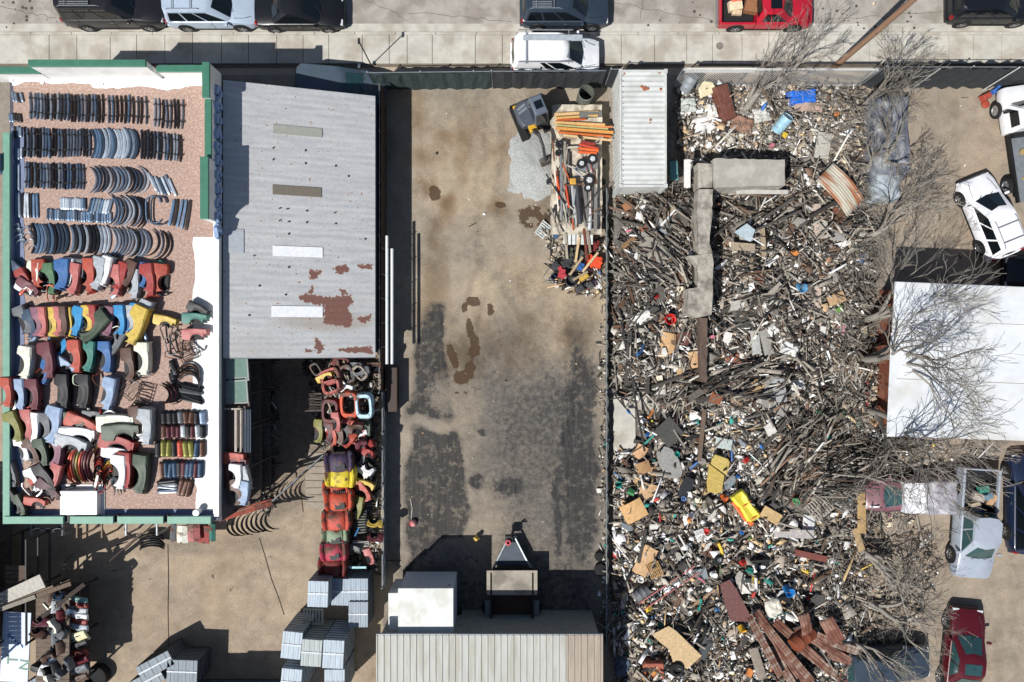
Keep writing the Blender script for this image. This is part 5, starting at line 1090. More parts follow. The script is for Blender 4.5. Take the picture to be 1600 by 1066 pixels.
for i in range(9):
    PB['arc'].put(f'black curved bumper, {nth(i+1)} from the left hanging below the rust-red beam', P(362+i*7.5, 824-i*1.2, 1.9), (.1, .2, R(200+rnd.uniform(-8, 8))), 'black bumpers at the building corner', '1c1d20', (1.4, .75, 1.5))
m = MB(); m.tube([(0, 0, 0), (2.9, 2.6, .2)], .04, 5); tag(m.build('steel_rail', M_STEEL, None, loc=P(418, 790, .9)), 'long thin dark rail leaning over the shadow edge in the yard', 'rail')
# ground slabs beyond the shaded strip
m = MB()
for i in range(8): 
    a = P(490, 712+i*11); m.box((a.x+.2, a.y, .02), (1.2, .33, .04), rot=(0, 0, .03*(i % 3-1)))
tag(m.build('paving_slabs', mat('grey_slab', '958b7e', rough=.95, var=.2), None), kind='structure')
m = MB(); rs = random.Random(2)
for pts in ([(262, 850), (263, 900), (264, 950), (265, 1005), (266, 1060)], [(405, 840), (414, 868), (425, 905), (436, 935), (444, 960)], [(452, 770), (470, 760), (474, 800)]):
    m.tube([P(x+rs.uniform(-1, 1), y, .028) for x, y in pts], .022, 4)
tag(m.build('ground_crack', mat('crack_dark', '6e6354', rough=1), None), kind='structure')

# galvanised stacks of sheets on pallets
M_GALV = mat('galvanised_sheet', '8f9ba6', src='object', rough=.6, metal=.1, var=.2, scale=3, stretch=(3, .4, 1))
def stack(label, px, py, z, w, l, rz=0, pallet=False, n=9):
    t = thing('sheet_stack', label, 'sheet stack', P(px, py, z)-Vector((0, 0, z)), R(rz), 'galvanised stacks in the yard')
    m = MB(); k = 8
    for i in range(k): m.box((-w/2+w*(i+.5)/k, 0, z/2+.06), (w/k*.93, l, z-.12-(i % 2)*.025))
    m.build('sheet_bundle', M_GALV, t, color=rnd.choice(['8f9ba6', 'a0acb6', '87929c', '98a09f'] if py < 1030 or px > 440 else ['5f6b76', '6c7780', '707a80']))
    m = MB()
    for i in range(n): m.box((0, 0, .18+(z-.2)*i/n), (w+.03, l+.03, .02))
    m.build('spacer', M_DARK, t)
    m = MB(); m.box((.0, l*.02, z+.012), (w*1.0, .07, .012)); m.build('strap', mat('pale_strap', 'c8ccd0', rough=.6), t)
    m = MB()
    for sx in (-.4, 0, .4): m.box((sx*w, 0, .06), (.1, l, .1))
    m.build('pallet', mat('pallet_wood', '8c7c68', rough=.9, var=.3), t); return t
for px, py, z, w, l, rz, lab in [(497, 928, 2.4, .98, 1.25, -2, 'top left of the galvanised group beside the dirt lot'), (534, 925, 1.5, .98, 1.32, -2, 'second in the top row of the galvanised group'), (560, 925, 1.6, .95, 1.35, 0, 'third in the top row, next to the lot fence'), (560, 960, 1.7, .95, 1.25, 0, 'half shaded, below the third one by the lot fence'),
        (456, 1008, 2.5, .95, 1.3, -6, 'leftmost of the second galvanised row'), (487, 1020, 2.6, .98, 1.28, -4, 'middle of the second galvanised row'), (521, 1022, 2.6, 1.0, 1.35, -3, 'right end of the second galvanised row'), (455, 1066, 2.7, .98, 1.3, -5, 'leftmost at the bottom edge of the yard'), (523, 1066, 2.3, .98, 1.25, 0, 'right one at the bottom edge of the yard')]:
    stack('tall banded stack of galvanised sheets, '+lab, px, py, z, w, l, rz)
t = scrapframe('pallet', 'white slatted pallet leaning below the top left galvanised stack', 491, 962, 1.0, 1.0, .75, 31, mat('pale_pallet', 'c2bfb2', rough=.8), 0, 'pallet', .03)
m = MB()
for i in range(7): m.box((-.45+.15*i, 0, .14), (.07, .8, .03))
m.build('slat', mat('pale_pallet', None), t)
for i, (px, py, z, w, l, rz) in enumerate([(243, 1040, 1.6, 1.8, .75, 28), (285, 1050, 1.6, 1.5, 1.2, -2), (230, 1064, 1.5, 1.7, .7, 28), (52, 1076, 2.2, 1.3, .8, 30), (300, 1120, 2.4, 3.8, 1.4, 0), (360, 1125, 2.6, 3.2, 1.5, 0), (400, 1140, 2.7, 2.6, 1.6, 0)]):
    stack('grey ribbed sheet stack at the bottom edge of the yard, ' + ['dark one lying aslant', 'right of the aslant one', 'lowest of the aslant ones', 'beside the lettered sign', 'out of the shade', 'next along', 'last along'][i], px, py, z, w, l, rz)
# black drum lying in the shade
m = MB(); m.lathe([(.55, 0), (.58, .1), (.58, .5), (.5, .52), (.46, .3), (0, .28)], 28); tag(m.build('round_tub', M_TYRE, None, smooth=40, loc=P(158, 1052, .0)), 'large dark round tub in the shade at the bottom of the yard', 'tub')

# racks with doors and the lettered sign, bottom left corner
rack('storage rack of wooden shelves full of doors in the bottom left corner', P(60, 0, 2.2).x, P(112, 0, 2.2).x, P(0, 1080, 2.2).y, P(0, 925, 2.2).y, 2.3, 3)
rack('dark tall rack at the left edge below the gravel roofed building', -24.9, P(40, 0, 2.6).x, P(0, 1010, 2.6).y, -9.6, 2.5, 3, deck=False)
rack('large rack outside the left edge of the yard', -31, -25.2, -16, -8.6, 4.2, 4)
DC = ['pale teal', 'dark red', 'grey-white', 'white', 'dark red', 'silver', 'cream', 'black', 'dark red', 'maroon', 'grey', 'brown']
DH = dict(zip(['pale teal', 'dark red', 'grey-white', 'white', 'silver', 'cream', 'black', 'maroon', 'grey', 'brown'], ['7ea8a0', '8a3428', 'b4b8bc', 'd8dadc', 'aab4bc', 'd6d0a8', '202226', '6b1c28', '70757a', '5a4438']))
def door_proto():
    m = MB(); rings = []
    for y, w in ((-.45, .1), (-.35, .16), (0, .2), (.35, .16), (.45, .1)): rings.append([(-.5, y, 0), (-.5, y, w*.6), (0, y, w), (.5, y, w*.5), (.55, y, 0)])
    m.loft(rings); o = m.build('door_salvage', M_OLD, None, smooth=45); q = MB(); q.box((.1, .25, .2), (.2, .04, .03)); q.build('door_handle', M_DARK, o)['tinted'] = 0
    return tag(o, 'x', 'car door')
DP = Proto(door_proto())
for i, (c, py) in enumerate(zip(DC, [936, 944, 952, 961, 970, 978, 994, 1006, 1020, 1030, 1044, 1058])):
    DP.put(f'{c} car door, {nth(i+1)} from the top in the column right of the wooden rack', P(124+(i % 2), py, 1.9), (R(25), 0, R(-12 if i < 6 else 15)), 'car doors in the yard rack', DH[c], (.85, .45 if i != 6 else .7, 1))
for i, c in enumerate(['brown', 'grey-white', 'maroon', 'black', 'grey', 'brown', 'silver', 'black']):
    DP.put(f'{c} door panel standing on the wooden rack, {nth(i+1)} from the top', P(84+(i % 3)*7, 930+i*16, 2.3), (R(50), 0, R(80+i*3)), 'door panels on the wooden rack', DH[c], (.6, .6, 1))
t = thing('lettered_sign', 'white-blue sign board with green letters T and N lying in the bottom left corner', 'sign', P(26, 1010, 2.1), R(-3))
so2 = t
m = MB(); m.box((0, 0, 0), (1.35, 3.4, .06)); m.build('board', mat('pale_blue_board', 'b9cbe2', rough=.5, var=.08), t)
def letters(txt, x, y, s, m_, par, rz, z=.034):
    c = bpy.data.curves.new('lettering', 'FONT'); c.body = txt; c.size = s; c.extrude = .004; c.align_x = 'CENTER'; c.align_y = 'CENTER'; c.offset = .012
    o = bpy.data.objects.new('lettering', c); COL.objects.link(o); o.parent = par; o.location = (x, y, z); o.rotation_euler = (0, 0, rz); c.materials.append(m_); return o
M_GL = mat('sign_green', '1f5a40', rough=.5); M_BL = mat('marker_blue', '2c5fae', rough=.6)
letters('T', -.08, -.62, .72, M_GL, t, R(90)); letters('N', .52, -.85, .72, M_GL, t, R(84))
m = MB(); rs = random.Random(9)
for k in range(5):
    x, y = -.3+.16*k, .55-.12*k; m.tube([(x+rs.uniform(-.09, .09), y+.09*math.sin(j*2.1)+rs.uniform(-.05, .05), .036) for j in range(7)], .014, 4)
m.build('handwriting', M_BL, t)
for i, (px, py, l, a, c, z) in enumerate([(40, 935, 3.0, 22, '7b6a58', 2.7), (60, 930, 3.4, 20, '6a5a4c', 2.75), (30, 925, 2.6, 25, 'b8b4aa', 2.6), (90, 918, 1.5, 28, '4a4038', 2.6), (20, 945, 2.4, 20, '8a8478', 2.8), (100, 938, 2.6, 38, '3a322c', 2.5)]):
    m = MB(); m.box((0, 0, 0), (l, .2 if i != 2 else .7, .06)); o = m.build('wooden_beam', M_WOOD, None, color=c, loc=P(px, py, z)); o.rotation_euler[2] = R(a); tag(o, ['brown', 'long brown', 'white board-like', 'short dark', 'pale thin', 'dark diagonal'][i]+' beam across the top of the rack, bottom left', 'beam')
for i in range(4):
    m = MB(); m.box((0, 0, 0), (1.1, .3, .05)); o = m.build('shelf_board', M_WOOD, None, color='5a4c42', loc=P(27, 888+i*10, 2.2)); tag(o, f'brown shelf board, {nth(i+1)} from the top at the left edge of the yard', 'board', 'brown shelf boards at the left edge')
# things along the south wall
rack('low pale rack against the south wall, leftmost, with bent black bars', P(48, 0, 1).x, P(100, 0, 1).x, P(0, 836, 1).y, by0-.1, 1.0, 1, M_STEEL, False)
rack('low empty pale rack frame against the south wall', P(128, 0, 1).x, P(168, 0, 1).x, P(0, 836, 1).y, by0-.1, 1.4, 1, mat('tan_frame', '8c7a68', rough=.8), False)
rack('low pale rack with white bars against the south wall near the black bumpers', P(200, 0, 1).x, P(250, 0, 1).x, P(0, 834, 1).y, by0-.1, 1.2, 1, M_STEEL, False)
for i in range(6):
    PB['chrome'].put(f'black bumper, {nth(i+1)} from the top in the pile below the south wall', P(238+rnd.uniform(-2, 2), 836+i*3.6, .35+.02*i), (0, .2, R(92)), 'black bumpers below the south wall', '17181b', (.9, .9, 1.4))
for i in range(5):
    PB['arc'].put(f'bent bar, {nth(i+1)} in the leftmost low rack', P(60+i*8, 828, 1.05), (0, .2, R(90)), 'bent bars in the low rack', GREY['black'] if i % 2 else 'b0b0b0', (.6, .5, 1))
for i, (px, c, w) in enumerate([(272, 'grey', .3), (287, 'cream', .55), (304, 'salmon', .6), (320, 'red', .6), (333, 'teal', .3)]):
    m = MB(); m.loft([[(-w/2, -.45, 0), (-w/2, .45, 0), (-w/2, .4, .06), (-w/2, -.4, .06)], [(0, -.48, .06), (0, .48, .06), (0, .45, .14), (0, -.45, .14)], [(w/2, -.45, 0), (w/2, .45, 0), (w/2, .4, .06), (w/2, -.4, .06)]]); o = m.build('car_bonnet', M_RUSTP, None, color=FC[c], loc=P(px, 831+i % 2*3, .8+.15*(i % 3))); o.rotation_euler = (0, .12*(i % 3-1), R(3*(i % 3-1))); tag(o, ['grey strip-like', 'cream and yellow rusty', 'dusty pink', 'faded red', 'thin green'][i]+' car panel below the south wall corner', 'car panel')
for i, (a, b_, z) in enumerate([((125, 838), (160, 820), 1.2), ((168, 880), (222, 832), .7), ((205, 838), (195, 826), 1.0), ((182, 852), (200, 846), .5)]):
    p, q = P(*a, z), P(*b_, z); m = MB(); m.tube([p, q], .035, 5); o = m.build('leaning_pole', M_RUSTD, None); tag(o, ['short slanting', 'long diagonal', 'stub-like', 'thin short'][i]+' dark pole leaning below the south wall', 'pole')
# ------------------------------------------------------------------ things in the dirt lot
def heap(name, label, cat, px, py, rx, ry, h, mtl, seed, n=40):
    x = np.linspace(-1, 1, n); X, Y = np.meshgrid(x, x); d = np.hypot(X, Y); e = .95+.9*(fbm(X*10+50, Y*10+50, 7, seed, 4)-.5)
    z = h*np.clip(1-(d/e)**1.6, -.2, 1)*(.7+.5*fbm(X*10+50, Y*10+50, 4, seed+1)) - .03
    m = MB(); m.add([(float(a*rx), float(b_*ry), float(c)) for a, b_, c in zip(X.ravel(), Y.ravel(), z.ravel())], [(i*n+j, i*n+j+1, (i+1)*n+j+1, (i+1)*n+j) for i in range(n-1) for j in range(n-1)])
    o = m.build(name, mtl, None, smooth=80, loc=P(px, py)); return tag(o, label, cat)
o = heap('gravel_pile', 'low pale grey gravel pile in front of the mini excavator', 'gravel pile', 834, 262, 1.75, 1.95, .42, mat('grey_gravel', 'aaaca8', rough=.95, scale=34, var=.45, bump=.8, bscale=45, col2='8f918f'), 4)
# pipes on the fence rack
t = thing('pipe_rack', 'two long white pipes lying on brackets along the west fence', 'pipe rack', P(610, 470, 0))
for i, (px, ya, yb) in enumerate([(605, 369, 569), (613, 389, 569)]):
    a, c = P(px, ya, 1.85), P(px, yb, 1.85); m = MB(); m.tube([a-t.location, c-t.location], .075, 10); m.build('pipe', mat('white_pipe', 'd6dcdc', rough=.4, var=.1), t, smooth=50)
for y in (2.5, 1.2, 0, -1.2, -2.4):
    m = MB(); m.tube([(-.12, y, 1.7), (.25, y, 1.76)], .03, 5); m.tube([(-.1, y, 0), (-.1, y, 1.9)], .035, 5); m.tube([(.22, y, 1.76), (.22, y, 1.98)], .025, 5); m.build('bracket', M_STEEL, t)
m = MB(); m.box((-.1, 0, .4), (.55, 2.2, .8)); m.box((-.1, 0, .83), (.6, 2.25, .05)); tag(m.build('steel_locker', mat('dark_brown_locker', '42352e', rough=.7, var=.2), None, bevel=.02, loc=P(619, 607, .0)-Vector((0, 0, 0))), 'dark brown locker below the white pipes by the west fence', 'locker')
m = MB(); m.lathe([(0, 0), (.16, .02), (.2, .12), (.14, .26), (.05, .33), (0, .34)], 14); tag(m.build('buoy_ball', mat('pink_plastic', 'd99a98', rough=.5, col2='b9484a', scale=4), None, smooth=50, loc=P(646, 816)), 'pink and white ball-like bundle on the dark asphalt strip', 'ball')
m = MB(); m.tube([(0, 0, .02), (.05, .6, .03), (-.04, 1.1, .02)], .03, 5); tag(m.build('hose', mat('pale_hose', 'a9a49a', rough=.7), None, loc=P(643, 812)), 'pale hose lying above the pink ball', 'hose')
m = MB(); m.lathe([(.1, 0), (.1, .5), (.06, .55), (0, .56)], 10); m.box((0, 0, .3), (.3, .08, .08)); tag(m.build('yellow_hydrant', mat('yellow_hydrant', 'c9a94a', rough=.6), None, loc=P(745, 838)), 'small yellow standpipe at the edge of the building shade', 'standpipe')
for i, (px, py) in enumerate([(768, 972), (842, 968)]):
    m = MB(); m.lathe([(.2, 0), (.22, .5), (.2, .52), (.18, .45), (0, .44)], 16); tag(m.build('bin', mat('blue_grey_bin', '4a5a66', rough=.5), None, loc=P(px, py, 0)), ['blue-grey bin in the shade left of the dump trailer', 'blue-grey bin in the shade right of the dump trailer'][i], 'bin')
for i, (px, py, s) in enumerate([(937, 888, .3), (935, 868, .22)]):
    m = MB(); m.lathe([(s*.55, 0), (s, .02), (s, .2), (s*.55, .22)], 20); tag(m.build('tyre', M_TYRE, None, smooth=40, loc=P(px, py, .1)), ['tyre at the east fence by the shade edge', 'small wheel at the east fence above the other tyre'][i], 'tyre')
# big open barrel by the gate
m = MB(); m.lathe([(.36, 0), (.4, .5), (.4, 1.5), (.36, 1.52), (.34, 1.4), (.34, .2), (0, .18)], 26); tag(m.build('open_drum', mat('grey_green_drum', '5b5f56', rough=.7, var=.3), None, smooth=45, loc=P(911, 162)), 'tall open grey drum beside the gate fence', 'drum')
# long trailer deck, canvas, loads
t = thing('flatbed_trailer', 'long flatbed trailer with pale torn tarp on deck parked against the east fence', 'trailer', P(899, 272), 0)
m = MB(); m.box((0, 0, .62), (2.5, 6.4, .12)); m.build('deck', mat('trailer_deck_wood', '80705c', rough=.9, var=.35), t)
rs = np.random.RandomState(2); n = 50; x = np.linspace(-1, 1, n); X, Y = np.meshgrid(x, x); z = .74+.14*(vnoise(X*10+20, Y*24+30, 2.2, 1))+.05*vnoise(X*10+20, Y*24+30, .8, 2); z = np.where(abs(X) > .96, .4, z)
ex_ = 1+.06*(vnoise(X*0+5, Y*20+30, 1.3, 3)-.5)
m = MB(); m.add([(float(a*1.33*e), float(b_*3.3), float(c)) for a, b_, c, e in zip(X.ravel(), Y.ravel(), z.ravel(), ex_.ravel())], [(i*n+j, i*n+j+1, (i+1)*n+j+1, (i+1)*n+j) for i in range(n-1) for j in range(n-1)])
m.build('tarp', mat('cream_tarp', 'bdb4a2', rough=.85, var=.3, col2='8f8472', scale=4), t, smooth=50)
m = MB()
for i in range(7): m.box((-.6+.22*i, -3.55, .8), (.17, .5, .03), rot=(.1, 0, 0))
m.build('ramp', mat('pale_ramp', 'c3c8c4', rough=.6), t)
for sd in (-1, 1):
    for y in (-.5, .5): wheel(t, sd*1.2, y, .33, sd)
tz = .95
def pole(label, a, b_, r, colr, name='pole', cat='pole', grp=None, mm=M_OBJ, n=7, sq=False):
    m = MB(); 
    if sq: d = b_-a; m.box((a+b_)/2, (d.length, r*2, r*1.2), rot=(0, -math.atan2(d.z, math.hypot(d.x, d.y)), math.atan2(d.y, d.x)))
    else: m.tube([a, b_], r, n)
    o_ = (a+b_)/2; m.v = [(v[0]-o_.x, v[1]-o_.y, v[2]-o_.z) for v in m.v]
    o = m.build(name, mm, None, color=colr, loc=o_); return tag(o, label, cat, grp)
for i, (x0, y0, x1, y1, c, w, r) in enumerate([(866, 180, 935, 176, 'c9a878', 'pale tan', .07), (868, 185, 934, 181, 'c79f5c', 'tan', .06), (905, 181, 940, 179, '6b6a66', 'thick dark grey', .13), (870, 188, 915, 187, 'b0522c', 'short orange-brown', .06), (866, 192, 945, 196, 'cda46a', 'light tan', .06), (870, 196, 950, 202, 'a8a46c', 'greenish', .05), (868, 201, 958, 208, 'c98f4a', 'ochre', .07), (872, 207, 955, 214, 'c0642c', 'orange', .06), (880, 212, 955, 220, 'd2b284', 'cream', .05), (895, 197, 957, 199, 'c97a4a', 'peach', .05)]):
    pole(f'{w} timber post lying across the north end of the flatbed trailer', P(x0, y0, tz+.05*(i % 3)), P(x1, y1, tz+.05*((i+1) % 3)), r, c, 'timber_post', 'post', None, M_WOOD, sq=i % 2 == 0)
for i, (x0, y0, x1, y1, c, w, r) in enumerate([(868, 270, 878, 325, 'd2542c', 'orange', .09), (866, 262, 872, 330, 'd8d0c0', 'white', .04), (876, 225, 878, 345, '74777a', 'grey steel', .07), (882, 222, 884, 350, '8a8478', 'grey-brown', .06), (888, 240, 890, 340, '5a5652', 'dark', .06), (893, 290, 899, 352, 'a8aeb2', 'pale steel', .05), (900, 288, 906, 350, '3c3e42', 'black plastic', .13), (912, 290, 920, 352, '6c6a66', 'grey', .08), (925, 262, 921, 360, 'bfc3c6', 'silvery', .09), (931, 250, 930, 362, '7a7772', 'grey weathered', .08), (884, 290, 889, 325, 'b8442c', 'short red', .06), (880, 300, 890, 352, '9a8f7e', 'tan', .05), (905, 312, 915, 356, '8a8680', 'second grey', .05), (870, 228, 872, 262, 'c4bcae', 'pale', .05)]):
    pole(f'{w} long bar lying along the flatbed trailer south of the cross posts', P(x0, y0, tz+.1+.07*(i % 4)), P(x1, y1, tz+.05+.07*((i+1) % 4)), r, c, 'long_bar', 'bar', None, M_WOOD if i % 2 else M_OBJ, sq=bool(i % 2))
for i, (x0, y0, x1, y1, c, w) in enumerate([(905, 226, 935, 233, 'b8402c', 'red'), (903, 232, 935, 236, 'd8642c', 'orange'), (903, 238, 932, 240, 'd05a2a', 'thick orange'), (908, 222, 930, 226, '8a2f24', 'dark red')]):
    pole(f'{w} jack handle bar among the tools on the trailer', P(x0, y0, tz+.3), P(x1, y1, tz+.32), .07, c, 'tool_bar', 'tool', None, M_OBJ)
for i, (px, py, r_) in enumerate([(908, 257, .24), (925, 250, .27), (920, 283, .3), (918, 295, .2), (874, 227, .2), (872, 240, .16)]):
    t = thing('spare_wheel', ['left white-rimmed small wheel on the trailer tools', 'right white-rimmed small wheel on the trailer tools', 'large hand-truck wheel below the two white-rimmed ones', 'small wheel touching the hand-truck wheel', 'dark round roller at the west side of the trailer', 'small dark roller below the first roller'][i], 'wheel', P(px, py, tz+.25))
    m = MB(); m.lathe([(r_*.5, 0), (r_, .02), (r_, .12), (r_*.5, .14)], 20, cap=False); m.build('tyre', M_TYRE, t, smooth=40)
    m = MB(); m.lathe([(r_*.6, .02), (r_*.6, .13), (r_*.3, .1), (r_*.12, .15), (0, .15)], 16); m.build('rim', M_LAMP if i < 4 else M_DARK, t, smooth=40)
    if i < 3:
        m = MB(); 
        for k in range(5): m.lathe([(r_*.08, .125), (0, .13)], 6, (r_*.38*math.cos(k*1.257), r_*.38*math.sin(k*1.257), 0))
        m.build('rim_hole', M_DARK, t)
pole('bent silver handle of the hand truck on the trailer', P(893, 262, 1.3), P(915, 282, 1.25), .03, 'b8bcc0', 'handle_tube', 'handle', None, M_CHROME)
m = MB(); m.box((0, 0, 0), (.3, .3, .12)); tag(m.build('yellow_box', mat('yellow_paint', 'c99a3a', rough=.6), None, bevel=.03, loc=P(895, 284, 1.3)), 'small yellow tool case among the bars on the trailer', 'tool case')
m = MB(); m.box((0, 0, 0), (1.0, .35, .2), rot=(0, 0, .1)); m.box((0, .2, .1), (.8, .1, .1)); tag(m.build('generator_panel', M_STEEL, None, bevel=.03, loc=P(915, 263, 1.0)), 'grey machine panel under the white-rimmed wheels', 'machine')
m = MB()
for i in range(7): m.box((-.36+i*.12, 0, .03), (.07, .55, .03))
for y in (-.26, .26): m.box((0, y, .05), (.85, .05, .05))
o = m.build('small_pallet', mat('pale_ramp', None), None, loc=P(848, 359, .1)); o.rotation_euler = (R(18), 0, R(55)); tag(o, 'small pale slatted grate leaning at the foot of the trailer ramp', 'grate')
rr = random.Random(31)
for i in range(34):
    px, py = rr.uniform(864, 934), rr.uniform(222, 352); L = rr.uniform(12, 60); a = R(rr.choice([rr.gauss(88, 12), rr.uniform(0, 180)])); c, w = rr.choice([('5c5a56', 'grey'), ('2c2c2e', 'black'), ('8a8478', 'weathered'), ('b8b2a4', 'pale'), ('a8502c', 'rusty orange'), ('6b4a38', 'brown'), ('9aa0a4', 'steel')])
    pole(f'{w} loose rod or pipe, {nth(i+1)} in the tangle on the flatbed trailer', P(px-L/2*math.cos(a), py-L/2*math.sin(a), tz+rr.uniform(.15, .35)), P(px+L/2*math.cos(a), py+L/2*math.sin(a), tz+rr.uniform(.15, .4)), rr.uniform(.02, .05), c, 'loose_rod', 'rod', 'loose rods on the flatbed trailer', M_WOOD if i % 2 else M_OBJ, 6, i % 3 == 0)
# equipment heap at the trailer end
rr = random.Random(12)
eq = [(868, 370, 'gas_can', '2d4a6b', 'small blue gas can by the ramp', .22), (897, 376, 'wire_basket', '8a4a30', 'rusty brown round basket in a crate', .5), (884, 412, 'push_mower', '2b2b2c', 'black push mower body left of the red engine', .6), (868, 418, 'mower_deck', '333436', 'black mower deck at the left of the equipment heap', .5), (877, 428, 'engine', 'a8323c', 'red small engine with black parts', .5), (864, 434, 'paint_bucket', '23304a', 'dark blue bucket at the left foot of the heap', .28), (891, 440, 'tyre_stack', '242426', 'black tyre-like tub below the red engine', .6), (907, 418, 'blue_bag', '2a5a9a', 'bright blue bag inside the wooden frame', .4), (912, 433, 'yellow_crate', 'b8963a', 'yellow and black box below the blue bag', .45), (928, 410, 'orange_canopy', 'd8481e', 'bright orange folded canopy against the east fence', .8), (925, 385, 'red_chest', '6b1a1a', 'dark red tool chest in the heap', .6), (905, 452, 'scrap_motor', '3a3a3a', 'grey motor at the bottom of the equipment heap', .45), (921, 447, 'scrap_box', '4a4a48', 'dark battery box near the east fence', .4), (888, 395, 'green_cover', '46493c', 'olive green cover over machine', .55), (902, 400, 'grey_cabinet', '4a4c48', 'dark grey cabinet in the middle of the heap', .7)]
for i, (px, py, nm, c, lab, s) in enumerate(eq):
    m = MB(); k = rr.randint(3, 5)
    if 'tyre' in nm or 'bucket' in nm or 'basket' in nm: m.lathe([(s*.4, 0), (s*.5, .05), (s*.5, .38), (s*.42, .4), (s*.38, .15), (0, .12)], 18)
    else:
        m.box((0, 0, .25), (s, s*.75, .4), taper=.85)
        for q in range(k): m.box((rr.uniform(-s/2, s/2), rr.uniform(-s/2, s/2)*.8, rr.uniform(.2, .55)), (rr.uniform(.1, .3), rr.uniform(.08, .25), rr.uniform(.06, .2)), rot=(0, 0, rr.uniform(0, 3)))
    o = m.build(nm, M_OLD, None, bevel=.02, color=c, loc=P(px, py, .15)); o.rotation_euler[2] = rr.uniform(0, 3); tag(o, lab, nm.replace('_', ' '))
    if 'mower' in nm:
        q = MB(); q.tube([(0, .2, .4), (.1, .8, .8), (.4, .8, .8), (.3, .2, .4)], .02, 5); q.build('handle', M_STEEL, o)
for i, (x0, y0, x1, y1, c, w) in enumerate([(883, 365, 886, 405, 'a09684', 'upright weathered'), (912, 358, 917, 408, '6c3a2c', 'red-brown thick'), (918, 362, 922, 395, '8a7c6a', 'thin grey-brown'), (890, 430, 910, 402, 'b09a78', 'slanting tan'), (910, 425, 934, 395, 'c9b08a', 'long slanting pale'), (895, 438, 918, 425, 'a08c70', 'short slanting'), (905, 370, 899, 410, 'c4aa80', 'pale bent')]):
    pole(f'{w} board sticking out of the equipment heap', P(x0, y0, .9), P(x1, y1, .8), .06, c, 'board', 'board', None, M_WOOD, sq=True)

# ------------------------------------------------------------------ junk lot: litter (uncountable), then boards, sheets and single items
PAL = {
 'burnt': (['4a4743', '6b665e', '33312e', '8a857b', 'a39e94', '262523', 'b5b1a8', 'cfccc5', '6a5546', '8a6a54', 'e0deda', '5c5852'], [5, 6, 4, 6, 5, 3, 4, 3, 2, 1, 2, 5]),
 'white': (['cfccc6', 'e6e4e0', 'b0aca3', '9a958b', '6b665e', '2c2b29', 'b59a78', '8a7765', 'd5dbdc', '5a5650', '7d776e', '3a3733'], [4, 5, 5, 5, 4, 3, 2, 2, 2, 4, 4, 2]),
 'trash': (['e4e2de', 'cac6be', 'aaa498', '7a7368', '33302c', 'b89870', 'c9ac80', '2f7d74', '3a6ea0', 'a83a34', 'd8b84a', 'dedede', '94887a', '5c5852', '4a6a3c', '242322', '9a9388'], [5, 5, 5, 5, 4, 2.4, 1.6, .5, .35, .3, .2, 4, 5, 5, .2, 3.5, 5]),
 'dry': (['948775', 'a99b86', '756959', 'b8ab94', '5c5246', 'c9c4b8', '4a443c', '82766a', '94705f', 'd8d5ce'], [5, 5, 5, 3, 4, 2, 3, 5, .7, 1.5]),
}
def poly_pts(poly, n, rs):
    xs = [p[0] for p in poly]; ys = [p[1] for p in poly]; out = []; tot = 0
    while tot < n:
        X = rs.uniform(min(xs), max(xs), n*2); Y = rs.uniform(min(ys), max(ys), n*2); d = sdf(poly, X, Y); k = d > 0
        out.append(np.stack([X[k], Y[k]], -1)); tot += k.sum()
    return np.concatenate(out)[:n]
VV, FF, CC = [], [], []; base_i = 0
rsn = np.random.RandomState(11)
QUADS = np.array([(3, 2, 1, 0), (4, 5, 6, 7), (0, 1, 5, 4), (1, 2, 6, 5), (2, 3, 7, 6), (3, 0, 4, 7)])
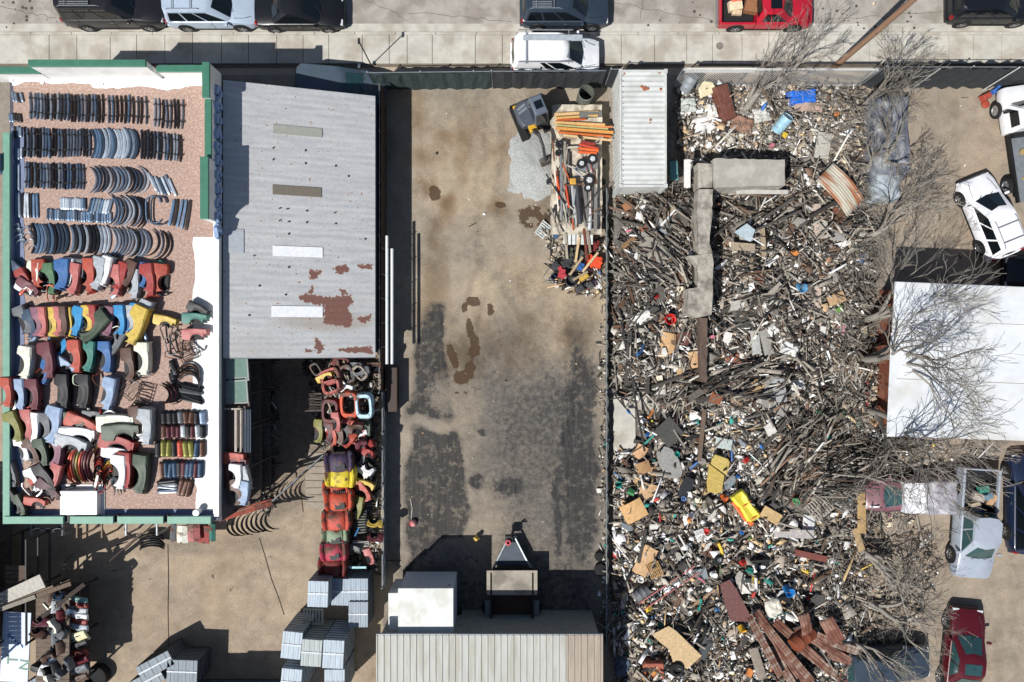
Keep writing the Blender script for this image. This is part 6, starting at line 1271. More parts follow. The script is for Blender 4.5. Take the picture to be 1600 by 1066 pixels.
def litter(poly, n, pal, kinds=(.45, .3, .25), size=1., clump=None, lift=1.0, ang=None):
    global base_i
    pts = poly_pts(poly, n, rsn)
    if clump is not None:
        w = fbm(pts[:, 0], pts[:, 1], 40, clump, 3); keep = w > (rsn.uniform(.30, .55, len(w)) if clump < 40 else rsn.uniform(.2, .52, len(w))); pts = pts[keep]
    n = len(pts); kd = rsn.choice(3, n, p=kinds)
    # dims: 0 crumpled flat bit, 1 sliver of wood, 2 lump
    big = rsn.lognormal(0, .6, n)*size; nar = rsn.lognormal(0, .35, n)*min(size, 1.5)**.5
    L = np.where(kd == 0, .13, np.where(kd == 1, .42, .10))*big; Wd = np.where(kd == 0, .09*rsn.uniform(.6, 1.3, n), np.where(kd == 1, .0, .08))*big+np.where(kd == 1, .052, 0)*nar; T = np.where(kd == 0, .008, np.where(kd == 1, .0, .07))*big+np.where(kd == 1, .03, 0)*nar
    L = np.minimum(L, np.where(kd == 1, 2.2, np.where(kd == 0, .6, .26))*min(size, 1.)); Wd = np.minimum(Wd, np.where(kd == 0, .42, .2)); T = np.minimum(T, .12)
    yaw = rsn.uniform(0, math.pi*2, n) if ang is None else np.radians(rsn.normal(ang[0], ang[1], n)); pit = rsn.normal(0, .38, n); rol = rsn.normal(0, .45, n)
    c0 = np.array([(-1, -1, -1), (1, -1, -1), (1, 1, -1), (-1, 1, -1), (-1, -1, 1), (1, -1, 1), (1, 1, 1), (-1, 1, 1)], float)/2
    V = c0[None]*np.stack([L, Wd, T], -1)[:, None, :]
    jit = rsn.normal(0, 1, (n, 4, 3))*np.stack([L, Wd, np.maximum(Wd, .05)], -1)[:, None, :]*np.where(kd == 1, .02, .17)[:, None, None]
    V[:, :4] += jit; V[:, 4:] += jit*np.where(kd == 2, .2, 1)[:, None, None]
    cy, sy, cp, sp__, cr, sr = np.cos(yaw), np.sin(yaw), np.cos(pit), np.sin(pit), np.cos(rol), np.sin(rol)
    x, y, z = V[..., 0], V[..., 1], V[..., 2]
    y, z = y*cr[:, None]-z*sr[:, None], y*sr[:, None]+z*cr[:, None]
    x, z = x*cp[:, None]+z*sp__[:, None], -x*sp__[:, None]+z*cp[:, None]
    x, y = x*cy[:, None]-y*sy[:, None], x*sy[:, None]+y*cy[:, None]
    gz = mound(pts[:, 0], pts[:, 1])+rsn.uniform(.0, .16, n)*lift+np.abs(np.sin(pit))*L*.3
    V = np.stack([x+((pts[:, 0]-800)/30)[:, None], y+((533-pts[:, 1])/30)[:, None], z+gz[:, None]], -1)
    cols, wts = PAL[pal]; wts = np.array(wts)/sum(wts); lc = np.array([lin(c) for c in cols]); ci = rsn.choice(len(cols), n, p=wts); C = lc[ci]*rsn.uniform(.85, 1.35, (n, 1))
    wood = kd == 1; wl = np.array([lin(c) for c in ('4a453f', '6e675e', '2e2b28', '857d72', '9c9488', '5e4c3e')]); k2 = rsn.choice(6, n)
    useW = wood & (rsn.rand(n) < .75); C[useW] = wl[k2[useW]]
    C = np.minimum(C*(.62+.95*fbm(pts[:, 0], pts[:, 1], 90, 41, 3))[:, None], .85)
    VV.append(V.reshape(-1, 3)); FF.append((QUADS[None]+(np.arange(n)*8)[:, None, None]+base_i).reshape(-1, 4)); CC.append(np.repeat(C, 8, 0)); base_i += n*8
Z_UP = [(960, 305), (1070, 300), (1075, 250), (1345, 250), (1352, 400), (1345, 640), (1090, 650), (955, 620)]
Z_LOW = [(958, 700), (1000, 705), (1000, 645), (1345, 640), (1368, 760), (1350, 900), (1345, 1120), (955, 1120)]
Z_TOP = [(1052, 138), (1335, 138), (1345, 260), (1180, 240), (1060, 235)]
litter(Z_UP, 9500, 'burnt', (.42, .44, .14), 1.12, 44); litter(Z_UP, 1900, 'burnt', (0, 1, 0), 1.9, lift=2); litter(Z_UP, 380, 'burnt', (1, 0, 0), 2.4, lift=1.6); litter([(965, 420), (1090, 440), (1090, 600), (960, 600)], 1700, 'white', (.5, .2, .3)); litter([(1120, 400), (1340, 380), (1345, 640), (1120, 640)], 4600, 'white', (.4, .25, .35))
litter(Z_LOW, 10500, 'trash', (.55, .28, .17), 1.12, 47); litter(Z_LOW, 500, 'trash', (0, 1, 0), 2.2, lift=2); litter(Z_LOW, 480, 'trash', (1, 0, 0), 2.2, lift=1.6); litter([(1100, 640), (1250, 650), (1220, 760), (1110, 780)], 1500, 'white', (.6, .1, .3), .8)
litter([(1195, 690), (1235, 640), (1290, 640), (1300, 720), (1240, 765), (1190, 760)], 330, 'burnt', (0, 1, 0), 2.6, lift=3.5, ang=(50, 9)); litter([(1225, 690), (1400, 690), (1400, 752), (1230, 775)], 430, 'burnt', (0, 1, 0), 2.8, lift=3.5, ang=(2, 12)); litter([(1050, 575), (1220, 560), (1210, 620), (1050, 625)], 160, 'burnt', (0, 1, 0), 2.6, lift=3.5, ang=(20, 9)); litter([(965, 330), (1085, 310), (1085, 450), (965, 450)], 150, 'burnt', (0, 1, 0), 2.6, lift=3, ang=(-42, 16))
litter([(1090, 960), (1180, 930), (1220, 1110), (1100, 1110)], 1800, 'white', (.5, .2, .3), .9)
litter(Z_TOP, 3000, 'white', (.5, .2, .3)); litter(Z_TOP, 1400, 'dry', (.4, .4, .2)); litter([(1290, 140), (1350, 140), (1368, 640), (1290, 640)], 3000, 'dry', (.4, .4, .2)); litter([(1300, 700), (1400, 760), (1470, 870), (1440, 960), (1300, 1100)], 1000, 'dry', (.35, .45, .2), 1.1, 3)
litter([(1345, 640), (1500, 690), (1560, 700), (1480, 750), (1350, 740)], 900, 'trash', (.5, .2, .3), 1., 5)
litter([(850, 360), (940, 360), (940, 470), (860, 445)], 420, 'trash', (.3, .4, .3), .9); litter([(935, 420), (950, 420), (950, 1000), (938, 1000)], 260, 'trash', size=.7); litter([(1345, 520), (1385, 520), (1385, 700), (1345, 700)], 500, 'trash')
litter([(395, 560), (430, 560), (430, 800), (395, 800)], 500, 'burnt', (.2, .6, .2)); litter([(480, 560), (590, 560), (590, 700), (495, 700)], 900, 'burnt', (.2, .5, .3)); litter([(535, 690), (595, 690), (595, 900), (540, 900)], 600, 'trash', (.2, .5, .3))
litter([(640, 130), (935, 130), (935, 880), (640, 880)], 130, 'white', (.4, .1, .5), .45, lift=0)
litter([(1355, 145), (1540, 145), (1540, 400), (1400, 500)], 90, 'dry', (.4, .3, .3), .4, lift=0)
litter([(0, 850), (430, 850), (430, 1060), (0, 1060)], 120, 'dry', (.4, .2, .4), .35, lift=0); litter([(1060, -40), (1500, -40), (1500, 50), (1060, 50)], 60, 'dry', (.2, .1, .7), .5, lift=0)
V = np.concatenate(VV); F = np.concatenate(FF); C = np.concatenate(CC)
me = bpy.data.meshes.new('litter'); me.vertices.add(len(V)); me.vertices.foreach_set('co', V.ravel()); me.loops.add(F.size); me.loops.foreach_set('vertex_index', F.ravel().astype(np.int32))
me.polygons.add(len(F)); me.polygons.foreach_set('loop_start', (np.arange(len(F))*4).astype(np.int32)); me.update(); me.validate()
a = me.attributes.new('Col', 'FLOAT_COLOR', 'POINT'); a.data.foreach_set('color', np.concatenate([C, np.ones((len(C), 1))], -1).ravel()); me.materials.append(M_ATTR)
o = bpy.data.objects.new('litter', me); COL.objects.link(o); tag(o, 'loose mixed rubble and household litter', None, None, 'stuff')

# boards one can tell apart
def plank_proto(w, t_, br=False):
    m = MB(); rings = []
    for i in range(5):
        x = -.5+i/4; rings.append([(x, -w/2*(1-.1*(i % 2)), -t_/2), (x, w/2, -t_/2), (x, w/2*(1-.12*(i == 3)), t_/2), (x, -w/2, t_/2)])
    m.loft(rings); return Proto(tag(m.build('plank', M_WOOD, None), 'x', 'plank'))
PL = [plank_proto(w, t_) for w, t_ in ((.09, .05), (.14, .05), (.2, .04), (.06, .06))]
WC = {'charred': '262422', 'dark grey': '423e3a', 'grey': '6b655d', 'pale grey': '918a80', 'brown': '5e4736', 'tan': 'a08468', 'white-painted': 'b8b5ae'}
nplank = 0; used_lab = {}
def planks(poly, n, ang, spread, lens, cols, where, lift=.2):
    global nplank
    pts = poly_pts(poly, n, rsn)
    for i in range(n):
        c = rnd.choice(cols); L = rnd.uniform(*lens); px, py = pts[i]; z = mz(px, py)+lift*rnd.uniform(.3, 1.3)
        a = ang+rnd.gauss(0, spread); size = 'short' if L < 1.1 else 'long' if L > 2. else 'mid-length'
        q = (-(a % 180)) % 180; dirn = 'lying east-west' if q < 22 or q > 158 else 'pointing up-right' if q > 112 and 0 else 'lying'
        hd = 'level' if (a % 180) < 20 or (a % 180) > 160 else 'rising rightward' if (a % 180) < 70 else 'upright in view' if (a % 180) < 110 else 'falling rightward'
        lab = f'{size} {c} plank, {hd}, {where}'; used_lab[lab] = used_lab.get(lab, 0)+1
        p = P(px, py, z)
        PL[rnd.randrange(4)].put(lab, p, (rnd.uniform(-.4, .4), rnd.gauss(0, .09), R(a)), where, WC[c], (L*1.2, rnd.uniform(.9, 1.7), 1)); nplank += 1
DKW = ['charred', 'dark grey', 'charred', 'grey', 'dark grey']; MIX = ['charred', 'dark grey', 'grey', 'pale grey', 'grey', 'brown']
planks([(960, 310), (1085, 310), (1085, 430), (960, 440)], 34, -42, 20, (.8, 2.8), MIX, 'left of the burned wall top')
planks([(955, 420), (1080, 440), (1085, 600), (955, 600)], 32, 85, 35, (.7, 2.4), MIX+['brown'], 'south-west of the burned wall')
planks([(1110, 300), (1270, 300), (1270, 380), (1110, 380)], 34, 55, 35, (.7, 2.2), MIX, 'below the grey flat roof slab')
planks([(1110, 400), (1270, 400), (1270, 520), (1110, 520)], 30, 75, 40, (.5, 1.8), MIX+['pale grey'], 'right of the burned wall shadow')
planks([(1060, 560), (1220, 560), (1200, 625), (1050, 620)], 24, 22, 10, (1.2, 3.2), DKW, 'in the dark timber fan across the lot')
planks([(1000, 600), (1110, 600), (1110, 700), (1010, 700)], 16, 40, 50, (.8, 2.2), DKW+['brown'], 'around the shingle sheet by the concrete pad')
planks([(1200, 660), (1270, 640), (1300, 730), (1200, 760)], 26, 48, 9, (1.4, 3.6), ['dark grey', 'grey', 'pale grey', 'charred'], 'in the slanted grey pile east of the foam mattress')
planks([(1230, 690), (1400, 700), (1400, 755), (1240, 770)], 34, 6, 12, (1.4, 3.8), ['dark grey', 'grey', 'pale grey', 'charred', 'brown'], 'in the level pile beside the maroon junked car')
planks([(1280, 290), (1345, 290), (1345, 480), (1280, 480)], 18, 45, 40, (.8, 2.2), ['dark grey', 'grey', 'brown', 'white-painted'], 'east of the foundation wall')
planks([(1240, 200), (1310, 200), (1310, 270), (1240, 270)], 10, 50, 12, (.8, 2.0), ['pale grey', 'grey'], 'in the grey bundle south-east of the blue tarp')
planks([(1100, 840), (1300, 850), (1300, 1000), (1120, 990)], 22, 120, 45, (.6, 2.0), ['brown', 'charred', 'dark grey', 'tan'], 'around the two tyres')
planks([(965, 720), (1120, 740), (1120, 1050), (965, 1050)], 20, 50, 50, (.5, 1.6), ['tan', 'brown', 'charred', 'dark grey', 'white-painted'], 'between the cardboards and the red ladder')
def board(label, px, py, w, l, a, c, h=.25, t_=.04, mm=M_OBJ, name='board', cat='board', tilt=.06, bend=.0, poly=None):
    """a single board or sheet, w and l in px, outline optional"""
    z = mz(px, py)+h; k = (H-z)/H/30; m = MB()
    if poly: pts = [((x-px)*k, (py-y)*k) for x, y in poly]; m.prism(pts, 0, t_)
    else:
        n = 6; rs = random.Random(px*7+py); m.loft([[(-w*k/2+w*k*i/n+0, -l*k/2*(1+rs.uniform(-.05, .05)), bend*math.sin(math.pi*i/n)), (-w*k/2+w*k*i/n, l*k/2*(1+rs.uniform(-.05, .05)), bend*math.sin(math.pi*i/n)), (-w*k/2+w*k*i/n, l*k/2*.99, bend*math.sin(math.pi*i/n)+t_), (-w*k/2+w*k*i/n, -l*k/2*.99, bend*math.sin(math.pi*i/n)+t_)] for i in range(n+1)])
    o = m.build(name, mm, None, color=c, loc=P(px, py, z)); o.rotation_euler = (rnd.uniform(-tilt, tilt), rnd.uniform(-tilt, tilt), R(a) if not poly else 0); return tag(o, label, cat)
# ruined walls
M_CONCW = mat('sooty_concrete', 'a09a8f', rough=.95, scale=4, var=.35, col2='7d766c', bump=.6)
t = thing('ruined_wall', 'broken sooty grey wall standing north-south in the middle of the junk lot', 'wall', P(1075, 430, 0)); q0 = t.location
def wl(poly, z, nm='wall_section', mm=M_CONCW, jg=.8, zj=.03):
    pl = []
    for i in range(len(poly)):
        (xa, ya), (xb, yb) = poly[i], poly[(i+1) % len(poly)]; k = max(1, int(math.hypot(xb-xa, yb-ya)/7))
        for j in range(k): pl.append((xa+(xb-xa)*j/k+rnd.uniform(-jg, jg), ya+(yb-ya)*j/k+rnd.uniform(-jg, jg)))
    pts = [P(x, y, z) for x, y in pl]; m = MB(); m.prism([(p.x-q0.x, p.y-q0.y) for p in pts], 0, [z+rnd.uniform(-zj, zj) for _ in pts]); return m.build(nm, mm, t)
wl([(1091, 296), (1113, 296), (1112, 335), (1108, 380), (1112, 396), (1092, 398), (1088, 340)], 2.15); wl([(1076, 400), (1112, 397), (1114, 408), (1112, 492), (1092, 496), (1075, 490), (1075, 452), (1090, 448), (1090, 415)], 2.0)
wl([(1092, 498), (1105, 497), (1104, 598), (1094, 597)], 1.3, mm=mat('brown_burnt_wall', '5c4c42', rough=.9, var=.3)); 
wl([(1090, 256), (1112, 256), (1112, 294), (1091, 294)], 2.0)
t = thing('ruined_shed', 'flat grey roof slab of the burned shed above the debris', 'roof slab', P(1170, 272, 0)); q0 = t.location
o = wl([(1114, 248), (1226, 250), (1226, 290), (1116, 294)], 2.2, 'roof_slab', mat('grey_roofing_felt', '9d988e', rough=.9, scale=3, var=.12, col2='aca79d'), .7, 0); 
m = MB(); 
for x, y in ((1120, 255), (1220, 255), (1120, 288), (1220, 286)): p = P(x, y, 2.1); m.box((p.x-q0.x, p.y-q0.y, 1.05), (.14, .14, 2.1))
m.build('post', M_DARK, t); p = P(1172, 300, 1.4); m = MB(); m.box((p.x-q0.x+.6, p.y-q0.y, 1.3), (2.6, .2, .12)); m.build('fallen_beam', mat('pale_beam', 'b0ada6', rough=.8), t)
board('white upright panel beside the flat roof slab', 1073, 272, 10, 44, 0, 'd8d6d0', 1.6, .05)
board('pale teal barrel-like sheet next to the white container foot', 1052, 268, 12, 30, 4, '5a8a8c', .6, .1)
t = thing('foundation_wall', 'low pink and grey masonry wall running along the east side of the ruins', 'wall', P(1277, 480, 0)); q0 = t.location
wl([(1272, 320), (1281, 318), (1283, 420), (1282, 540), (1278, 636), (1268, 634), (1272, 500)], .75, mm=mat('pinkish_masonry', 'b8a598', rough=.95, scale=5, var=.3, col2='8e8a82')); wl([(1255, 428), (1271, 430), (1270, 475), (1256, 474)], .7); wl([(1252, 395), (1270, 395), (1270, 424), (1254, 424)], .72)
q_ = [(958, 618), (992, 618), (993, 700), (958, 704)]
m = MB(); pts = [P(x, y, .1) for x, y in q_]; m.prism([(p.x, p.y) for p in pts], .0, .1); pts = [P(x, y, .1) for x, y in [(994, 610), (1085, 600), (1090, 630), (1040, 645), (994, 640)]]; m.prism([(p.x, p.y) for p in pts], .0, .102); tag(m.build('concrete_pad', M_CONC, None), kind='structure')
# sheets, boards, single things: (label, px, py, w, l, angle, colour, height)
for a in [('orange-brown wooden box side near the container foot', 981, 322, 17, 12, -30, 'a0653c', .35), ('white board standing out near the container foot', 1001, 328, 11, 32, 12, 'd6d4d0', .4), ('tan board left of the burned wall', 1046, 333, 8, 26, 40, '9a8468', .35), ('thin white strip near the tan board', 1044, 340, 3, 36, 42, 'e0deda', .4), ('brown board with orange edge west of the grey membrane', 983, 382, 13, 26, 52, '8f6a42', .35), ('reddish brown box piece above the grey membrane', 1005, 355, 13, 14, -10, '8a553a', .35),
          ('grey felt panel at the far left edge of the ruins', 966, 350, 12, 60, 4, '6e6860', .3), ('torn tan cardboard with dark prints', 1042, 540, 24, 40, 12, 'c89c66', .3), ('small tan cardboard right of the printed one', 1083, 562, 16, 26, -8, 'c49a68', .3), ('round-edged tan cardboard below', 1063, 577, 14, 20, -15, 'b8915f', .3), ('dark rusty metal sheet north-east of the printed cardboard', 1063, 530, 28, 20, -3, '6a3a30', .25), ('wide weathered wooden panel right of the wall shadow', 1160, 386, 38, 12, 4, 'a08f74', .7),
          ('light grey tilted panel with another leaning on it', 1180, 535, 13, 38, -5, 'a8a8a2', .4), ('grey-beige panel leaning beside the light grey one', 1197, 535, 16, 40, -14, '96928a', .45), ('large grey panel in the middle of the junk lot', 1204, 612, 24, 50, 8, '8a8880', .4), ('pale grey square panel overlapping the large one', 1217, 610, 20, 36, -4, 'a2a4a4', .5), ('grey triangle sheet below the large panel', 1215, 636, 28, 20, 30, '9c9890', .35), ('slatted dark wood mat east of the wall', 1163, 500, 30, 26, 3, '45423c', .3),
          ('sooty shingled sheet lying tilted by the concrete pad', 1045, 675, 36, 34, 48, '4c4a46', .35), ('brown floorboard sheet under the timber fan', 1170, 607, 60, 24, 8, '5c554a', .35), ('rusty orange basket piece under the timber fan', 1118, 622, 18, 16, 20, '8a4a28', .35), ('tan board by the orange basket piece', 1150, 625, 18, 24, -5, '8a755a', .35), ('white square lid right of the burned wall', 1136, 527, 12, 16, 15, 'd2cfc6', .35), ('terracotta sheet right of the white lid', 1145, 564, 22, 16, -20, 'b06a4e', .3),
          ('white cardboard box lid beside the printed cardboard', 1032, 607, 15, 18, 0, 'd8d6ca', .3), ('tan cardboard left of the oval grey mat', 1000, 706, 18, 22, 30, 'd2a070', .3), ('brown crumpled cardboard left of the oval grey mat', 1005, 730, 22, 18, -20, 'a87c4c', .3), ('large tan cardboard by the east fence, upper', 1012, 768, 26, 26, 14, 'c49a6c', .35), ('large tan cardboard by the east fence, lower', 990, 798, 36, 30, -28, 'cf9e62', .4), ('tan cardboard with a torn corner near the ladder', 1008, 876, 24, 46, 28, 'd0a472', .35),
          ('black mesh sheet below the oval grey mat', 1071, 762, 16, 34, 26, '26292e', .3), ('pale tan folded cardboard right of the yellow slide', 1204, 805, 32, 18, 30, 'c4a068', .45), ('white torn sheet right of the corrugated strip', 1262, 822, 18, 34, 8, 'd0d0d0', .4), ('grey corrugated strip with rusty end', 1240, 833, 60, 14, 2, 'a49e9a', .4), ('rust-red plastic sheet at the right of the corrugated strip', 1266, 868, 50, 10, 12, '7a3d34', .35), ('brown plank box under white foam pieces', 1107, 862, 18, 14, 20, '6a4232', .3),
          ('large tan chipboard sheet at the bottom of the junk lot', 1052, 1008, 0, 0, 0, 'c9a878', .5), ('dark grey flat panel by the black bags', 1101, 1012, 16, 34, 28, '4c5052', .45), ('orange-stained door piece at the bottom left', 1183, 1035, 14, 50, -18, '8c8070', .3), ('white shower tray piece near the scattered foam', 1092, 650, 12, 30, 88, 'd8d8d4', .3), ('pale blue-grey sink-like tray in the white litter', 1130, 693, 26, 16, 10, 'b4c0bc', .4), ('long yellow-brown timber standing at the east edge of the junk', 1345, 795, 13, 75, 2, 'b08c56', .6),
          ('short yellow-brown timber below the tall one', 1340, 843, 11, 40, -20, 'a88a60', .5), ('pinkish boards crossed by branches', 1400, 765, 40, 20, 3, '9a6a58', .2), ('long white curved gutter piece', 1307, 385, 44, 8, -18, 'dcdad4', .35), ('grey flat board left of the curved gutter', 1310, 368, 22, 18, 3, '8f8d88', .35), ('tan crate lid in the dry brush', 1306, 467, 26, 16, -22, 'b08c62', .4), ('small green sheet in the dry brush', 1311, 483, 12, 8, -35, '5a8a34', .45), ('pink sheet below the green one', 1313, 515, 12, 14, 5, 'd88a98', .35), ('pale grey leaning panel in the grey bundle', 1285, 228, 22, 40, 8, 'a9a598', .4),
          ('blue plastic scrap near the brush', 1344, 405, 10, 12, 5, '2a62b0', .4), ('pink carpet roll below the blue tarp', 1262, 168, 44, 14, 4, 'b99a88', .3), ('red wood piece in the brush south of the white roof corner', 1353, 615, 6, 38, 2, 'a03a38', .4), ('white paper bag by the blue bucket', 1185, 885, 20, 14, -15, 'e0ded8', .35)]:
    lab, px, py, w, l, an, c, h = a
    c = ''.join('%02x' % int(.8*v+.2*g_) for r_ in [[int(c[q:q+2], 16) for q in (0, 2, 4)]] for g_ in [sum(r_)/3*.95] for v in r_)
    if w == 0:
        board(lab, px, py, 1, 1, 0, c, h, .03, M_OBJ, 'chipboard_sheet', 'chipboard', .03, poly=[(1018, 990), (1044, 977), (1056, 985), (1096, 1024), (1074, 1045), (1052, 1038), (1046, 1015), (1030, 1002)]); continue
    nm = 'cardboard' if 'cardboard' in lab else 'panel' if 'panel' in lab or 'sheet' in lab else 'board'
    board(lab, px, py, w, l, -an, c, h, .025 if nm == 'cardboard' else .04, M_OBJ, nm, nm, .12, bend=.06 if nm == 'cardboard' else .02)
board('large trapezoid grey membrane sheet left of the burned wall', 1025, 388, 0, 0, 0, '8d877d', .3, .03, M_OBJ, 'membrane_sheet', 'membrane', .03, poly=[(1002, 360), (1058, 400), (1056, 404), (1028, 418), (992, 408), (1000, 372)])
board('oval grey mat with a torn dark end', 1045, 724, 0, 0, 0, '8d8b86', .35, .04, M_OBJ, 'mat', 'mat', .05, poly=[(1038, 697), (1050, 702), (1060, 718), (1066, 738), (1064, 745), (1044, 748), (1030, 728), (1025, 708)])
board('brown carpet piece with pale edge in the lower junk lot', 1147, 939, 0, 0, 0, '6e4a46', .5, .06, M_OBJ, 'carpet', 'carpet', .06, poly=[(1124, 912), (1140, 905), (1150, 920), (1172, 962), (1165, 970), (1140, 968), (1132, 945)])
board('pale blue-grey square hood piece on top of the debris', 1163, 362, 0, 0, 0, 'a4b2b8', .8, .12, M_OBJ, 'hood', 'vent hood', .15, poly=[(1146, 363), (1165, 350), (1178, 360), (1172, 378), (1165, 376)])
for i, (poly, c, lab) in enumerate([([(1111, 716), (1116, 709), (1136, 716), (1139, 722), (1134, 742), (1109, 724)], 'bba55e', 'upper half of a torn yellow foam mattress'), ([(1107, 724), (1131, 742), (1126, 768), (1116, 771), (1104, 766), (1103, 752)], 'b39c54', 'lower half of a torn yellow foam mattress')]):
    x, y = sum(p[0] for p in poly)/len(poly), sum(p[1] for p in poly)/len(poly); o = board(lab, x, y, 0, 0, 0, c, .45, .14, M_OBJ, 'foam_mattress', 'mattress', .04, poly=poly); q = o.modifiers.new('b', 'BEVEL'); q.width = .04; q.segments = 3
# larger crumpled sheets and boards scattered through the ruins
rr = random.Random(19); SH = [('grey', '8c8880'), ('pale ash-grey', 'aaa69c'), ('sooty', '4c4945'), ('off-white', 'c9c6be'), ('brown', '6a5444'), ('blue-grey', '7d868c'), ('tan', 'a88c68'), ('rusty', '7a4c3a')]
for zi, (zone, n_, wts, where) in enumerate([([(965, 320), (1080, 320), (1080, 590), (965, 590)], 22, (5, 4, 4, 3, 2, 1, 1, 1), 'ruins west of the burned wall'), ([(1130, 310), (1265, 310), (1265, 630), (1130, 630)], 26, (5, 5, 3, 3, 2, 2, 1, 1), 'ruins east of the burned wall'), ([(970, 710), (1200, 650), (1330, 780), (1330, 960), (1110, 980), (970, 970)], 30, (3, 3, 3, 4, 3, 2, 3, 3), 'lower household junk'), ([(1285, 300), (1340, 300), (1340, 640), (1285, 640)], 10, (4, 4, 2, 3, 3, 1, 2, 2), 'strip east of the foundation wall')]):
    for i, (px, py) in enumerate(poly_pts(zone, n_, rsn)):
        cn, ch = rr.choices(SH, wts)[0]; a = rr.uniform(0, 6.28); k = rr.randint(4, 6); rad = rr.uniform(6, 15); el = rr.uniform(.35, .9); poly = []
        for j in range(k):
            t_ = 2*math.pi*j/k+rr.uniform(-.2, .2); u, v = rad*math.cos(t_), rad*el*math.sin(t_); poly.append((px+u*math.cos(a)-v*math.sin(a), py+u*math.sin(a)+v*math.cos(a)))
        board(f'{cn} torn sheet, {nth(i+1)} of those scattered over the {where}', px, py, 0, 0, 0, ch, rr.uniform(.18, .4), .02, M_OBJ, 'torn_sheet', 'sheet', .22, poly=poly)['group'] = 'torn sheets over the '+where
# buckets, tyres, drums
def item(mb, name, lab, cat, px, py, h=.25, c=None, mm=M_OLD, rot=(0, 0, 0), smooth=45, bevel=None):
    o = mb.build(name, mm, None, smooth=smooth, bevel=bevel, color=c, loc=P(px, py, mz(px, py)+h)); o.rotation_euler = rot; return tag(o, lab, cat)
def lathe(prof, n=20): m = MB(); m.lathe(prof, n); return m
def bucket(lab, px, py, c, s=.18, rot=(.3, .2, 0), h=.3):
    o = item(lathe([(s*.8, 0), (s, s*1.8), (s*1.06, s*1.85), (s*.92, s*1.8), (s*.74, .03), (0, .03)]), 'bucket', lab, 'bucket', px, py, h, c, M_OLD, rot)
    m = MB(); m.tube([(s*math.cos(a), .06*math.sin(a)+s*.2, s*1.8+s*.4*math.sin(a)) for a in [math.pi*k/8 for k in range(9)]], .01, 4); m.build('handle', M_STEEL, o)
bucket('bright red bucket on the rubble left of the burned wall', 1043, 498, 'd0201c', .26, (.1, .1, 0), .5); bucket('pale blue bucket near the masonry wall', 1247, 447, '5a9ac8', .22, (.4, .3, 0)); bucket('bright blue bucket above the lower tyre', 1227, 918, '1c7cc4', .24); bucket('yellow pail below the brown carpet', 1156, 977, 'd8a82c', .18, (.8, .4, 0)); bucket('orange and red pail left of the yellow slide', 1128, 774, 'd0642c', .16, (.6, .5, 0)); bucket('yellow bucket right of the brown carpet', 1178, 902, 'd8b43a', .16, (.7, .2, 0))
def tyre(lab, px, py, r=.36, rot=(.15, .1, 0), rim=False, h=.3):
    o = item(lathe([(r*.55, 0), (r*.85, -.01), (r, .05), (r, .16), (r*.85, .22), (r*.55, .2), (r*.6, .1)], 26), 'tyre', lab, 'tyre', px, py, h, None, M_TYRE, rot)
    if rim: m = MB(); m.lathe([(r*.56, .03), (r*.56, .17), (r*.4, .1), (r*.15, .12), (0, .12)], 20); m.build('rim', M_RIM, o, smooth=40)
tyre('black tyre holding litter, upper of the two near the blue bucket', 1189, 881, .42); tyre('black tyre right of the brown carpet, lower of the two', 1223, 939, .4); tyre('black tyre by the orange armchair', 1056, 1043, .38); tyre('old wheel with rim among the litter above the brown carpet', 1120, 873, .27, (.2, .3, 0), True); tyre('small dark wheel near the masonry corner', 1323, 370, .22, (.2, .2, 0)); tyre('small tyre in the litter by the middle panels', 1110, 893, .18, (.2, 0, 0), True)
M_DRUM = mat('dented_grey_drum', '8a9294', rough=.6, var=.2)
def drum(lab, px, py, c, r=.3, l=.9, rot=(0, 0, 0), h=.3, lid=None):
    m = MB(); m.lathe([(r*.96, 0), (r, .04), (r, l*.33), (r*1.04, l*.35), (r, l*.37), (r, l*.66), (r*1.04, l*.68), (r, l*.7), (r, l-.03), (r*.96, l), (r*.9, l-.04), (0, l-.04)], 24); o = item(m, 'drum', lab, 'drum', px, py, h, c, M_OLD, rot)
    if lid: q = MB(); q.lathe([(r*.9, l-.035), (0, l-.02)], 20); q.build('lid', mat('rusty_lid', lid, rough=.9, var=.3), o)
drum('grey rubbish can with round lid at the top of the junk lot', 1070, 142, '868c90', .3, .85, (R(-35), R(20), 0), .4, '9aa0a2'); drum('pale blue barrel with a rust-coloured top near the blue tarp', 1212, 205, '8fb4c2', .3, .9, (R(-35), R(30), 0), .4, '8a5a4c'); drum('grey ribbed dustbin lying beside the red ladder', 1012, 920, '6c6e70', .28, .8, (R(80), 0, R(-60)), .5); drum('white bucket drum in the middle litter', 1112, 895, 'dcdcd8', .16, .3, (.2, .2, 0), .4)
drum('rusty curved tank at the right of the corrugated sheets', 1268, 985, '7a4028', .35, 1.3, (R(75), 0, R(-60)), .4)
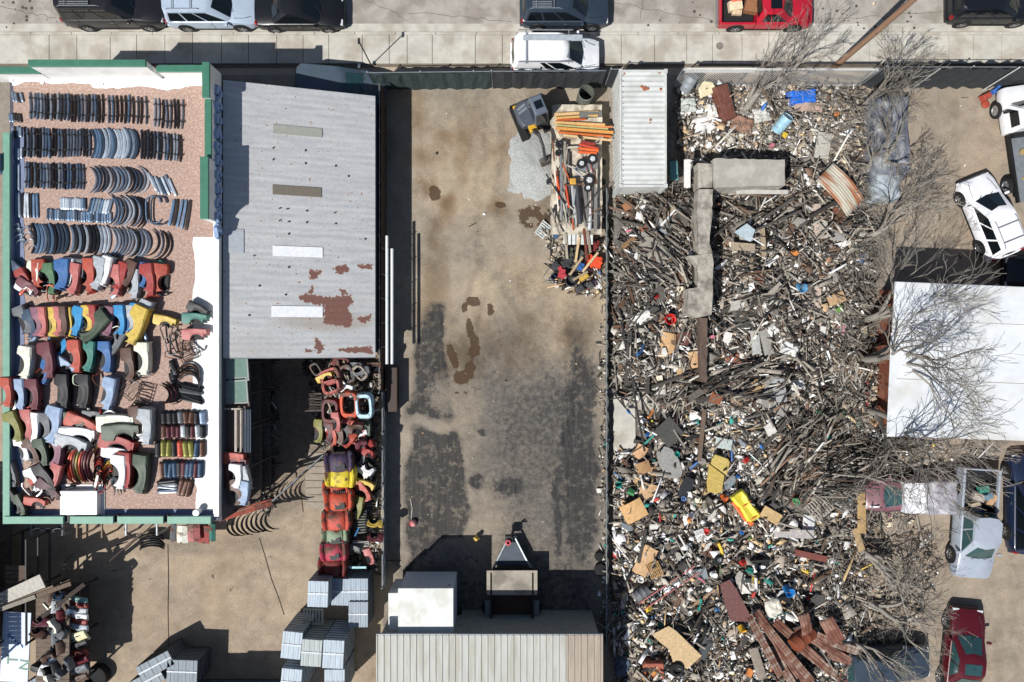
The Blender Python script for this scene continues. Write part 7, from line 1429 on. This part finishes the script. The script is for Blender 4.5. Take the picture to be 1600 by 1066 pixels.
# junk at the top heap
m = MB(); m.box((0, 0, .3), (.75, 1.9, .6), taper=.9); m.box((0, -.3, .62), (.4, .5, .06)); m.box((.1, .5, .62), (.3, .5, .04)); item(m, 'rusty_boiler', 'long rusty brown boiler casing in the top junk heap', 'boiler', 1126, 165, .2, '6b4236', M_OLD, (.1, .1, R(18)), None, .05)
m = MB(); m.loft([[(-.5, 0, 0), (-.4, .5, 0), (0, .75, 0), (.4, .5, 0), (.5, 0, 0)], [(-.5, 0, .2), (-.4, .5, .2), (0, .75, .2), (.4, .5, .2), (.5, 0, .2)]]); item(m, 'cream_mattress', 'cream half-round cushion in the top junk heap', 'cushion', 1106, 150, .35, 'd8cba8', M_OBJ, (.1, .1, R(25)), None, .05)
o = crumple('blue_tarp', mat('bright_blue_tarp', '1c66c8', rough=.5, var=.12), 1.5, .75, .35, 7, n=16, amp=.07); o.location = P(1250, 155, .3+mz(1250, 155)); o.rotation_euler[2] = .12; tag(o, 'bright blue tarp bundle in the top junk heap', 'tarp')
for i, (px, py, w, l, c, rz, lab) in enumerate([(1098, 195, 1.3, .9, 'dcdad6', 20, 'white rubbish bag heap in the top junk lot'), (1075, 165, .8, .7, 'b0b4ae', 0, 'grey bag below the rubbish can'), (1112, 175, .5, .8, 'd0cec8', 15, 'torn white curtain left of the rusty boiler'), (1160, 195, 1.1, .8, '8a6a58', -20, 'brown rag heap right of the rusty boiler'), (1190, 180, .9, .7, 'c8c8c0', 10, 'pale rag bundle under the big bare branches'), (1085, 973, 1.0, .7, '191a1c', 20, 'shiny black rubbish bag above the chipboard'), (1093, 998, .8, .6, '1c1d20', -20, 'second black rubbish bag below the first'), (972, 1040, .9, 1.0, '4a5668', 5, 'blue-grey seat cushion in the shade'), (1165, 915, 1.0, .8, 'd6d2c8', 0, 'crumpled white tarp right of the brown carpet'), (1208, 948, .9, 1.0, 'cfcabc', 10, 'off-white blanket left of the lower tyre'), (1232, 545, 1.0, .8, 'c2c4c2', -20, 'grey-white plastic sheet by the masonry wall'), (1262, 745, .9, .7, '6a665c', 0, 'grey rag by the timber pile'), (1205, 515, .7, .6, 'd4d2cc', 40, 'white torn bag south of the shingle mat'), (1245, 600, .7, .6, 'd8d8d8', 10, 'white bag beside the grey panels'), (1000, 430, .7, .5, 'd6d4cf', 10, 'white torn insulation below the membrane sheet'), (1005, 495, .9, .6, 'dddbd6', 30, 'white insulation heap left of the red bucket')]):
    o = crumple('rubbish_bag' if 'bag' in lab else 'rag_bundle', M_OBJ, w, l, .3, 30+i, n=14, amp=.12, edge=.5, color=c); o.location = P(px, py, mz(px, py)+.12); o.rotation_euler[2] = R(rz); tag(o, lab, 'bag' if 'bag' in lab else 'cloth')
# yellow slide
t = thing('toy_slide', 'yellow plastic toy slide with orange side lying on the rubbish', 'toy slide', P(1163, 790, mz(1163, 790)+.3), R(-55)); M_YP = mat('yellow_plastic', 'd6c840', rough=.4, var=.1); M_OP = mat('orange_plastic', 'd86a3a', rough=.5, var=.12)
m = MB(); rg = []
for x, w, z in [(-.85, .3, .1), (-.8, .38, .3), (-.5, .4, .42), (-.2, .33, .4), (.1, .34, .38), (.4, .38, .42), (.7, .4, .4), (.85, .36, .2), (.88, .25, .05)]: rg.append([(x, -w, 0), (x, -w, z*.7), (x, -w*.7, z), (x, 0, z*.8), (x, w*.7, z), (x, w, z*.7), (x, w, 0)])
m.loft(rg); m.build('slide_body', M_YP, t, smooth=40, bevel=.02); m = MB(); m.box((0, -.42, .15), (1.2, .14, .25)); m.box((.75, -.3, .3), (.25, .25, .15)); m.build('side_rail', M_OP, t, bevel=.03)
m = MB(); m.tube([(-.15, -.35, .3), (-.15, 0, .4), (-.15, .35, .3)], .03, 6); m.tube([(.62, -.38, .32), (.62, 0, .42), (.62, .38, .32)], .03, 6); m.build('band', M_OP, t)
# armchair
t = thing('armchair', 'torn red-brown armchair with orange foam showing, by the tyre', 'armchair', P(1017, 1040, .25)); M_AC = mat('red_brown_upholstery', 'a05c48', rough=.8, var=.2); 
for nm, c_, d in (('seat', (0, 0, .25), (.8, .75, .4)), ('backrest', (0, .42, .5), (.95, .22, .7)), ('armrest', (-.45, -.02, .42), (.18, .75, .42)), ('armrest', (.45, -.02, .42), (.18, .75, .42))):
    m = MB(); m.box(c_, d); m.build(nm, M_AC, t, bevel=.06)
m = MB(); m.loft([[(-.25, -.2, .46), (.1, -.25, .46), (.28, 0, .46), (.1, .12, .46), (-.1, .25, .46), (-.15, 0, .46)], [(-.2, -.15, .5), (.08, -.2, .5), (.2, 0, .5), (.08, .08, .5), (-.08, .2, .5), (-.1, 0, .5)]]); m.build('torn_foam', mat('orange_foam', 'c98a3c', rough=.9), t)
# ladder
t = thing('ladder', 'long red and white ladder lying across the litter', 'ladder', P(1045, 918, mz(1045, 918)+.5), R(34))
for sd in (-1, 1): m = MB(); m.box((0, sd*.2, 0), (3.4, .05, .08)); m.build('rail', mat('faded_red_rail', 'b06a66', rough=.6), t)
m = MB()
for i in range(11): m.tube([(-1.5+.3*i, -.2, 0), (-1.5+.3*i, .2, 0)], .02, 6)
m.build('rung', M_STEEL, t)
# pallets, rack
for lab, px, py, w, l, a, c in [('tan slatted pallet on top of the cardboard by the ladder', 1022, 889, .7, .8, 24, 'a88458'), ('grey slatted pallet near the dry brush', 1278, 792, 1.2, 1.1, 42, '9a9286'), ('white wire basket in the middle of the litter', 1093, 835, .5, .6, 20, 'd8d8d4')]:
    m = MB()
    for i in range(8): m.box((-w/2+w*(i+.5)/8, 0, .1), (w/8*.5, l, .025))
    for y in (-l*.45, 0, l*.45): m.box((0, y, .05), (w, .07, .07))
    o = m.build('pallet' if 'pallet' in lab else 'wire_basket', M_WOOD, None, color=c, loc=P(px, py, mz(px, py)+.4)); o.rotation_euler = (.1, -.08, R(a)); tag(o, lab, 'pallet' if 'pallet' in lab else 'basket')
# corrugated rusted sheets
M_RUSTC = mat('rusty_corrugated', '75503f', rough=.8, scale=2.5, var=.4, col2='948478', stretch=(.5, 3, 1)); M_RUST2 = mat('rust_corrugated_red', '6e4436', rough=.85, scale=2.5, var=.4, col2='8c6a5a')
def corrug(lab, px, py, w, l, a, mm, h=.4, rot=(0, 0), pitch=.16, amp=.014, curl=0.):
    if l > 1.5 and 'counted' in lab: w, l = w*.68, l*1.12
    m = MB(); n = int(w/pitch*4); rg = []
    for j in range(9):
        y = -l/2+l*j/8; rg.append([(-w/2+w*i/n, y, amp*math.sin(2*math.pi*i/4)+curl*math.sin(math.pi*j/8)+.5*curl*math.cos(math.pi*i/n)) for i in range(n+1)])
    m.loft(rg, cap=False, closed=False); o = m.build('corrugated_sheet', mm, None, smooth=80, solid=.006, loc=P(px, py, mz(px, py)+h)); o.rotation_euler = (rot[0], rot[1], R(a)); tag(o, lab, 'corrugated sheet')
for i, (px, py, w, l, a, mm, h) in enumerate([(1195, 1010, .55, 3.0, 28, M_RUSTC, .6), (1215, 1005, .7, 3.4, 34, M_RUST2, .5), (1232, 1020, .5, 3.2, 40, M_RUSTC, .7), (1255, 1010, .7, 3.6, 48, M_RUST2, .55), (1275, 1030, .6, 3.0, 52, M_RUSTC, .4), (1290, 1010, .5, 3.2, 60, M_RUST2, .6), (1310, 1005, .6, 2.6, 68, M_RUSTC, .5), (1250, 1050, .8, 2.6, 38, M_RUST2, .45), (1300, 985, .7, 1.3, 30, M_RUST2, .8), (1258, 975, .6, 1.1, 10, M_RUST2, .8), (1225, 1045, .6, 2.4, 30, M_RUSTC, .4), (1320, 1030, .5, 1.6, 75, M_RUST2, .4)]):
    corrug(f'rusty corrugated sheet, {nth(i+1)} counted clockwise in the fan at the bottom of the junk lot', px, py, w, l, a, mm, h, (rnd.uniform(-.08, .08), rnd.uniform(-.35, .35)), curl=.1)
corrug('large curved corrugated sheet, white and rust streaked, by the bare trees', 1312, 297, 1.45, 2.4, 43, mat('white_rust_streaks', 'c9c2b0', rough=.6, scale=3, var=.2, col2='a8704e', stretch=(3, .3, 1)), .9, (.05, .1), curl=.2)
m = MB(); m.tube([(-.4, 0, 0), (0, .1, .05), (.35, 0, 0)], .03, 5)
for i in range(6): m.tube([(-.4+.15*i, 0, 0), (-.38+.15*i, -.4, .05)], .03, 5)
item(m, 'radiator', 'dark finned radiator below the streaked corrugated sheet', 'radiator', 1337, 340, .5, None, M_DARK, (0, 0, R(35)))
# scattered small colourful items
rr = random.Random(77); SC = [('teal', '2a8a7c'), ('blue', '2c64a8'), ('white', 'e4e2de'), ('red', 'b02c28'), ('orange', 'd88a4a'), ('green', '3a7a4a'), ('yellow', 'd4b43c'), ('black', '1a1a1c'), ('cream', 'd8cfb8'), ('pink', 'c87888')]
SP_ = [(1007, 790, 0), (1052, 805, 0), (1068, 778, 1), (1030, 802, 3), (1075, 812, 4), (1047, 842, 0), (1075, 850, 2), (1105, 830, 3), (1122, 848, 6), (1158, 832, 1), (1135, 842, 0), (1160, 880, 3), (1172, 888, 0), (1095, 935, 0), (1012, 950, 6), (1175, 932, 3), (1243, 907, 2), (1077, 957, 2), (1090, 902, 9), (1213, 965, 2), (980, 640, 1), (1012, 680, 1), (1056, 710, 0), (1078, 732, 1), (1152, 745, 1), (1190, 700, 1), (1165, 720, 3), (1205, 760, 7), (978, 362, 9), (1010, 445, 2), (1028, 462, 3), (1170, 453, 2), (1245, 780, 5), (1290, 776, 5), (1308, 698, 1), (1285, 645, 5), (1290, 683, 0), (1312, 645, 5), (1005, 540, 1), (997, 532, 2), (1075, 545, 2), (1112, 525, 9), (1060, 450, 8), (1215, 400, 2), (1240, 398, 4), (1260, 700, 9), (985, 770, 5), (968, 760, 0), (1140, 700, 1), (1092, 780, 8), (1140, 1050, 2), (1170, 1050, 4), (1000, 905, 2), (995, 1000, 8), (1225, 212, 6), (1190, 172, 1), (1205, 230, 9), (1305, 180, 4), (1020, 640, 4), (1030, 590, 8)]
SN = ['bottle', 'box', 'tub', 'plastic_tube', 'scrap_block']
SEEN = {}
for i, (px, py, ci) in enumerate(SP_):
    k = i % 5; m = MB(); s = rr.uniform(.1, .2)
    if k == 0: m.lathe([(s*.5, 0), (s*.55, s*1.6), (s*.2, s*2), (s*.2, s*2.4), (0, s*2.4)], 12)
    elif k == 1: m.box((0, 0, s/2), (s*2, s*1.5, s), taper=.92); m.box((0, 0, s*1.05), (s*1.9, s*1.2, .02), rot=(.2, .1, 0))
    elif k == 2: m.lathe([(s*.8, 0), (s, s), (s*1.1, s*1.02), (s*.8, s), (s*.7, .05), (0, .05)], 14)
    elif k == 3: m.tube([(0, 0, 0), (s*2, s*.3, .05), (s*4, -s*.2, .05)], s*.45, 8)
    else: m.loft([[(-s, -s, 0), (s, -s*.8, 0), (s*.9, s, 0), (-s*.8, s*.9, 0)], [(-s*.7, -s*.5, s), (s*.6, -s*.6, s*1.1), (s*.7, s*.7, s*.8), (-s*.6, s*.6, s)]])
    cn, ch = SC[ci]; where = 'top junk heap' if py < 250 else 'upper ruins left of the wall' if py < 620 and px < 1110 else 'upper ruins right of the wall' if py < 640 else 'litter near the yellow slide' if py < 860 and px < 1240 else 'junk by the bare branches' if px > 1240 else 'litter near the ladder and carpet'
    kind = ['bottle', 'box', 'tub', 'tube', 'block'][k]; q_ = (cn, k, where); seen_n = SEEN.get(q_, 0); SEEN[q_] = seen_n+1
    item(m, SN[k], f'{["small","slightly bigger","lowest small","rightmost small"][seen_n]} {cn} plastic {kind} on the {where}', kind, px, py, .35, ch, M_OLD, (rr.uniform(-1.2, 1.2), rr.uniform(-.5, .5), rr.uniform(0, 6)))
# long dark poles in the ruins
for i, (x0, y0, x1, y1, c, w, r) in enumerate([(970, 500, 1007, 705, '2f2e2c', 'long near-black pole beside the concrete pad', .05), (958, 615, 993, 655, '262524', 'thin black bar across the concrete pad', .03), (1100, 640, 1092, 720, '6b5a4c', 'upright brown timber south of the burned wall', .1), (1018, 605, 1092, 578, '4a4540', 'grey beam pointing at the wall end', .1), (1095, 610, 1200, 565, '6c6760', 'long grey beam over the timber fan', .08), (1072, 600, 1210, 625, '2c2a28', 'black beam across the middle', .09), (1080, 400, 1085, 445, '3a3733', 'dark jagged post by the wall', .06), (1005, 345, 1085, 450, '5a5650', 'long diagonal grey pole left of the wall', .05), (1110, 935, 1078, 990, '3a332e', 'dark branch-like pole by the black bags', .05), (1060, 835, 1080, 870, 'd8d4cc', 'white bent pipe in the litter', .05), (1035, 645, 1070, 700, '8a8278', 'pale thin pole on the shingled sheet', .04), (1265, 340, 1330, 300, '3a3632', 'black beam by the streaked corrugated sheet', .1), (1195, 340, 1240, 310, '4a4642', 'grey beam by the flat roof slab', .08), (1250, 330, 1180, 360, '55504a', 'second grey beam by the flat roof slab', .07), (1190, 355, 1193, 400, '9a8a72', 'pale cut log near the vent hood', .11), (1175, 400, 1174, 420, '8c7c64', 'short pale post near the vent hood', .08)]):
    pole(w, P(x0, y0, mz(x0, y0)+.55), P(x1, y1, mz(x1, y1)+.6), r, c, 'timber_beam', 'beam', None, M_WOOD, sq=i % 2 == 0)

# ------------------------------------------------------------------ bare trees
M_BARK = mat('pale_bark', '8c867d', rough=.9, scale=8, var=.3); M_TWIG = mat('twig_bark', '878178', rough=.9, scale=5, var=.3)
def tree(label, px, py, h, lean=(0, 0), seed=1, spread=1., depth=5, r0=.14, nmain=3, twr=.012, name='bare_tree', up=.15, top=None, ang=(.25, .75)):
    rs = random.Random(seed); root = thing(name, label, 'tree' if name == 'bare_tree' else 'shrub', P(px, py, 0)); T, Cw = MB(), MB()
    def rv(d, amt):
        a = d.cross(Vector((rs.gauss(0, 1), rs.gauss(0, 1), rs.gauss(0, 1)))).normalized(); return (Matrix.Rotation(amt, 3, a) @ d).normalized()
    r0 *= 1.35
    def br(p, d, L, r, lev):
        n = 4 if lev < 3 else 3; pts = [p]; rad = [r]
        for i in range(n):
            d = rv(d, rs.uniform(.03, .22)); d = (d+Vector((0, 0, up*.25))).normalized(); p = p+d*(L/n)
            if p.z < .15: p.z = .15; d.z = abs(d.z)
            pts.append(p); rad.append(max(twr*.75, r*(1-.38*(i+1)/n)))
        (T if lev == 0 else Cw).tube(pts, rad, 7 if lev == 0 else 5 if lev < 2 else 3)
        if lev >= depth: return
        k = nmain if lev == 0 else rs.choice((2, 3, 3)) if lev < depth-1 else rs.choice((2, 3))
        for i in range(k):
            j = n if i < 2 else rs.randint(1, n-1)
            nd = rv(d, rs.uniform(*ang)*spread); br(pts[j], nd, L*rs.uniform(.62, .88), rad[j]*.76, lev+1)
    d0 = Vector((lean[0], lean[1], 1)).normalized(); br(Vector((0, 0, 0)), d0, h*.33, r0, 0)
    T.build('trunk', M_BARK, root, smooth=60); Cw.build('crown', M_TWIG, root, smooth=60); return root
tree('bare tree rising from the top junk heap and leaning over the pavement', 1150, 190, 6.2, (.5, .55), 3, .8, 6, .16, 3, .012)
tree('bare tree with thin reddish shoots by the screened fence', 1340, 172, 5.2, (.25, .35), 5, .6, 6, .1, 4, .011)
tree('big spreading bare tree over the covered car', 1340, 270, 4.8, (.65, .15), 8, .95, 6, .15, 4, .013)
tree('bare tree east of the ruins leaning right toward the driveway', 1342, 375, 4.6, (.6, .3), 13, .85, 6, .13, 4, .012)
tree('bare tree beside the north-west corner of the white roof', 1345, 500, 6.0, (.12, .1), 21, .9, 6, .15, 4, .012)
tree('bare tree spreading its branches over the white roof, upper', 1340, 560, 8.2, (.1, .03), 34, .8, 6, .17, 4, .013)
tree('bare tree spreading its branches over the white roof, lower', 1345, 640, 8.0, (.1, .0), 55, .85, 6, .16, 4, .013)
tree('small bare shrub at the south edge of the white roof', 1500, 702, 2.6, (.25, .55), 60, .9, 6, .05, 6, .008, 'bare_shrub')
tree('bare tree in the brush above the maroon car cover', 1310, 735, 4.6, (.65, -.2), 70, 1., 5, .12, 4, .011)
tree('low bare tree tangle below the maroon junked car', 1330, 850, 4.6, (.7, -.3), 81, 1., 5, .13, 4, .014)
tree('bare tree reaching over the dark red car', 1355, 940, 4.8, (.75, -.1), 92, .9, 5, .12, 4, .011)
tree('bare tree over the dark car at the bottom', 1300, 985, 4.8, (.55, -.3), 99, .9, 5, .11, 4, .011)
tree('thin bare shrub at the left of the blue tarp', 1185, 170, 3.0, (.2, .3), 111, 1., 5, .05, 5, .008, 'bare_shrub')
VV, FF, CC = [], [], []; base_i = 0
# brush, uncountable
m = MB(); rs = random.Random(5)
def brush(poly, n, l=(.3, 1.3), hz=.6):
    for x, y in poly_pts(poly, n, rsn):
        z = mz(x, y)+rs.uniform(.05, hz); p = P(x, y, z); a = rs.uniform(0, 6.28); L = rs.uniform(*l); q = p+Vector((math.cos(a)*L, math.sin(a)*L, rs.uniform(-.1, .35))); mid = (p+q)/2+Vector((rs.uniform(-.15, .15), rs.uniform(-.15, .15), rs.uniform(-.05, .2)*L)); m.tube([p, mid, q], [.012, .009, .005], 3)
brush([(1320, 150), (1370, 150), (1380, 420), (1330, 420)], 650); brush([(1300, 400), (1370, 400), (1375, 690), (1300, 690)], 600); brush([(1220, 640), (1400, 690), (1400, 800), (1260, 800)], 750); brush([(1300, 830), (1460, 850), (1450, 960), (1290, 980)], 330); brush([(1150, 135), (1340, 140), (1330, 250), (1150, 230)], 420); brush([(1330, 980), (1430, 980), (1430, 1060), (1300, 1060)], 300); brush([(1380, 690), (1560, 700), (1540, 740), (1400, 740)], 220, (.2, .7), .2)
tag(m.build('dead_branches', M_TWIG, None), 'dry twigs and dead branches piled along the east side of the junk lot', None, None, 'stuff')
# person-sized gardening gear near the tow truck
m = MB(); m.box((0, 0, .3), (.5, .35, .35), taper=.8); m.lathe([(.2, 0), (.2, .12), (.1, .14)], 14, (-.1, -.35, .1)); item(m, 'air_compressor', 'red and black small machine by the tow truck front', 'machine', 1533, 155, 0, '9a4030', M_OLD, (0, 0, .5), None, .03)
m = MB(); m.box((0, 0, .15), (.35, .25, .3)); m.box((.2, .1, .2), (.15, .15, .3)); item(m, 'tool_box', 'blue and white tool box by the tow truck front', 'tool box', 1550, 145, 0, '3a62a8', M_OLD, (0, 0, .5), None, .02)
pole('thin white pole leaning over the driveway fence near the tow truck', P(1534, 142, .1), P(1592, 106, 2.9), .03, 'c8cac8', 'flag_pole', 'pole', None, M_OBJ)
pole('thin grey pole leaning on the driveway fence by the shoots', P(1420, 142, .1), P(1468, 108, 2.6), .03, 'a8aaa8', 'flag_pole', 'pole', None, M_OBJ)
# loads in the pickups
def load(truck, spots, dz, pre):
    for i, (px, py, w, l, h, a, c, lab) in enumerate(spots):
        m = MB(); m.box((0, 0, h/2), (w, l, h), taper=.93); m.box((0, 0, h+.01), (w*.6, l*.5, .03), rot=(0, 0, .3)); o = m.build(lab.split()[-1].replace('-', '_'), M_OLD, None, bevel=.015, color=c, loc=P(px, py, dz)); o.rotation_euler = (.08, -.06, R(a)); tag(o, lab+pre, lab.split()[-1])
load(rt, [(1147, 12, .7, .5, .3, 10, 'd0c0a0', 'pale cardboard box'), (1172, 12, .7, .75, .35, -12, '8a5f40', 'brown wooden crate'), (1148, 3, .5, .3, .35, 5, 'd8644a', 'orange plastic crate'), (1185, 15, .25, .5, .3, 15, 'c9c4b8', 'white plastic tub'), (1150, 22, .5, .25, .2, -5, 'c8b090', 'tan folded board')], .66, ' in the bed of the red pickup')
load(sp_, [(1532, 762, .5, .35, .3, 10, '2f7a6a', 'green plastic tray'), (1525, 775, .6, .4, .25, -20, 'a8a094', 'grey broken board'), (1545, 780, .3, .7, .25, -35, 'b8926a', 'tan wooden board'), (1520, 790, .5, .5, .25, 15, 'a89c86', 'beige plastic lid'), (1537, 772, .4, .3, .4, 30, '5c7c90', 'blue-grey picture frame')], .7, ' in the bed of the silver pickup')
for px, py, c, lab in [(1524, 802, '1c2f8a', 'shiny blue rubbish bag in the bed of the silver pickup'), (1543, 803, '141416', 'shiny black rubbish bag in the bed of the silver pickup')]:
    o = crumple('rubbish_bag', M_PAINT, .55, .5, .4, px, n=14, amp=.1, edge=.6, color=c); o.location = P(px, py, .65); tag(o, lab, 'bag')
for o in bpy.data.objects:
    if o.parent is None and o.get('category') and not o.get('kind'): o['kind'] = 'thing'
for o in list(bpy.data.objects):
    if o.type == 'FONT':
        me = bpy.data.meshes.new_from_object(o.evaluated_get(bpy.context.evaluated_depsgraph_get())); q = bpy.data.objects.new('letter', me); COL.objects.link(q); q.parent = o.parent; q.location = o.location; q.rotation_euler = o.rotation_euler; bpy.data.objects.remove(o)
if 0:
  seen_ = {}
  for o in bpy.data.objects:
    if o.get('label'):
      if len(o['label'].split()) > 16: print('LONG', o.name, o['label'])
      seen_.setdefault(o['label'], []).append(o.name)
  for k, v in seen_.items():
    if len(v) > 1: print('DUP', k, v)
print('planks', nplank, 'objects', len(bpy.data.objects))
# a label shared by several planks: they also share their group, named for the spot
